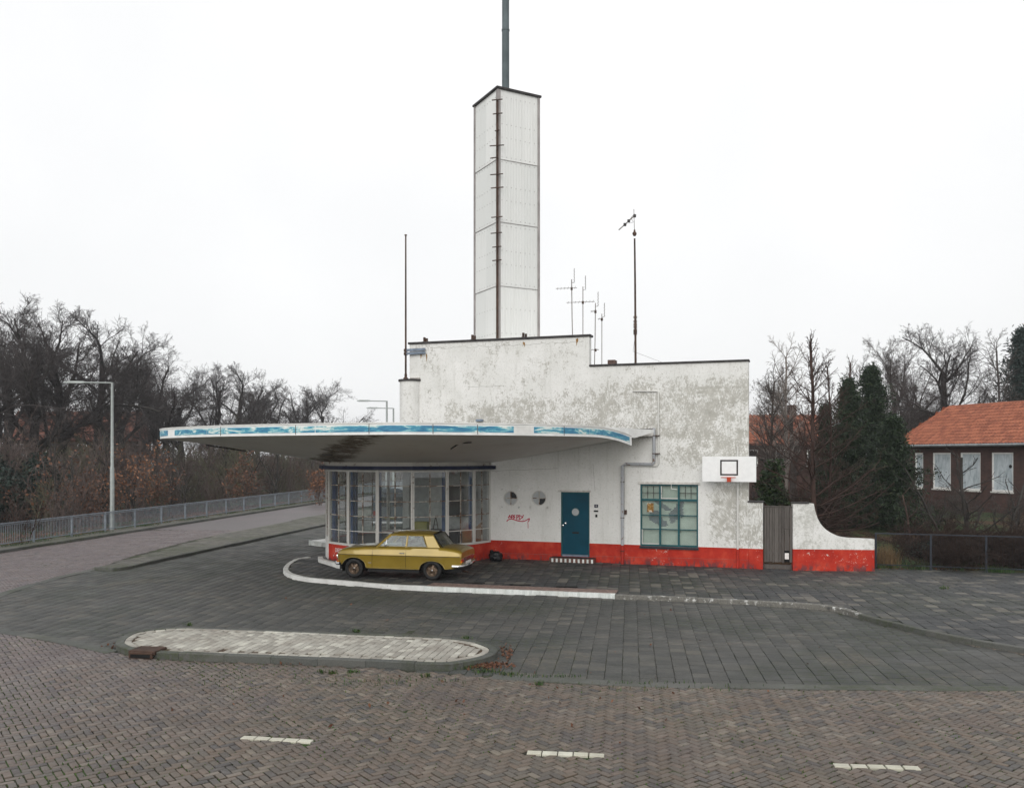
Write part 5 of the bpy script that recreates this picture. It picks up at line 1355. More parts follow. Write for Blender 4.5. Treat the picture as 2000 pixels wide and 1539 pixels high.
# ---------------------------------------------------------------- railing along the left road
rail = thing('railing', 'pale blue steel railing with thin bars along the left road', 'railing', (RA[0], RA[1], K), math.atan2(rd[1], rd[0]))
T0 = 2.0; NP = 28
RL = [T0 + 2.55 * k for k in range(-7, NP)]
post = MB().box(-0.035, 0.035, -0.035, 0.035, -0.1, 0.9).mesh('post'); post.materials.append(RAILING)
pan = MB()
for k in range(1, 24): x = 0.035 + (2.55 - 0.07) * k / 24; pan.box(x - 0.007, x + 0.007, -0.007, 0.007, 0.13, 0.84)
pan = pan.mesh('bar_panel'); pan.materials.append(RAILING)
rl_top = MB().box(-0.0, 2.546, -0.03, 0.03, 0.9, 0.95).mesh('top_rail'); rl_top.materials.append(RAILING)
rl_b = MB().box(0.036, 2.514, -0.02, 0.02, 0.09, 0.13).box(0.036, 2.514, -0.02, 0.02, 0.84, 0.87).mesh('panel_rail'); rl_b.materials.append(RAILING)
for t in RL:
    link('post', post, None, rail, (t, 0, 0)); link('top_rail', rl_top, None, rail, (t, 0, 0)); link('panel_rail', rl_b, None, rail, (t, 0, 0))
    tag(link('bar_panel', pan, None, rail, (t, 0, 0)), kind='stuff')

# ---------------------------------------------------------------- street lamps
def lamp(u, vb, vt, u_arm, label, z=K, Y=None):
    if Y is None: x, Y = gp(u, vb, z)
    x = (u - U0) / F * Y; zt_ = H + (V0 - vt) / F * Y; la = (u - u_arm) / F * Y
    t = thing('street_lamp', label, 'street lamp', (x, Y, z), 0, 'street lamps along the left road')
    h_ = zt_ - z
    MB().tube([(0, 0, -0.2), (0, 0, 0.42 * h_), (0, 0, 0.43 * h_), (0, 0, h_)], [0.105, 0.1, 0.075, 0.06], 12).build('pole', LAMP_G, t, smooth=True)
    MB().tube([(0.0, 0, h_ - 0.05), (-0.06, 0, h_ - 0.02), (-la * 0.62, 0, h_ + 0.0)], 0.035, 8).build('arm', LAMP_G, t, smooth=True)
    P = [(-la * 0.55, 0.05, 0.04), (-la * 0.62, 0.09, 0.055), (-la * 0.9, 0.13, 0.06), (-la, 0.1, 0.03)]
    mb = MB(); vs = []
    for px_, wy, hz in P: vs += [(px_, -wy, h_ - 0.02), (px_, wy, h_ - 0.02), (px_, wy * 0.7, h_ - 0.02 + hz * 1.5), (px_, -wy * 0.7, h_ - 0.02 + hz * 1.5)]
    fs = [(s * 4 + r_, s * 4 + (r_ + 1) % 4, s * 4 + 4 + (r_ + 1) % 4, s * 4 + 4 + r_) for s in range(3) for r_ in range(4)] + [(3, 2, 1, 0), (12, 13, 14, 15)]
    mb.add(vs, fs).build('lamp_head', LAMP_G, t, fix=True)
    MB().box(-la * 0.95, -la * 0.62, -0.08, 0.08, h_ - 0.05, h_ - 0.021).build('diffuser', FROST, t)
    MB().box(-0.06, 0.06, -0.112, -0.095, 0.7, 1.2).build('service_hatch', LAMP_G, t)
lamp(219, 1034, 747, 125, 'tall grey street lamp in front of the trees at left')
lamp(755.5, 0, 783, 697, 'grey street lamp rising beside the round pier, nearer of two', Y=58.0)
lamp(768.5, 0, 797, 716, 'farther grey street lamp mostly hidden behind the round pier', Y=67.0)

# ---------------------------------------------------------------- small things on the ground
def blob(name, mat, parent, r, seed, sub=3, amp=0.25, freq=2.2, fold=0.0):
    bm = bmesh.new(); bmesh.ops.create_icosphere(bm, subdivisions=sub, radius=1.0); rr = random.Random(seed)
    ph = [rr.uniform(0, 6) for _ in range(9)]
    for v in bm.verts:
        c_ = v.co.copy(); d = 1 + amp * (math.sin(c_.x * freq + ph[0]) * math.sin(c_.y * freq * 1.3 + ph[1]) + 0.6 * math.sin(c_.z * freq * 2.1 + ph[2] + c_.x * 3)) + fold * abs(math.sin(c_.x * 7 + ph[3] + 2 * c_.z) * math.sin(c_.y * 8 + ph[4]))
        v.co = Vector((c_.x * r[0], c_.y * r[1], max(c_.z, -0.55) * r[2])) * d
    me = bpy.data.meshes.new(name); bm.to_mesh(me); bm.free()
    me.polygons.foreach_set('use_smooth', np.ones(len(me.polygons), bool))
    return link(name, me, mat, parent)
bx, by = gp(970, 1095, K)
bag = thing('rubbish_bag', 'black plastic rubbish bag slumped against the red wall corner', 'bag', (bx, by, K))
o = blob('sack', BIN_BAG, bag, (0.22, 0.17, 0.2), 3, 4, 0.12, 2.4, 0.16); o.location = (-0.03, 0, 0.12)
o = blob('knot', BIN_BAG, bag, (0.07, 0.07, 0.08), 8, 3, 0.2, 2.0, 0.3); o.location = (-0.17, 0.03, 0.3)
# low white plinths by the bay: one at its left foot, one beyond
fpk = empty('bay_foot_kerb'); fpk['kind'] = 'structure'
fk = catmull([gp(u, v, 0.22) for u, v in ((621, 1086.5), (623, 1091), (640, 1096), (663, 1102.5), (700, 1109))], 5)
kerb(fpk, 'kerb_stone', fk, 0.16, K - 0.02, 0.22, KERB_W, step=0.7, side=1)
pl = [np.array(gp(u, v, 0.2)) for u, v in ((603, 1055), (640, 1059.5))]
nrm = np.array([0.25, 0.97])
pt = tag(MB().prism([tuple(pl[0]), tuple(pl[1]), tuple(pl[1] + nrm * 0.9), tuple(pl[0] + nrm * 1.2 + np.array([0.4, 0]))], -0.02, 0.185).build('pump_plinth', WHITE_PAINT), 'low white pump plinth with tiled edge left of the glazed bay', 'plinth')
kerb(pt, 'white_tile', np.array(pl), 0.06, -0.02, 0.2, TILE_W, step=0.1, side=1, gap=0.006, bevel=0.006)

# low dark fence on the right
fv = FE1 - FE0; fang = math.atan2(fv[1], fv[0])
lf = thing('low_fence', 'low dark metal rail fence in front of the brush', 'fence', (FE0[0], FE0[1], K), fang)
fh = H + (V0 - 1040) / F * FE0[1] - K
FENCE = plain('dark_blue_fence', (0.02, 0.025, 0.035), 0.5, var=0.3)
fpos = [0.04]
for u in (1818, 1926, 2030):
    q_ = (u - U0) / F; fpos.append((q_ * FE0[1] - FE0[0]) / (math.cos(fang) - q_ * math.sin(fang)))
for s_ in fpos: MB().box(s_ - 0.03, s_ + 0.03, -0.03, 0.03, -0.1, fh).build('post', FENCE, lf)
for a, b in zip(fpos[:-1], fpos[1:]):
    MB().bar((a, 0, fh - 0.02), (b, 0, fh - 0.02), 0.035).build('rail', FENCE, lf)
    MB().bar((a, 0, 0.12), (b, 0, 0.12), 0.03).build('rail', FENCE, lf)
    mb = MB(); n = int((b - a) / 0.09)
    for k in range(1, n): mb.tube([(a + (b - a) * k / n, 0, 0.12), (a + (b - a) * k / n, 0, fh - 0.03)], 0.003, 3, cap=False)
    tag(mb.build('mesh_wires', FENCE, lf), kind='stuff')

# ---------------------------------------------------------------- gold two-door saloon
cf, cr = np.array(gp(691, 1128.5, K)), np.array(gp(843.5, 1133.5, K))
cd_ = (cr - cf) / np.linalg.norm(cr - cf); cang = math.atan2(cd_[1], cd_[0])
WB = float(np.linalg.norm(cr - cf)); SC = WB / 2.416
# local frame: x backwards from the front axle, y to the far side, z up; the near wheels' outer faces lie at y = -0.78
cn = np.array([-cd_[1], cd_[0]])
corg = cf + cn * 0.74 * SC
car = thing('parked_car', 'gold two door saloon car parked in front of the glazed bay', 'car', (corg[0], corg[1], K), cang)
car.scale = (SC, SC, SC)
def I(x, xs, ys): return float(np.interp(x, xs, ys))
AX = 2.416
def zbot(x):
    z = I(x, [-0.55, -0.42, 0.4, 2.0, 2.9, 3.27], [0.46, 0.40, 0.315, 0.31, 0.34, 0.40])
    for c_, r_, tp in ((0.0, 0.395, 0.615), (AX, 0.385, 0.565)):
        d = abs(x - c_)
        if d < r_: z = max(z, 0.3 + (tp - 0.3) * math.sqrt(max(0, 1 - (d / r_) ** 2)) ** 0.9)
    return z
def plan(x): return I(x, [-0.56, -0.51, -0.42, -0.27, 0.0, 1.0, 2.4, 3.0, 3.17, 3.27, 3.3], [0.80, 0.87, 0.92, 0.96, 0.985, 1.0, 1.0, 0.985, 0.965, 0.945, 0.93])
def ztop(x): return I(x, [-0.56, -0.52, -0.42, -0.18, 0.3, 0.75, 2.55, 2.75, 3.05, 3.22, 3.3], [0.72, 0.79, 0.835, 0.875, 0.915, 0.935, 0.945, 0.935, 0.90, 0.865, 0.82])
xs = sorted(set([round(float(v), 4) for v in np.concatenate([np.linspace(-0.56, -0.4, 8), np.linspace(-0.42, 0.42, 29), np.linspace(0.45, 2.0, 14), np.linspace(2.0, 2.84, 29), np.linspace(2.86, 3.3, 12)])]))
def section(x):
    w = 0.785 * plan(x); zb, zt_ = zbot(x), ztop(x); zm = 0.70
    zt_ = max(zt_, zb + 0.12); zm = min(zm, zt_ - 0.05); zb = min(zb, zm - 0.03)
    hood = 0.045 * I(x, [-0.56, -0.35, 3.0, 3.3], [0.3, 1, 1, 0.3])
    pts = [(w * 0.93, zb - 0.015), (w * 0.965, zb), (w * 0.992, zb + (zm - zb) * 0.45), (w, zm - 0.012), (w * 1.006, zm), (w * 0.992, zm + 0.015), (w * 0.972, zm + (zt_ - zm) * 0.5), (w * 0.935, zt_ - 0.03), (w * 0.89, zt_ - 0.006), (w * 0.80, zt_ + hood * 0.25), (w * 0.45, zt_ + hood * 0.85), (0, zt_ + hood)]
    return pts
body = MB(); NPs = 12; vs = []
for x in xs:
    s_ = section(x); ring_ = [(x, -y, z) for y, z in s_] + [(x, y, z) for y, z in s_[-2::-1]]
    vs += ring_
m_ = 2 * NPs - 1
fs = [(i * m_ + k, i * m_ + k + 1, (i + 1) * m_ + k + 1, (i + 1) * m_ + k) for i in range(len(xs) - 1) for k in range(m_ - 1)]
fs += [tuple(range(m_)), tuple((len(xs) - 1) * m_ + k for k in range(m_ - 1, -1, -1))]
body.add(vs, fs)
bo = body.build('body', CARPAINT, car, smooth=True, fix=True)
# cabin: roof, pillars, glass
RT = 1.30
def cab(x, side, z):
    "point on the cabin's side at height z"
    t = (z - 0.935) / (RT - 0.935); return (x, side * (0.70 - 0.135 * t), z)
mb = MB(); NXr, NYr = 12, 10; vs = []
for i in range(NXr + 1):
    tx_ = i / NXr
    for j in range(NYr + 1):
        ty = -1 + 2 * j / NYr
        x = 1.09 + (2.40 - 1.09) * tx_ + 0.06 * (ty * ty) * (1 if tx_ < 0.5 else -1) * abs(1 - 2 * tx_)
        hw = 0.568
        z = RT + 0.095 * (1 - abs(ty) ** 2.4) * (0.35 + 0.65 * math.sin(math.pi * (0.12 + 0.76 * tx_)) ** 0.7)
        vs.append((x, hw * ty, z))
top = [(i * (NYr + 1) + j, (i + 1) * (NYr + 1) + j, (i + 1) * (NYr + 1) + j + 1, i * (NYr + 1) + j + 1) for i in range(NXr) for j in range(NYr)]
mb.add(vs, [f[::-1] for f in top])
mb.add([(x, y, z - 0.03) for x, y, z in vs], top)
roof = mb.build('roof', CARPAINT, car, smooth=True, fix=True)
for s_ in (-1, 1):
    pl = MB()
    pl.tube([(1.07, s_ * 0.572, RT - 0.012), (1.6, s_ * 0.585, RT - 0.008), (2.2, s_ * 0.58, RT - 0.01), (2.42, s_ * 0.56, RT - 0.02)], 0.018, 6).build('drip_rail', CARPAINT, car)
    MB().bar(cab(0.70, s_, 0.925), cab(1.10, s_, RT), 0.035, 0.05).build('pillar', CARPAINT, car)
    MB().bar(cab(1.615, s_, 0.925), cab(1.625, s_, RT), 0.035, 0.045).build('pillar', CARPAINT, car)
    # broad rear pillar
    a = [cab(2.27, s_, 0.935), cab(2.66, s_ * 0.985, 0.935), (2.40, s_ * 0.555, RT), cab(2.10, s_, RT)]
    mid = [((p[0]), p[1] * 1.012, p[2]) for p in a]
    b = [(p[0], p[1] * 0.93, p[2]) for p in a]
    q = [(0, 1, 2, 3), (7, 6, 5, 4), (0, 4, 5, 1), (1, 5, 6, 2), (2, 6, 7, 3), (3, 7, 4, 0)]
    MB().add(mid + b, q).build('pillar', CARPAINT, car, bevel=0.012, fix=True)
    # side glass with thin bright frames
    def pane(P, name, mat, parent, th=0.004):
        n = (Vector(P[1]) - Vector(P[0])).cross(Vector(P[2]) - Vector(P[0])).normalized() * th
        k_ = len(P)
        return MB().add([Vector(p) for p in P] + [Vector(p) + n for p in P], [tuple(range(k_)), tuple(range(2 * k_ - 1, k_ - 1, -1))] + [(i, k_ + i, k_ + (i + 1) % k_, (i + 1) % k_) for i in range(k_)]).build(name, mat, parent, fix=True)
    f1 = [cab(0.76, s_, 0.95), cab(1.60, s_, 0.95), cab(1.61, s_, RT - 0.03), cab(1.13, s_, RT - 0.03)]
    f2 = [cab(1.64, s_, 0.95), cab(2.26, s_, 0.95), cab(2.09, s_, RT - 0.03), cab(1.645, s_, RT - 0.03)]
    for f_ in (f1, f2):
        g = pane(f_, 'side_window', CAR_GLASS, car)
        fm = MB()
        for i in range(4): fm.bar(Vector(f_[i]) * 1.0 + Vector((0, s_ * 0.004, 0)), Vector(f_[(i + 1) % 4]) + Vector((0, s_ * 0.004, 0)), 0.016)
        fm.build('window_frame', CARPAINT, g)
    MB().bar(cab(0.985, s_, 0.955), cab(0.99, s_, 1.17), 0.014).build('vent_bar', CHROME, car)
    # seams, handle, trim, sill and bright arch edges
    y_ = -0.0
    def side_pt(x, z, off=0.002):
        P_ = section(x); ys = [p[0] for p in P_[1:9]]; zs_ = [p[1] for p in P_[1:9]]
        return (x, s_ * (float(np.interp(z, zs_, ys)) + off), z)
    for x in (0.60, 1.625):
        zb_ = 0.33
        MB().tube([side_pt(x - 0.02 * (x < 1) * (1 - k / 8), zb_ + (0.925 - zb_) * k / 8, 0.0) for k in range(9)], 0.0045, 4).build('door_seam', VOID, car)
    MB().tube([side_pt(x, 0.699, 0.003) for x in np.linspace(-0.48, 3.25, 40)], 0.0055, 4).build('trim_line', COPING, car)
    MB().tube([side_pt(x, zbot(x) + 0.004, 0.004) for x in np.linspace(-0.42, 3.18, 120)], 0.012, 5).build('arch_trim', plain('brass_trim', (0.42, 0.32, 0.1), 0.3, 0.6), car)
    MB().bar(side_pt(1.44, 0.775, 0.015), side_pt(1.585, 0.775, 0.015), 0.02, 0.022).build('door_handle', CHROME, car)
    MB().bar(side_pt(0.47, 0.47, 0.004), side_pt(0.56, 0.47, 0.004), 0.008, 0.02).build('badge', CHROME, car)
    MB().tube([side_pt(1.0, 0.93, 0.0), side_pt(0.985, 0.97, 0.06)], 0.006, 5).tube([side_pt(0.97, 0.985, 0.045), side_pt(1.0, 0.985, 0.075)], 0.035, 8).build('wing_mirror', CHROME, car)
    MB().box(0.42, 2.02, s_ * 0.69 - 0.015, s_ * 0.69 + 0.015, 0.2, 0.34).build('sill', BLACK, car)
# windscreen and rear screen
ws = [(0.64, -0.60, 0.945), (0.60, 0.0, 0.965), (0.64, 0.60, 0.945), (1.075, 0.52, RT - 0.0), (1.05, 0.0, RT + 0.03), (1.075, -0.52, RT - 0.0)]
rs = [(2.70, -0.60, 0.945), (2.76, 0.0, 0.965), (2.70, 0.60, 0.945), (2.425, 0.52, RT - 0.0), (2.44, 0.0, RT + 0.03), (2.425, -0.52, RT - 0.0)]
for P_, nm in ((ws, 'windscreen'), (rs, 'rear_screen')):
    mb = MB().add(P_ + [(x + (0.01 if nm == 'windscreen' else -0.01), y, z - 0.004) for x, y, z in P_], [(0, 1, 4, 5), (1, 2, 3, 4), (11, 10, 7, 6), (10, 9, 8, 7)])
    g = mb.build(nm, CAR_GLASS, car, smooth=False)
    MB().tube(P_ + [P_[0]], 0.014, 5, cap=False).build('rubber_seal', BLACK, g)
# interior and floor pan
MB().box(-0.42, 3.1, -0.52, 0.52, 0.2, 0.5).box(0.45, 1.95, -0.62, 0.62, 0.2, 0.62).build('floor_pan', BLACK, car)
for x, y in ((1.25, -0.32), (1.25, 0.32)):
    MB().box(x - 0.22, x + 0.25, y - 0.24, y + 0.24, 0.5, 0.66).box(x + 0.18, x + 0.32, y - 0.24, y + 0.24, 0.6, 1.08).build('front_seat', SEAT, car, bevel=0.03)
MB().box(1.95, 2.4, -0.55, 0.55, 0.5, 0.68).box(2.32, 2.46, -0.55, 0.55, 0.6, 1.06).build('rear_seat', SEAT, car, bevel=0.03)
MB().box(0.55, 0.75, -0.6, 0.6, 0.7, 0.93).build('dashboard', SEAT, car, bevel=0.02)
MB().lathe([(0.175, -0.01), (0.19, 0), (0.175, 0.01), (0.165, 0)], 20, (0.86, -0.33, 0.9), 'z', closed=True).build('steering_wheel', BLACK, car)
# bumpers, lamps, grille, tail panel, exhaust
MB().tube([(-0.42, -0.79, 0.43), (-0.53, -0.76, 0.43), (-0.62, -0.6, 0.43), (-0.66, 0, 0.43), (-0.62, 0.6, 0.43), (-0.53, 0.76, 0.43), (-0.42, 0.79, 0.43)], 0.045, 8).build('front_bumper', CHROME, car, smooth=True)
MB().tube([(3.05, -0.80, 0.43), (3.22, -0.80, 0.43), (3.32, -0.66, 0.43), (3.36, 0, 0.43), (3.32, 0.66, 0.43), (3.22, 0.80, 0.43), (3.05, 0.80, 0.43)], 0.045, 8).build('rear_bumper', CHROME, car, smooth=True)
MB().box(-0.575, -0.555, -0.5, 0.5, 0.5, 0.66).build('grille', BLACK, car)
for s_ in (-1, 1):
    MB().lathe([(0.0, -0.03), (0.07, -0.02), (0.085, 0.0), (0.085, 0.03)], 16, (0, 0, 0), 'z').build('headlamp', CHROME, car, smooth=True, loc=(-0.57, s_ * 0.53, 0.62)).rotation_euler = (0, R(-90), 0)
    MB().box(-0.54, -0.46, s_ * 0.72 - 0.03, s_ * 0.72 + 0.03, 0.46, 0.5).build('indicator', AMBER, car)
    tl = MB().box(3.24, 3.315, s_ * 0.62 - 0.11, s_ * 0.62 + 0.11, 0.53, 0.63).build('tail_lamp', TAIL_R, car, bevel=0.012)
    MB().box(3.25, 3.318, s_ * 0.69 - 0.045, s_ * 0.69 + 0.045, 0.53, 0.578).build('amber_section', AMBER, tl)
MB().box(3.295, 3.31, -0.5, 0.5, 0.5, 0.66).build('tail_panel', CHROME, car)
MB().box(3.30, 3.32, -0.26, 0.26, 0.42, 0.53).build('number_plate', LETTER, car)
MB().tube([(2.9, -0.35, 0.26), (3.42, -0.4, 0.24)], 0.025, 8).build('exhaust', RUST, car)
MB().box(2.95, 3.25, -0.6, 0.6, 0.24, 0.42).build('rear_valance', BLACK, car)
MB().box(-0.5, -0.44, -0.62, 0.62, 0.24, 0.5).build('front_valance', BLACK, car)
for x in (0.52, 2.86): pass
MB().tube([(2.9, -0.62, 0.925), (3.25, -0.60, 0.86)], 0.004, 4).tube([(2.9, 0.62, 0.925), (3.25, 0.60, 0.86)], 0.004, 4).build('boot_seam', VOID, car)
# wheels
tyre = MB().lathe([(0.17, -0.065), (0.225, -0.075), (0.268, -0.07), (0.283, -0.05), (0.285, 0.05), (0.268, 0.07), (0.225, 0.075), (0.17, 0.065)], 28, (0, 0, 0), 'y', closed=True).mesh('tyre'); tyre.materials.append(BLACK)
rim = MB().lathe([(0.0, -0.035), (0.045, -0.045), (0.055, -0.02), (0.06, 0.0), (0.15, 0.0), (0.16, -0.05), (0.178, -0.06), (0.178, 0.05)], 28, (0, 0, 0), 'y')
rim = rim.mesh('rim'); rim.materials.append(RIM)
spk = MB().bar((0.04, -0.03, 0), (0.155, -0.012, 0), 0.05, 0.03, up=(0, 1, 0)).mesh('spoke'); spk.materials.append(CHROME if False else RIM)
for me in (tyre, rim): me.polygons.foreach_set('use_smooth', np.ones(len(me.polygons), bool))
hubm = MB().lathe([(0.0, -0.052), (0.018, -0.05), (0.022, -0.03)], 12, (0, 0, 0), 'y').mesh('hub'); hubm.materials.append(CHROME)
for x in (0.0, AX):
    for s_ in (-1, 1):
        w = link('wheel', tyre, None, car, (x, s_ * 0.67, 0.285)); w.rotation_euler = (0, 0, 0 if s_ < 0 else math.pi)
        link('rim', rim, None, w); link('hub', hubm, None, w)
        for k in range(5):
            o = link('spoke', spk, None, w); o.rotation_euler = (0, R(72 * k + 18 + 20 * x), 0)
for x, r_ in ((0.0, 0.385), (AX, 0.375)):
    for s_ in (-1, 1):
        mb = MB()
        prof_ = [(r_ * math.cos(R(a)), 0.3 + (0.31 if x == 0 else 0.26) * math.sin(R(a))) for a in range(-20, 201, 20)]
        mb.add([(x + p, s_ * 0.74, z) for p, z in prof_] + [(x + p, s_ * 0.45, z) for p, z in prof_], [(i, i + 1, len(prof_) + i + 1, len(prof_) + i) for i in range(len(prof_) - 1)] + [tuple(range(len(prof_), 2 * len(prof_)))])
        mb.build('wheel_well', BLACK, car)

# ---------------------------------------------------------------- grey van seen through the bay
vx, vy = at(762, 0, 42.5).x, 42.5
van = thing('grey_van', 'dark grey round roofed van seen through the bay glass', 'van', (vx, vy, 0), R(-6))
prof = [(-0.92, 0.35), (-0.95, 0.9), (-0.93, 1.35), (-0.86, 1.75), (-0.72, 2.02), (-0.45, 2.16), (0, 2.2), (0.45, 2.16), (0.72, 2.02), (0.86, 1.75), (0.93, 1.35), (0.95, 0.9), (0.92, 0.35)]
mb = MB(); k_ = len(prof); st = [(0.0, 0.96), (0.06, 1.0), (2.6, 1.0), (3.0, 0.97), (3.5, 0.8), (4.1, 0.72)]; vs = []
for y, f_ in st: vs += [(x * (0.9 + 0.1 * f_), y, z * f_ if z > 0.6 else z) for x, z in prof]
mb.add(vs, [(i * k_ + j, i * k_ + j + 1, (i + 1) * k_ + j + 1, (i + 1) * k_ + j) for i in range(len(st) - 1) for j in range(k_ - 1)] + [tuple(range(k_)), tuple(len(vs) - 1 - j for j in range(k_))])
mb.build('body', GREY_VAN, van, smooth=True, fix=True)
for s_ in (-1, 1):
    MB().box(s_ * 0.78 - 0.06, s_ * 0.78 + 0.06, -0.03, 0.01, 0.85, 1.05).build('tail_lamp', TAIL_R, van)
    MB().box(s_ * 0.4 - 0.27, s_ * 0.4 + 0.27, -0.02, 0.03, 1.35, 1.75).build('rear_window', INNER_DARK, van, bevel=0.02)
    for y in (0.75, 3.2):
        w = link('wheel', tyre, None, van, (s_ * 0.8, y, 0.3)); w.rotation_euler = (0, 0, R(90) * (1 if s_ > 0 else -1)); w.scale = (1.08, 1.2, 1.08)
MB().box(-0.93, 0.93, -0.09, -0.02, 0.42, 0.55).build('rear_bumper', CHROME, van, bevel=0.02)
MB().box(-0.26, 0.26, -0.05, 0.0, 0.66, 0.78).build('number_plate', YELLOW, van)
MB().box(-0.008, 0.008, -0.012, 0.01, 0.6, 2.0).build('door_seam', VOID, van)

# ---------------------------------------------------------------- houses
def brickwall(name, c1, c2, mortar):
    m = Mat(name, c1, 0.9); o = m.obj()
    xyz = m.sep(o); n = m.n.new('ShaderNodeCombineXYZ'); m.l.new(m.math('ADD', xyz[0], xyz[1]), n.inputs[0]); m.l.new(xyz[2], n.inputs[1])
    bt = m.n.new('ShaderNodeTexBrick'); m.l.new(n.outputs[0], bt.inputs[0]); bt.inputs['Scale'].default_value = 1.0
    bt.inputs['Brick Width'].default_value = 0.22; bt.inputs['Row Height'].default_value = 0.065; bt.inputs['Mortar Size'].default_value = 0.007
    bt.inputs['Color1'].default_value = (*c1, 1); bt.inputs['Color2'].default_value = (*c2, 1); bt.inputs['Mortar'].default_value = (*mortar, 1)
    m.col(m.mix(m.step(m.noise(o, 1.2, 4), 0.4, 0.75), bt.outputs[0], m.mix(0.5, bt.outputs[0], (0.02, 0.016, 0.015)))).bump(bt.outputs['Fac'], -0.4, 0.01)
    return m.m
DARKBRICK = brickwall('dark_red_brick', (0.06, 0.03, 0.026), (0.09, 0.045, 0.036), (0.07, 0.06, 0.055))
def tilemat(name, a, b):
    m = Mat(name, a, 0.75); p = m.pos()
    c = m.ramp(m.rnd(), [(0, a), (1, b)])
    c = m.mix(m.math('MULTIPLY', m.step(m.noise(p, 0.7, 5, 0.7), 0.5, 0.75), 0.5), c, tuple(x * 0.45 for x in a))
    m.col(m.mix(m.step(m.noise(p, 12, 3), 0.45, 0.7), c, m.mix(0.25, c, (0.05, 0.04, 0.035)))); return m.m
TILE_O = tilemat('orange_clay_tile', (0.25, 0.085, 0.05), (0.42, 0.15, 0.085))
TILE_R = tilemat('dull_red_tile', (0.17, 0.07, 0.05), (0.24, 0.1, 0.07))
TILE_D = tilemat('dark_grey_tile', (0.03, 0.028, 0.03), (0.05, 0.045, 0.045))

TILE_UNDER = plain('roof_underlay', (0.05, 0.022, 0.015), 0.95)
def tiled_slope(name, mat, parent, quad, tw=0.21, row=0.33, single=0):
    "pantiles over a roof slope: quad = eave left, eave right, ridge right, ridge left"
    e0, e1, r1, r0 = [Vector(q) for q in quad]
    sl = (((r0 + r1) / 2) - ((e0 + e1) / 2)); L = sl.length
    xdir = (e1 - e0).normalized(); nrm = xdir.cross((sl - xdir * sl.dot(xdir)).normalized())
    if nrm.z < 0: nrm = -nrm
    nr = max(2, int(L / row)); V, Fc = [], []
    for r_ in range(nr):
        t0, t1 = r_ / nr, min(1.0, (r_ + 1.12) / nr)
        a0, a1 = e0.lerp(r0, t0), e1.lerp(r1, t0); b0, b1 = e0.lerp(r0, t1), e1.lerp(r1, t1)
        W_ = (a1 - a0).length; n = max(1, int(W_ / tw)); ph = (a0 - e0).dot(xdir)
        k0 = math.ceil(ph / tw)
        for k in range(n):
            x0 = k * tw + (k0 * tw - ph); x1 = x0 + tw * 0.98
            if x1 > W_: continue
            base = len(V); up = b0 - a0; up = up - xdir * up.dot(xdir)
            lim0 = (b0 - a0).dot(xdir)
            for s in range(5):
                f = s / 4; x = x0 + (x1 - x0) * f; hgt = 0.075 * math.sin(math.pi * f * 1.25) if f < 0.8 else -0.02 * math.sin(math.pi * (f - 0.8) * 5)
                for w_ in (0, 1):
                    p = a0 + xdir * x + up * w_ + nrm * (hgt + (0.045 if w_ == 0 else 0.0)); V.append(p)
            p0 = a0 + xdir * x0; 
            for s in range(4): Fc.append((base + 2 * s, base + 2 * s + 2, base + 2 * s + 3, base + 2 * s + 1))
    o = link(name, np_mesh(name, np.array([tuple(v) for v in V]), np.array(Fc)), mat, parent)
    return tag(o, kind='stuff')

# school-like brick house at the right
hd = np.array([0.294, -0.956]); hd /= np.linalg.norm(hd)
P0 = np.array([(1840 - U0) / F * 52, 52.0]); hang = math.atan2(hd[1], hd[0])
hz = 0.66
house = thing('brick_house', 'long dark brick house with orange tiled roof and whitewashed windows', 'house', (P0[0], P0[1], hz), hang)
hn = np.array([-hd[1], hd[0]])                    # local +y, into the house
if hn[0] < 0: pass
def hs(u):
    q = (u - U0) / F; return (q * P0[1] - P0[0]) / (hd[0] - q * hd[1])
def hzv(u, v): return H + (V0 - v) / F * (P0[1] + hd[1] * hs(u)) - hz
xl, xr = -3.25, 13.0
ze = hzv(1900, 868); zw0, zw1 = hzv(1900, 957.5), hzv(1900, 884)
sgnY = 1.0
wins = [(hs(1787), hs(1803)), (hs(1822), hs(1857)), (hs(1876), hs(1915)), (hs(1937), hs(1979))]
wins += [(hs(1979) + 1.1, hs(1979) + 2.3)]
xsq = sorted({xl, xr, *[a for w in wins for a in w]}); mb = MB()
for i in range(len(xsq) - 1):
    cx = (xsq[i] + xsq[i + 1]) / 2; hole_ = any(a < cx < b for a, b in wins)
    for z0_, z1_ in ((-0.6, zw0), (zw0, zw1), (zw1, ze)):
        if hole_ and z0_ == zw0: continue
        mb.add([(xsq[i], 0, z0_), (xsq[i + 1], 0, z0_), (xsq[i + 1], 0, z1_), (xsq[i], 0, z1_)], [(0, 1, 2, 3)])
HD = 6.4
for a, b in wins:
    q_ = [(a, zw0), (b, zw0), (b, zw1), (a, zw1)]
    mb.add([(x, y, z) for y in (0, 0.12) for x, z in q_], [(i, 4 + i, 4 + (i + 1) % 4, (i + 1) % 4) for i in range(4)])
mb.add([(xl, 0, -0.6), (xl, HD, -0.6), (xl, HD, ze), (xl, 0, ze), (xr, 0, -0.6), (xr, HD, -0.6), (xr, HD, ze), (xr, 0, ze)], [(0, 3, 2, 1), (4, 5, 6, 7), (1, 2, 6, 5)])
mb.build('wall', DARKBRICK, house, fix=True)
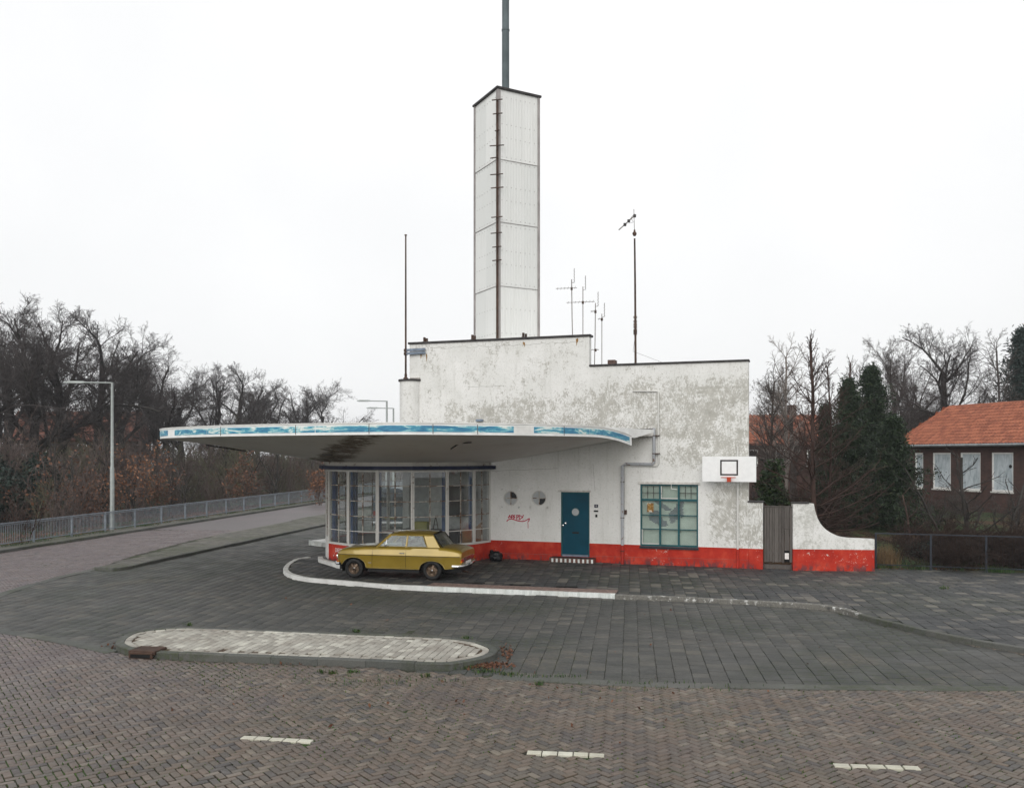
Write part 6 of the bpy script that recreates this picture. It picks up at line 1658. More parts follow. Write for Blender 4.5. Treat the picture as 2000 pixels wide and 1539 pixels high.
for a, b in wins:
    f_ = MB().box(a, a + 0.09, 0.02, 0.1, zw0, zw1).box(b - 0.06, b, 0.02, 0.1, zw0, zw1).box(a + 0.09, b - 0.06, 0.02, 0.1, zw1 - 0.08, zw1).box(a + 0.09, b - 0.06, 0.02, 0.1, zw0, zw0 + 0.1).build('window', WHITE_PAINT, house)
    MB().box(a + 0.08, b - 0.05, 0.06, 0.07, zw0 + 0.09, zw1 - 0.07).build('pane', WHITEWASH, f_)
    MB().box(a - 0.05, b + 0.05, -0.06, 0.015, zw0 - 0.08, zw0 - 0.001).build('sill', STONE, f_)
MB().lathe([(0.0, 0), (0.1, 0.0), (0.1, 0.01), (0, 0.01)], 10, (hs(1972), 0.05, hzv(1972, 911)), 'y').build('broken_spot', VOID, house)
ov = 0.45; rh = 2.45; e0 = xl - ov
ridge0 = -2.75
roof_q = [(e0, -ov, ze), (xr + ov, -ov, ze), (xr + ov, HD / 2, ze + rh), (ridge0, HD / 2, ze + rh)]
MB().add([(e0, -ov, ze - 0.02), (xr + ov, -ov, ze - 0.02), (xr + ov, HD / 2, ze + rh - 0.03), (ridge0, HD / 2, ze + rh - 0.03), (e0, HD + ov, ze - 0.02), (xr + ov, HD + ov, ze - 0.02)],
         [(0, 1, 2, 3), (0, 3, 4), (3, 2, 5, 4), (0, 4, 5, 1)]).build('roof', TILE_UNDER, house)
tiled_slope('front_tiles', TILE_O, house, roof_q)
tiled_slope('hip_tiles', TILE_O, house, [(e0, HD + ov, ze), (e0, -ov, ze), (ridge0, HD / 2 - 0.05, ze + rh), (ridge0, HD / 2 + 0.05, ze + rh)])
mb = MB()
n = 26
for k in range(n):
    x0 = ridge0 + (xr + ov - ridge0) * k / n; mb.tube([(x0, HD / 2, ze + rh - 0.01), (x0 + (xr + ov - ridge0) / n * 1.05, HD / 2, ze + rh + 0.01)], [0.12, 0.105], 8)
for k in range(14):
    a = Vector((e0, -ov, ze + 0.02)).lerp(Vector((ridge0, HD / 2, ze + rh)), k / 14); b = Vector((e0, -ov, ze + 0.02)).lerp(Vector((ridge0, HD / 2, ze + rh)), (k + 1.05) / 14); mb.tube([a, b], [0.11, 0.095], 8)
mb.build('ridge_tiles', TILE_O, house, smooth=True)
MB().tube([(e0 - 0.05, -ov - 0.06, ze - 0.04), (xr + ov, -ov - 0.06, ze - 0.04)], 0.075, 8).build('gutter', GALV, house)
MB().box(e0, xr + ov, -ov, 0.0, ze - 0.12, ze - 0.05).build('eaves_board', COPING, house)

def far_house(name, label, u, v_base, Y, w, dpt, ev, rv, rz, wallm, tilem, base=0.4, wins_=3, gable_front=False):
    x = (u - U0) / F * Y
    t = thing(name, label, 'house', (x, Y, base), rz)
    ze_ = H + (V0 - ev) / F * Y - base; zr_ = H + (V0 - rv) / F * Y - base
    mb = MB().box(-w / 2, w / 2, 0, dpt, -0.5, ze_); mb.build('wall', wallm, t)
    if gable_front:
        MB().add([(-w / 2, 0, ze_), (w / 2, 0, ze_), (0, 0, zr_), (-w / 2, dpt, ze_), (w / 2, dpt, ze_), (0, dpt, zr_)], [(0, 1, 2), (5, 4, 3), (0, 2, 5, 3), (1, 4, 5, 2)]).build('gable', wallm, t)
        for s in (-1, 1):
            tiled_slope('roof_tiles', tilem, t, [(s * (w / 2 + 0.3), -0.3 if s < 0 else dpt + 0.3, ze_ - 0.1), (s * (w / 2 + 0.3), dpt + 0.3 if s < 0 else -0.3, ze_ - 0.1), (0, dpt + 0.3 if s < 0 else -0.3, zr_ + 0.08), (0, -0.3 if s < 0 else dpt + 0.3, zr_ + 0.08)], 0.3, 0.5)
            MB().bar((s * (w / 2 + 0.3), -0.3, ze_ - 0.08), (0, -0.3, zr_ + 0.1), 0.06, 0.2).build('bargeboard', WHITE_PAINT, t)
    else:
        MB().add([(-w / 2 - .3, -.3, ze_ - .05), (w / 2 + .3, -.3, ze_ - .05), (w / 2 + .3, dpt / 2, zr_ - .05), (-w / 2 - .3, dpt / 2, zr_ - .05), (-w / 2 - .3, dpt + .3, ze_ - .05), (w / 2 + .3, dpt + .3, ze_ - .05)], [(0, 1, 2, 3), (3, 2, 5, 4), (0, 3, 4), (1, 5, 2)]).build('roof', tilem, t)
        tiled_slope('roof_tiles', tilem, t, [(-w / 2 - .3, -.3, ze_), (w / 2 + .3, -.3, ze_), (w / 2 + .3, dpt / 2, zr_), (-w / 2 - .3, dpt / 2, zr_)], 0.3, 0.5)
        MB().box(w * 0.2, w * 0.2 + 0.6, dpt / 2 - 0.3, dpt / 2 + 0.3, zr_ - 0.4, zr_ + 0.8).build('chimney', wallm, t)
    for k in range(wins_):
        a = -w / 2 + w * (k + 0.5) / wins_ - 0.5
        f_ = MB().box(a, a + 1.0, -0.04, 0.05, ze_ - 1.7, ze_ - 0.4).build('window', WHITE_PAINT, t)
        MB().box(a + 0.08, a + 0.92, -0.05, -0.041, ze_ - 1.62, ze_ - 0.48).build('pane', INNER_DARK, f_)
    return t
PALEBRICK = brickwall('brown_brick', (0.12, 0.075, 0.055), (0.16, 0.1, 0.075), (0.14, 0.12, 0.1))
far_house('village_house', 'orange roofed house behind the bare trees right of the station', 1528, 0, 66, 7.0, 8, 868, 806, R(-4), DARKBRICK, TILE_O, 0.3)
far_house('village_house', 'dark gabled house with red roof strip peeping behind the brick house', 1795, 0, 72, 5.0, 9, 838, 795, R(-30), DARKBRICK, TILE_O, 0.5, 1, True)
far_house('village_house', 'dim house with red roof behind the big trees at far left', 130, 0, 95, 13, 9, 860, 800, R(8), PALEBRICK, TILE_R, -0.3, 4)

# ---------------------------------------------------------------- trees
def tubes(segs, k, name, smooth=False):
    A = np.array([s[:8] for s in segs], float)
    P0_, P1_, R0_, R1_ = A[:, 0:3], A[:, 3:6], A[:, 6], A[:, 7]
    D = P1_ - P0_; D /= (np.linalg.norm(D, axis=1)[:, None] + 1e-9)
    ref = np.where(np.abs(D[:, 2:3]) > 0.9, np.array([[1.0, 0, 0]]), np.array([[0, 0, 1.0]]))
    X = np.cross(D, ref); X /= np.linalg.norm(X, axis=1)[:, None]; Y = np.cross(D, X)
    a = np.arange(k) * 2 * math.pi / k
    C_ = np.cos(a)[None, :, None] * X[:, None] + np.sin(a)[None, :, None] * Y[:, None]
    V = np.stack([P0_[:, None] + C_ * R0_[:, None, None], P1_[:, None] + C_ * R1_[:, None, None]], 1)     # N,2,k,3
    N = len(A); b = (np.arange(N) * 2 * k)[:, None]; j = np.arange(k); j2 = (j + 1) % k
    Fq = np.stack([b + j, b + j2, b + k + j2, b + k + j], -1).reshape(-1, 4)
    return np_mesh(name, V.reshape(-1, 3), Fq[:, ::-1], smooth)
def norm3(x, y, z):
    l = math.sqrt(x * x + y * y + z * z) + 1e-9; return x / l, y / l, z / l
def grow(seed, spec, p=(0, 0, 0), d=(0, 0, 1), L=5.0, r=0.3, top=0.5, rf=(0.45, 0.7)):
    "spec per level: (pieces, wobble, upward pull, children, child angle, child length ratio, first child at, taper)"
    rr = random.Random(seed); segs = []; g = rr.gauss
    def branch(p, d, L, r, lev):
        n, wob, up, nch, ang, rat, st, tap = spec[lev]
        last = lev == len(spec) - 1
        step = L / n
        for i in range(n):
            d = norm3(d[0] + g(0, wob), d[1] + g(0, wob), d[2] + g(0, wob) + up)
            q = (p[0] + d[0] * step, p[1] + d[1] * step, p[2] + d[2] * step)
            r2 = max(r * (1 - tap / n), 0.004)
            segs.append((*p, *q, r, r2, lev))
            if not last and (i + 1) / n > st:
                m_ = nch / max(1, n * (1 - st)); c_ = int(m_) + (rr.random() < m_ - int(m_))
                for _ in range(c_):
                    a = R(ang) * rr.uniform(0.6, 1.3) if lev or top < 0.9 else R(88 - 55 * (i + 1) / n) * rr.uniform(0.85, 1.12); az = rr.uniform(0, 2 * math.pi)
                    u_ = norm3(d[1] * 0.8 - d[2] * 0.5, d[2] * 0.3 - d[0] * 0.8, d[0] * 0.5 - d[1] * 0.3); w_ = (d[1] * u_[2] - d[2] * u_[1], d[2] * u_[0] - d[0] * u_[2], d[0] * u_[1] - d[1] * u_[0])
                    ca, sa = math.cos(a), math.sin(a); cz, sz = math.cos(az), math.sin(az)
                    nd = tuple(d[k] * ca + (u_[k] * cz + w_[k] * sz) * sa for k in range(3))
                    f = rr.random(); s0 = tuple(p[k] + (q[k] - p[k]) * f for k in range(3))
                    branch(s0, nd, L * rat * rr.uniform(0.65, 1.15) * (1.15 - (top if lev == 0 else 0.5) * (i + 1) / n), r2 * (rr.uniform(*rf) if lev == 0 else rr.uniform(0.45, 0.7)) if lev or rf[0] > 0.4 else max(0.016, r * rr.uniform(*rf)), lev + 1)
            p, r = q, r2
        
    branch(p, d, L, r, 0)
    return segs
def tree_meshes(segs, thr, name, kt=7, kc=3):
    big = [s for s in segs if s[6] >= thr]; small = [s for s in segs if s[6] < thr]
    return tubes(big, kt, name + '_trunk', True), tubes(small, kc, name + '_crown')
def leaves(name, P, size, seed, droop=0.0, asp=1.6):
    r_ = np.random.default_rng(seed); N = len(P); P = np.asarray(P, float)
    a = r_.normal(0, 1, (N, 3)); a /= np.linalg.norm(a, axis=1)[:, None]; b = np.cross(a, r_.normal(0, 1, (N, 3))); b /= np.linalg.norm(b, axis=1)[:, None]
    s = size * r_.uniform(0.6, 1.3, (N, 1))
    V = np.stack([P - a * s * asp / 2, P + b * s / 2, P + a * s * asp / 2, P - b * s / 2], 1).reshape(-1, 3)
    return np_mesh(name, V, np.arange(4 * N).reshape(-1, 4))

# bare oaks and beeches: five forms shared by all
OAK = [  # trunk, limbs, branches, branchlets, twigs, fine twigs
    (8, 0.06, 0.05, 9, 42, 0.80, 0.26, 0.9), (7, 0.16, 0.07, 8.4, 40, 0.52, 0.2, 0.93), (5, 0.18, 0.06, 7, 38, 0.55, 0.12, 0.9), (4, 0.18, 0.05, 4.8, 36, 0.58, 0.1, 0.85), (2, 0.16, 0.03, 3.4, 34, 0.75, 0.0, 0.7), (1, 0.12, 0.0, 0, 0, 0, 0, 0.5)]
def form(seed, spec, L, r, height, rmin, thr, name='bare_tree', lean_=(0, 0), top=0.5, rf=(0.5, 0.72)):
    sg = grow(seed, spec, (0, 0, 0), norm3(lean_[0], lean_[1], 1), L, r, top, rf); zm_ = max(s[5] for s in sg)
    sg = [tuple(c / zm_ * height if i < 6 else c for i, c in enumerate(s)) for s in sg]
    return tree_meshes([(*s[:6], max(s[6], rmin), max(s[7], rmin * 0.8), s[8]) for s in sg], thr, name)
oaks = [form(100 + k, OAK, 9.0 + 0.5 * (k % 3), 0.42, 15.0, 0.0065, 0.06) for k in range(5)]
def plant(meshes, mats, name, label, x, y, h=1.0, rz=0.0, group=None, z=None, w=None):
    z = float(ground_z(np.array([x]), np.array([y]))[0]) - 0.1 if z is None else z
    t = thing(name, label, 'tree' if 'shrub' not in name and 'bush' not in name else 'shrub', (x, y, z), rz, group)
    t.scale = ((w or h), (w or h), h)
    for me, m_, nm in zip(meshes, mats, ('trunk', 'crown', 'foliage')):
        if me is None: continue
        if not me.materials: me.materials.append(m_)
        o = bpy.data.objects.new(nm, me); o.parent = t; COL.objects.link(o)
        if me.materials[0] != m_: o.material_slots[0].link = 'OBJECT'; o.material_slots[0].material = m_
    return t
tdefs = [  # u, top v, distance, form
    (-25, 560, 60, 0), (62, 582, 64, 1), (128, 602, 70, 2), (190, 622, 74, 3), (245, 668, 82, 4), (310, 708, 88, 0), (352, 712, 93, 2), (405, 722, 100, 1), (462, 724, 106, 3), (505, 748, 116, 4), (588, 748, 122, 2), (628, 770, 132, 0), (12, 640, 84, 3), (280, 720, 108, 1)]
names_ = ['at the left edge of the photo, tallest of the row', 'second from left, forked above the dark shrubs', 'third in the row, over the red roofed house', 'fourth in the row, just left of the street lamp', 'just right of the street lamp, fifth in the row', 'above the left canopy tip, sixth in the row',
          'seventh in the row, behind the canopy tip', 'eighth in the row, spreading above the canopy', 'ninth in the row, with a fan shaped open crown', 'tenth in the row, low and leaning right', 'standing alone right of the row, with thin trunk', 'smallest and farthest, at the right end of the row',
          'behind the first two at far left', 'in the second line behind the street lamp']
for i, (u, v, Y, f_) in enumerate(tdefs):
    x = (u - U0) / F * Y; z = float(ground_z(np.array([x]), np.array([Y]))[0]) - 0.1
    h_ = (H + (V0 - v + 14) / F * Y - z) / 15.0
    plant(oaks[f_], (BARK_OAK, TWIG_OAK), 'bare_tree', 'bare dark tree ' + names_[i], x, Y, h_, 1.3 * i, 'bare trees along the left road', z, w=h_ * 1.22)

# scrub beyond the railing: shared bush forms joined into one mass
SCRUB = [(4, 0.10, 0.09, 5, 30, 0.62, 0.1, 0.6), (3, 0.14, 0.08, 4, 32, 0.6, 0.1, 0.7), (2, 0.16, 0.05, 3, 34, 0.6, 0.0, 0.7), (1, 0.18, 0.0, 0, 0, 0, 0, 0.6)]
def bush_segs(seed, stems, h_, spread=0.5, spec=SCRUB, r=0.025):
    rr = random.Random(seed); out = []
    for k in range(stems):
        a = rr.uniform(0, 6.28); d = norm3(math.cos(a) * spread * rr.random(), math.sin(a) * spread * rr.random(), 1)
        out += grow(seed * 31 + k, spec, (rr.uniform(-0.5, 0.5), rr.uniform(-0.5, 0.5), 0), d, h_ * rr.uniform(0.5, 0.8), r * rr.uniform(0.7, 1.2))
    return [(*s[:6], max(s[6], 0.008), max(s[7], 0.006), s[8]) for s in out]
def seg_tips(segs, lev, n, seed):
    t = [s[3:6] for s in segs if s[8] >= lev]; random.Random(seed).shuffle(t); return np.array(t[:n])
def mass(name, mat, forms, spots, label_kind='stuff', lbl=None):
    Vs, Fs, b = [], [], 0
    for (x, y, z, s, rz, f_) in spots:
        me = forms[f_]; co, si = math.cos(rz), math.sin(rz); V = me[0] * np.array([s[0], s[0], s[1]])
        V = np.stack([V[:, 0] * co - V[:, 1] * si + x, V[:, 0] * si + V[:, 1] * co + y, V[:, 2] + z], 1)
        Vs.append(V); Fs.append(me[1] + b); b += len(V)
    o = link(name, np_mesh(name, np.concatenate(Vs), np.concatenate(Fs)), mat); return tag(o, lbl, None, None, 'stuff')
def arrs(me):
    V = np.zeros(len(me.vertices) * 3, np.float32); me.vertices.foreach_get('co', V)
    k = me.polygons[0].loop_total; Fi = np.zeros(len(me.loops), np.int32); me.loops.foreach_get('vertex_index', Fi)
    bpy_me = V.reshape(-1, 3), Fi.reshape(-1, k); return bpy_me
bsegs = [bush_segs(20 + k, 5 + k % 2, 3.2, 0.55) for k in range(4)]
bforms = [arrs(tubes(s, 3, 'scrub')) for s in bsegs]
lforms = [arrs(leaves('scrub_leaves', seg_tips(s, 2, 170, 5) + np.random.default_rng(k).normal(0, 0.05, (170, 3)), 0.075, k)) for k, s in enumerate(bsegs)]
rs_ = np.random.default_rng(11); spots = []
for k in range(128):
    t = rs_.uniform(-6, 82); dist = 2.0 + rs_.random() ** 0.9 * 17
    if t < 13 and dist < 13 and rs_.random() < 0.85: continue
    p = rail_pt(t) - rn * dist
    sc_ = rs_.uniform(0.8, 1.25) * (0.62 + 0.05 * dist)
    spots.append((p[0], p[1], float(ground_z(p[:1], p[1:])[0]) - 0.05, (sc_ * 1.05, sc_ * rs_.uniform(1.0, 1.35)), rs_.uniform(0, 6), int(rs_.integers(0, 4))))
for k in range(46):
    p = rail_pt(rs_.uniform(12, 84)) - rn * rs_.uniform(5, 22); sc_ = rs_.uniform(1.7, 2.3)
    spots.append((p[0], p[1], float(ground_z(p[:1], p[1:])[0]) - 0.05, (sc_ * 0.95, sc_), rs_.uniform(0, 6), int(rs_.integers(0, 4))))
mass('russet_scrub', BRUSH_L, bforms, spots[::3] + spots[1::3])
mass('olive_scrub', BRUSH_OLIVE, bforms, spots[2::3])
mass('scrub_leaves', LEAF_DEAD, lforms, [s for i, s in enumerate(spots) if i % 7 < 1])
# far wood behind everything
fsp = []
for k in range(34):
    x = rs_.uniform(-80, 12); y = rs_.uniform(112, 165); fsp.append((x, y, -0.5, (2.6, rs_.uniform(1.6, 2.6)), rs_.uniform(0, 6), int(rs_.integers(0, 4))))
mass('far_wood', TWIG_OAK, bforms, fsp)

# orange leaved young beeches, single shrubs that stand out
def leafy(seed, u, v, Y, hpx, label, leafm, n=700, stems=4, size=0.1, name='leafy_shrub', barkm=BRUSH_L, spread=0.35):
    sg = bush_segs(seed, stems, 3.4, spread); zm_ = max(s[5] for s in sg); x = (u - U0) / F * Y; z = float(ground_z(np.array([x]), np.array([Y]))[0]) - 0.05
    h_ = (H + (V0 - v) / F * Y - z); sg = [tuple(c * h_ / zm_ if i < 6 else c for i, c in enumerate(s)) for s in sg]
    tips = seg_tips(sg, 1, n, seed); P = tips + np.random.default_rng(seed).normal(0, 0.12, tips.shape)
    plant((tubes(sg, 3, 'stems'), None, leaves('leaves', P, size, seed)), (barkm, None, leafm), name, label, x, Y, 1.0, 0.0, None, z)
leafy(301, 258, 862, 50, 0, 'young tree with bright orange dead leaves right of the street lamp', LEAF_ORANGE, 900, 5, 0.1)
leafy(302, 470, 870, 62, 0, 'rust red leaved shrub under the left part of the canopy', LEAF_DEAD, 800, 6, 0.1)
leafy(303, 622, 905, 66, 0, 'orange leaved shrub just left of the glazed bay', LEAF_ORANGE, 1100, 5, 0.1)
leafy(304, 320, 905, 52, 0, 'small russet shrub between lamp and canopy tip', LEAF_DEAD, 900, 4, 0.1)
leafy(305, 165, 925, 47, 0, 'russet thicket shrub behind the railing left of the lamp', LEAF_DEAD, 1000, 6, 0.09)
leafy(306, 36, 938, 36.5, 0, 'low bare sapling close behind the railing at far left', LEAF_DEAD, 40, 3, 0.06, barkm=BARK_RED, spread=0.9)

# evergreen shrubs: clumps of dark leaves on stems
def evergreen(seed, u, v_top, Y, w_px, label, leafm, n=6000, size=0.11, name='evergreen_shrub', base=None, cone=0.0):
    r_ = np.random.default_rng(seed); x = (u - U0) / F * Y; z = float(ground_z(np.array([x]), np.array([Y]))[0]) - 0.05 if base is None else base
    h_ = H + (V0 - v_top) / F * Y - z; w_ = w_px / F * Y / 2
    cl = r_.normal(0, 1, (40, 3)); cl /= np.linalg.norm(cl, axis=1)[:, None]; cl *= r_.uniform(0.35, 0.95, (40, 1)) ** 0.6
    ci = r_.integers(0, 40, n); P = cl[ci] + r_.normal(0, 0.17, (n, 3))
    t = np.clip((P[:, 2] + 1) / 2, 0, 1.05); taper = 1 - cone * t
    P = np.stack([P[:, 0] * w_ * taper, P[:, 1] * w_ * taper, 0.06 * h_ + t * h_ * 0.94], 1)
    sg = []
    for k in range(6): sg += grow(seed + k, SCRUB[:2] + [(2, 0.2, 0, 0, 0, 0, 0, 0.6)], (r_.uniform(-.2, .2), r_.uniform(-.2, .2), 0), norm3(r_.uniform(-.5, .5), r_.uniform(-.5, .5), 1), h_ * 0.6, 0.03)
    plant((tubes(sg, 4, 'stems'), None, leaves('leaves', P, size, seed)), (BARK_OAK, None, leafm), name, label, x, Y, 1.0, 0.0, None, z)
evergreen(401, 30, 892, 52, 150, 'dark evergreen bush at the left edge under the trees', HOLLY, 14000, 0.12)
evergreen(402, 105, 930, 55, 90, 'smaller dark evergreen bush beside the one at the left edge', HOLLY, 7000, 0.12)
evergreen(403, 1850, 1062, 31.5, 150, 'dark blue green evergreen bush behind the low fence', HOLLY, 9000, 0.09)
evergreen(407, 1960, 1055, 31.8, 120, 'dark evergreen bush near the right edge behind the fence', HOLLY, 6000, 0.09)
evergreen(404, 1505, 905, 36, 60, 'leafy green hedge bush behind the plank gate', IVY, 5000, 0.1)
evergreen(405, 1660, 960, 40, 130, 'dark green undergrowth bush between the conifers', NEEDLE, 6000, 0.12)
evergreen(406, 297, 925, 66, 36, 'single dark green bush among russet scrub', NEEDLE, 2500, 0.16)

# conifers
def conifer(seed, u, v_top, Y, w_px, label, leafm, n_br=420, tuft=0.055, columnar=0.5):
    r_ = random.Random(seed); sp = tuft / 0.055; x = (u - U0) / F * Y; z = float(ground_z(np.array([x]), np.array([Y]))[0]) - 0.1
    h_ = H + (V0 - v_top) / F * Y - z; w_ = w_px / F * Y / 2; sg = [(0, 0, 0, 0, 0, h_ * 0.5, 0.13, 0.08, 0), (0, 0, h_ * 0.5, 0, 0, h_, 0.08, 0.012, 0)]; P = []
    for k in range(n_br):
        t = r_.random() ** 0.9; zb = h_ * (0.06 + 0.92 * t); a = r_.uniform(0, 6.28); L = w_ * max(0.03, (1 - t) ** columnar) * (r_.uniform(0.3, 1.0) if r_.random() < 0.75 else r_.uniform(1.0, 1.55)) * (0.8 + 0.25 * math.sin(3 * a + seed) * math.sin(9 * t + seed))
        d = norm3(math.cos(a), math.sin(a), 0.15 + 0.45 * t); n_ = 5; p = (0, 0, zb)
        for i in range(n_):
            q = tuple(p[j] + d[j] * L / n_ for j in range(3)); sg.append((*p, *q, 0.018, 0.01, 1)); p = q; d = norm3(d[0], d[1], d[2] - 0.12)
            for _ in range(13 if i > 0 else 2): P.append((p[0] + r_.gauss(0, 0.15 * sp), p[1] + r_.gauss(0, 0.15 * sp), p[2] + r_.gauss(0, 0.13 * sp)))
    plant((tubes(sg, 3, "conifer_trunk"), None, leaves('needles', np.array(P), tuft, seed, asp=3.2)), (BARK_OAK, None, leafm), 'conifer_tree', label, x, Y, 1.0, 0, None, z)
conifer(501, 1657, 742, 41, 180, 'dark green conifer, left of the pair behind the bare tree', NEEDLE, 420, columnar=0.85)
conifer(502, 1702, 716, 43, 230, 'taller dark conifer, right of the pair behind the bare tree', NEEDLE, 460, columnar=0.8)
conifer(503, 1745, 815, 38, 170, 'brownish green conifer beside the corner of the orange roof', NEEDLE, 420, columnar=0.85)
conifer(504, 2005, 640, 66, 150, 'very dark tall conifer at the right edge behind the house', NEEDLE_B, 700, 0.1, columnar=0.45)
conifer(505, 1612, 790, 46, 46, 'small conifer low behind the bare larch', NEEDLE, 260, columnar=0.8)

# bare trees on the right
LARCH = [(18, 0.02, 0.06, 66, 64, 0.44, 0.06, 0.92), (7, 0.07, 0.05, 8, 42, 0.30, 0.12, 0.82), (3, 0.12, 0.02, 3.4, 40, 0.45, 0.0, 0.7), (1, 0.15, 0.0, 0, 0, 0, 0, 0.6)]
BIRCH = [(12, 0.03, 0.06, 26, 34, 0.44, 0.18, 0.88), (6, 0.1, 0.04, 8, 34, 0.45, 0.15, 0.8), (4, 0.16, -0.02, 5, 34, 0.5, 0.1, 0.7), (2, 0.16, -0.06, 0, 0, 0, 0, 0.6)]
SHOOT = [(9, 0.09, 0.05, 12, 44, 0.42, 0.1, 0.8), (5, 0.12, 0.05, 6, 40, 0.45, 0.1, 0.7), (3, 0.15, 0.0, 0, 0, 0, 0, 0.6)]
larches = [form(601, LARCH, 8.0, 0.13, 9.0, 0.006, 0.04, top=0.98, rf=(0.3, 0.46)), form(609, LARCH, 8.0, 0.1, 9.0, 0.006, 0.04, lean_=(0.1, 0), top=0.98, rf=(0.3, 0.46))]
birches = [form(603, BIRCH, 9.0, 0.11, 10.0, 0.007, 0.04, top=0.8)]
shoots = [form(611, SHOOT, 5.0, 0.085, 5.0, 0.0085, 0.03), form(617, SHOOT, 5.0, 0.085, 5.0, 0.0085, 0.03, lean_=(0.25, 0))]
def bare(meshes, height, u, v_top, Y, label, bk, tw, rz=0.0, w=1.0):
    x = (u - U0) / F * Y; z = float(ground_z(np.array([x]), np.array([Y]))[0]) - 0.1
    h_ = (H + (V0 - v_top) / F * Y - z) / height
    plant(meshes, (bk, tw), 'bare_tree', label, x, Y, h_, rz, None, z, w=h_ * w)
bare(larches[0], 9, 1592, 640, 32.6, 'bare dark larch with long level branches behind the garden wall', BARK_RED, BARK_RED, 0.4)
bare(larches[1], 9, 1613, 690, 34.5, 'slender leaning red stemmed tree right of the bare larch', BARK_RED, BARK_RED, 0.0, 0.8)
bare(larches[0], 9, 1662, 690, 47, 'thin bare larch between the two conifers', BARK_RED, BARK_RED, 2.0, 0.8)
bare(birches[0], 10, 1535, 645, 45, 'pale thin birch rising behind the right end of the station', BARK_BIRCH, BARK_BIRCH, 0.0)
bare(birches[0], 10, 1958, 640, 64, 'slim bare tree between domed tree and right edge', BARK_GREY, BARK_GREY, 2.2)
bare(birches[0], 10, 1500, 700, 40, 'bare brown tree close behind the right end of the station', BARK_GREY, BARK_GREY, 4.0, 1.1)
bare(oaks[1], 15, 1735, 655, 64, 'bare tree with open crown above the conifer pair', BARK_GREY, TWIG_PALE, 1.0, 0.9)
bare(oaks[3], 15, 1842, 628, 60, 'broad bare tree with domed crown above the orange roof', BARK_OAK, TWIG_OAK, 2.0, 1.15)
bare(oaks[0], 15, 1552, 735, 52, 'low rounded bare tree in front of the orange roofed house', BARK_GREY, TWIG_PALE, 0.5, 1.15)
bare(oaks[2], 15, 1775, 690, 70, 'bare tree half hidden left of the domed tree', BARK_GREY, TWIG_PALE, 4.0)
bare(shoots[0], 5, 1882, 868, 33.5, 'bare leaning shrub tree before the second house window', BARK_OAK, BARK_OAK, 2.0, 1.5)
bare(shoots[1], 5, 1950, 900, 32, 'bare arching shrub tree before the rightmost house window', BARK_OAK, BARK_OAK, 0.3, 1.3)
bare(shoots[1], 5, 1838, 875, 35, 'bare shrub tree before the first whole house window', BARK_OAK, BARK_OAK, 3.0)
bare(shoots[0], 5, 1985, 980, 30.6, 'low bare shrub at the right edge in front of the fence line', BARK_OAK, BARK_OAK, 5.0, 1.4)
bare(shoots[1], 5, 1770, 940, 32.5, 'bare twiggy shrub left of the house windows', BARK_RED, BARK_RED, 1.0, 1.3)

nth = 'first second third fourth fifth sixth seventh eighth ninth tenth eleventh twelfth thirteenth'.split()
for i, (t, dist, h_) in enumerate(((6, 5.0, 0.9), (10, 4.0, 1.0), (13, 7.0, 1.25), (17, 4.5, 1.0), (20, 8.0, 1.35), (24, 5.0, 1.1), (28, 8.5, 1.4), (31, 4.0, 1.0), (35, 7.0, 1.3), (40, 5.0, 1.1), (46, 8.0, 1.4), (52, 6.0, 1.2), (58, 5.0, 1.1))):
    p = rail_pt(t) - rn * dist
    plant(shoots[i % 2], (BARK_OAK, BARK_OAK), 'bare_sapling', 'thin dark sapling in the scrub beyond the railing, ' + nth[i] + ' along the railing from the left', p[0], p[1], h_, 1.7 * i, 'saplings in the roadside scrub', w=h_ * 0.9)

# brush behind the fence, hedges, grass, weeds, leaves
BR = [(4, 0.16, 0.02, 5, 40, 0.62, 0.1, 0.6), (3, 0.2, 0.0, 4.4, 45, 0.6, 0.1, 0.7), (2, 0.22, -0.02, 3.4, 40, 0.6, 0.0, 0.7), (1, 0.2, 0.0, 0, 0, 0, 0, 0.6)]
brs = [bush_segs(60 + k, 7, 2.0, 0.9, BR, 0.014) for k in range(3)]
brf = [arrs(tubes([(*s[:6], max(s[6] * 0.8, 0.0055), max(s[7] * 0.8, 0.005), s[8]) for s in b], 3, 'brush')) for b in brs]
fdv = fv / np.linalg.norm(fv); fnv = np.array([-fdv[1], fdv[0]])
sp_ = []
for k in range(40):
    a = rs_.uniform(0.3, 9.5); b_ = 0.7 + rs_.random() ** 1.2 * 6.0
    p = FE0 + fdv * a + fnv * b_
    sp_.append((p[0], p[1], float(ground_z(p[:1], p[1:])[0]) - 0.05, (rs_.uniform(0.7, 1.1), rs_.uniform(0.55, 0.95) * (1.0 if a < 4 else 0.8)), rs_.uniform(0, 6), int(rs_.integers(0, 3))))
for k in range(18):
    p = FE0 + fdv * rs_.uniform(3.2, 9.5) + fnv * rs_.uniform(1.0, 3.5)
    sp_.append((p[0], p[1], float(ground_z(p[:1], p[1:])[0]) - 0.05, (rs_.uniform(0.8, 1.1), rs_.uniform(0.85, 1.25)), rs_.uniform(0, 6), int(rs_.integers(0, 3))))
for k in range(12):
    p = np.array([rs_.uniform(9.0, 12.6), rs_.uniform(34.2, 38)]); sp_.append((p[0], p[1], 0.4, (1.0, rs_.uniform(0.8, 1.3)), rs_.uniform(0, 6), int(rs_.integers(0, 3))))
mass('brush', BRUSH, brf, sp_)
hs_ = []
for k in range(14): hs_.append((rs_.uniform(8.5, 24), rs_.uniform(37, 47), 0.3, (1.3, rs_.uniform(0.8, 1.5)), rs_.uniform(0, 6), int(rs_.integers(0, 3))))
mass('back_brush', BARK_GREY, brf, hs_)

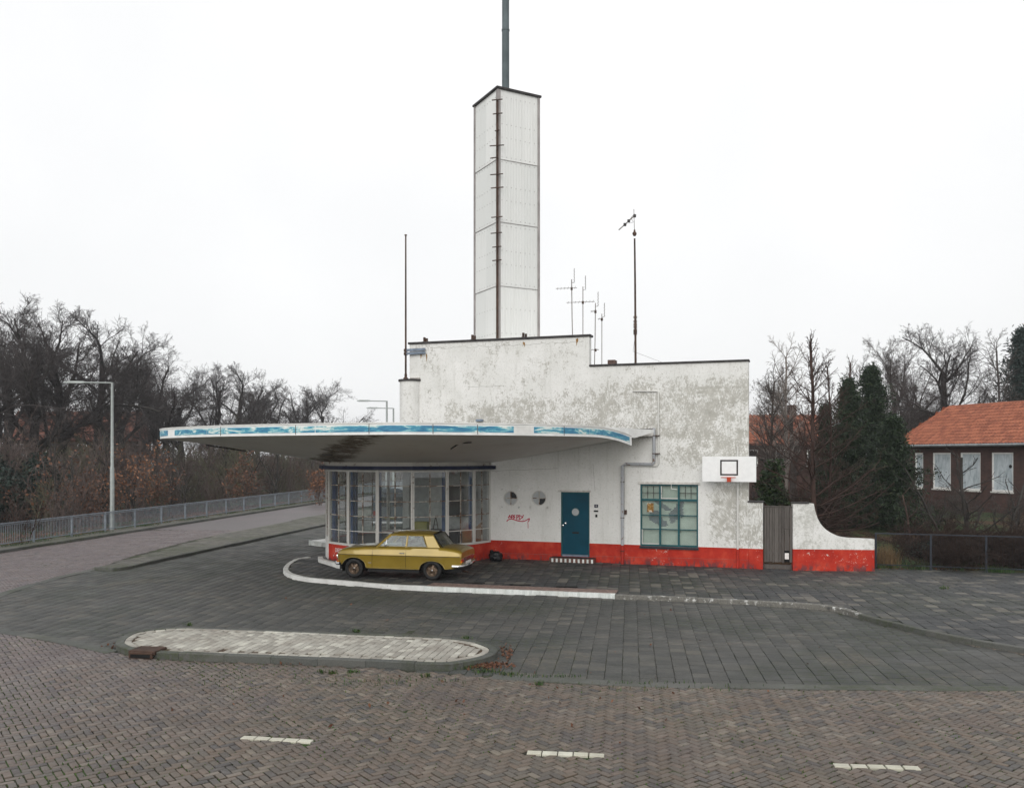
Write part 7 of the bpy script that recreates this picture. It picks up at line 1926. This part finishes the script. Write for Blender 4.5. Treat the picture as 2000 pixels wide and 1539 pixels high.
def blades(name, P, h_, seed, mat, w_=0.008, lean_=0.5):
    r_ = np.random.default_rng(seed); N = len(P); P = np.asarray(P, float); a = r_.uniform(0, 6.28, N); hh = h_ * r_.uniform(0.5, 1.2, N)
    d = np.stack([np.cos(a), np.sin(a), np.zeros(N)], 1); s = np.stack([-np.sin(a), np.cos(a), np.zeros(N)], 1) * w_ / 2; up = np.array([0, 0, 1.0]); le = r_.uniform(0.1, 1, N)[:, None] * lean_
    m1 = P + (up + d * le * 0.35) * (hh * 0.55)[:, None]; tp = P + (up * 0.9 + d * le) * hh[:, None]
    V = np.stack([P - s, P + s, m1 + s * 0.7, m1 - s * 0.7, tp], 1).reshape(-1, 3); b = (np.arange(N) * 5)[:, None]
    Ft = np.concatenate([b + np.array([[0, 1, 2]]), b + np.array([[0, 2, 3]]), b + np.array([[3, 2, 4]])], 0)
    return tag(link(name, np_mesh(name, V, Ft), mat), kind='stuff')
def onground(XY): return np.concatenate([XY, ground_z(XY[:, 0], XY[:, 1])[:, None]], 1)
# moss standing in the joints of the near road
n = 9000; i_ = rs_.integers(0, len(near_c), n); e_ = rs_.integers(0, 2, n); f_ = rs_.uniform(-0.1, 0.1, n); sd_ = np.where(rs_.random(n) < 0.5, -0.05, 0.05)
lx = np.where(e_ == 0, f_, np.sign(f_) * 0.1); ly = np.where(e_ == 0, sd_, f_ * 0.5)
q = near_c[i_] + np.stack([lx * np.cos(near_a[i_]) - ly * np.sin(near_a[i_]), lx * np.sin(near_a[i_]) + ly * np.cos(near_a[i_])], 1)
kk = (np.sin(q[:, 0] * 0.7 + 1) * np.sin(q[:, 1] * 1.1) + np.sin(q[:, 0] * 2.1 + q[:, 1] * 1.7) * 0.6 + rs_.normal(0, 0.5, n)) > -0.2
blades('joint_moss_tufts', np.concatenate([q, np.full((n, 1), -0.02)], 1)[kk], 0.03, 21, MOSS, 0.022, 0.8)
# grass mound behind the garden wall and tufts along the fence, railing and gate
n = 9000; a = rs_.uniform(GS(1588), GS(1700), n); b_ = rs_.uniform(0.26, 3.4, n); gn = np.array([-gd[1], gd[0]])
blades('mound_grass', onground(GA[None] + gd[None] * a[:, None] + gn[None] * b_[:, None]), 0.16, 1, GRASS, 0.014)
n = 5000; a = rs_.uniform(0, 7, n); b_ = np.abs(rs_.normal(0.0, 0.4, n)) - 0.1
q = FE0[None] + fdv[None] * a[:, None] + fnv[None] * b_[:, None]
kk = (np.sin(a * 2.1) + np.sin(a * 5.3 + 1) + (a > 5.2) * 0.8 - 0.5 + rs_.normal(0, 0.6, n)) > 0.2
blades('fence_grass', np.concatenate([q, np.maximum(ground_z(q[:, 0], q[:, 1]), K)[:, None]], 1)[kk], 0.17, 2, GRASS, 0.012)
n = 700; a = rs_.normal(0.35, 0.2, n); q = FE0[None] + fdv[None] * a[:, None] + fnv[None] * rs_.uniform(0.1, 0.6, n)[:, None]
blades('dry_reeds', onground(q), 0.75, 3, REED, 0.014, 0.6)
n = 14000; t = rs_.uniform(-4, 60, n); o_ = rs_.normal(0.0, 0.22, n); q = RA[None] + rd[None] * t[:, None] + rn[None] * o_[:, None]
kk = (np.sin(t * 1.3) + np.sin(t * 3.1) + rs_.normal(0, 0.8, n)) > 0.1
blades('verge_grass', np.concatenate([q, np.full((n, 1), K)], 1)[kk], 0.09, 4, GRASS, 0.012)
n = 16000; t = rs_.uniform(-8, 25, n); o_ = -rs_.uniform(0.4, 12, n); q = RA[None] + rd[None] * t[:, None] + rn[None] * o_[:, None]
kk = (np.sin(t * 0.5) + np.sin(o_ * 0.8 + t * 0.3) + rs_.normal(0, 0.4, n)) > 0.5
blades('bank_grass', onground(q)[kk], 0.16, 5, GRASS, 0.02)
n = 9000; t = rs_.uniform(-8, 40, n); o_ = -rs_.uniform(0.4, 14, n); q = onground(RA[None] + rd[None] * t[:, None] + rn[None] * o_[:, None]); q[:, 2] += 0.02
tag(link('fallen_leaves', leaves('fallen_leaves', q, 0.1, 6), LEAF_DEAD), kind='stuff')
q = []
def scatter(u, v, n, su, sv, z=0.012):
    for _ in range(n):
        x, y = gp(u + rs_.normal(0, su), max(960, v + rs_.normal(0, sv)), 0); q.append((x, y, z + rs_.uniform(0, 0.012)))
scatter(945, 1300, 260, 26, 3.5); scatter(990, 1275, 60, 8, 8); scatter(240, 1262, 60, 16, 4); scatter(1380, 1108, 50, 25, 0.8, K + 0.01); scatter(1720, 1206, 60, 20, 3); scatter(1985, 1264, 40, 20, 3)
scatter(640, 1296, 40, 60, 1.5); scatter(900, 1330, 60, 300, 70); scatter(1700, 1117, 160, 130, 1.5, K + 0.01)
tag(link('gutter_leaves', leaves('gutter_leaves', np.array(q), 0.045, 7), LEAF_DEAD), kind='stuff')
q = []
for (u, v, n, su, sv) in ((905, 1303, 160, 18, 2.2), (950, 1312, 80, 16, 2), (1000, 1318, 70, 18, 1.5), (690, 1313, 40, 6, 1), (648, 1315, 45, 4, 1), (628, 1313, 35, 4, 1), (830, 1320, 40, 8, 1), (1053, 1337, 45, 4, 1), (908, 1247, 50, 6, 1), (370, 1221, 40, 4, 1), (695, 1234, 40, 4, 1),
                          (1843, 1156, 60, 5, 1.5), (265, 1240, 30, 12, 2), (760, 1292, 16, 3, 1), (1080, 1322, 50, 40, 1), (760, 1330, 120, 90, 6), (1350, 1345, 60, 120, 4), (1250, 1335, 40, 60, 1), (1530, 1101, 120, 12, 1.5), (1800, 1113, 120, 90, 2)):
    for _ in range(n):
        x, y = gp(u + rs_.normal(0, su), v + rs_.normal(0, sv)); q.append((x, y, 0.0 if v > 1200 or v < 1120 else K))
q = np.array(q); blades('weeds', q, 0.07, 8, WEED, 0.016, 1.0)

# ---------------------------------------------------------------- damp winter air
hm = bpy.data.materials.new('damp_air'); hm.use_nodes = True
hn_ = hm.node_tree.nodes; hn_.clear()
ho = hn_.new('ShaderNodeOutputMaterial'); hv = hn_.new('ShaderNodeVolumePrincipled')
hv.inputs['Color'].default_value = (0.9, 0.93, 0.98, 1); hv.inputs['Density'].default_value = 0.0005; hv.inputs['Anisotropy'].default_value = 0.2
hm.node_tree.links.new(hv.outputs[0], ho.inputs['Volume'])
tag(MB().box(-960, 960, -110, 1600, -3.5, 29.0).build('haze', hm), kind='stuff')
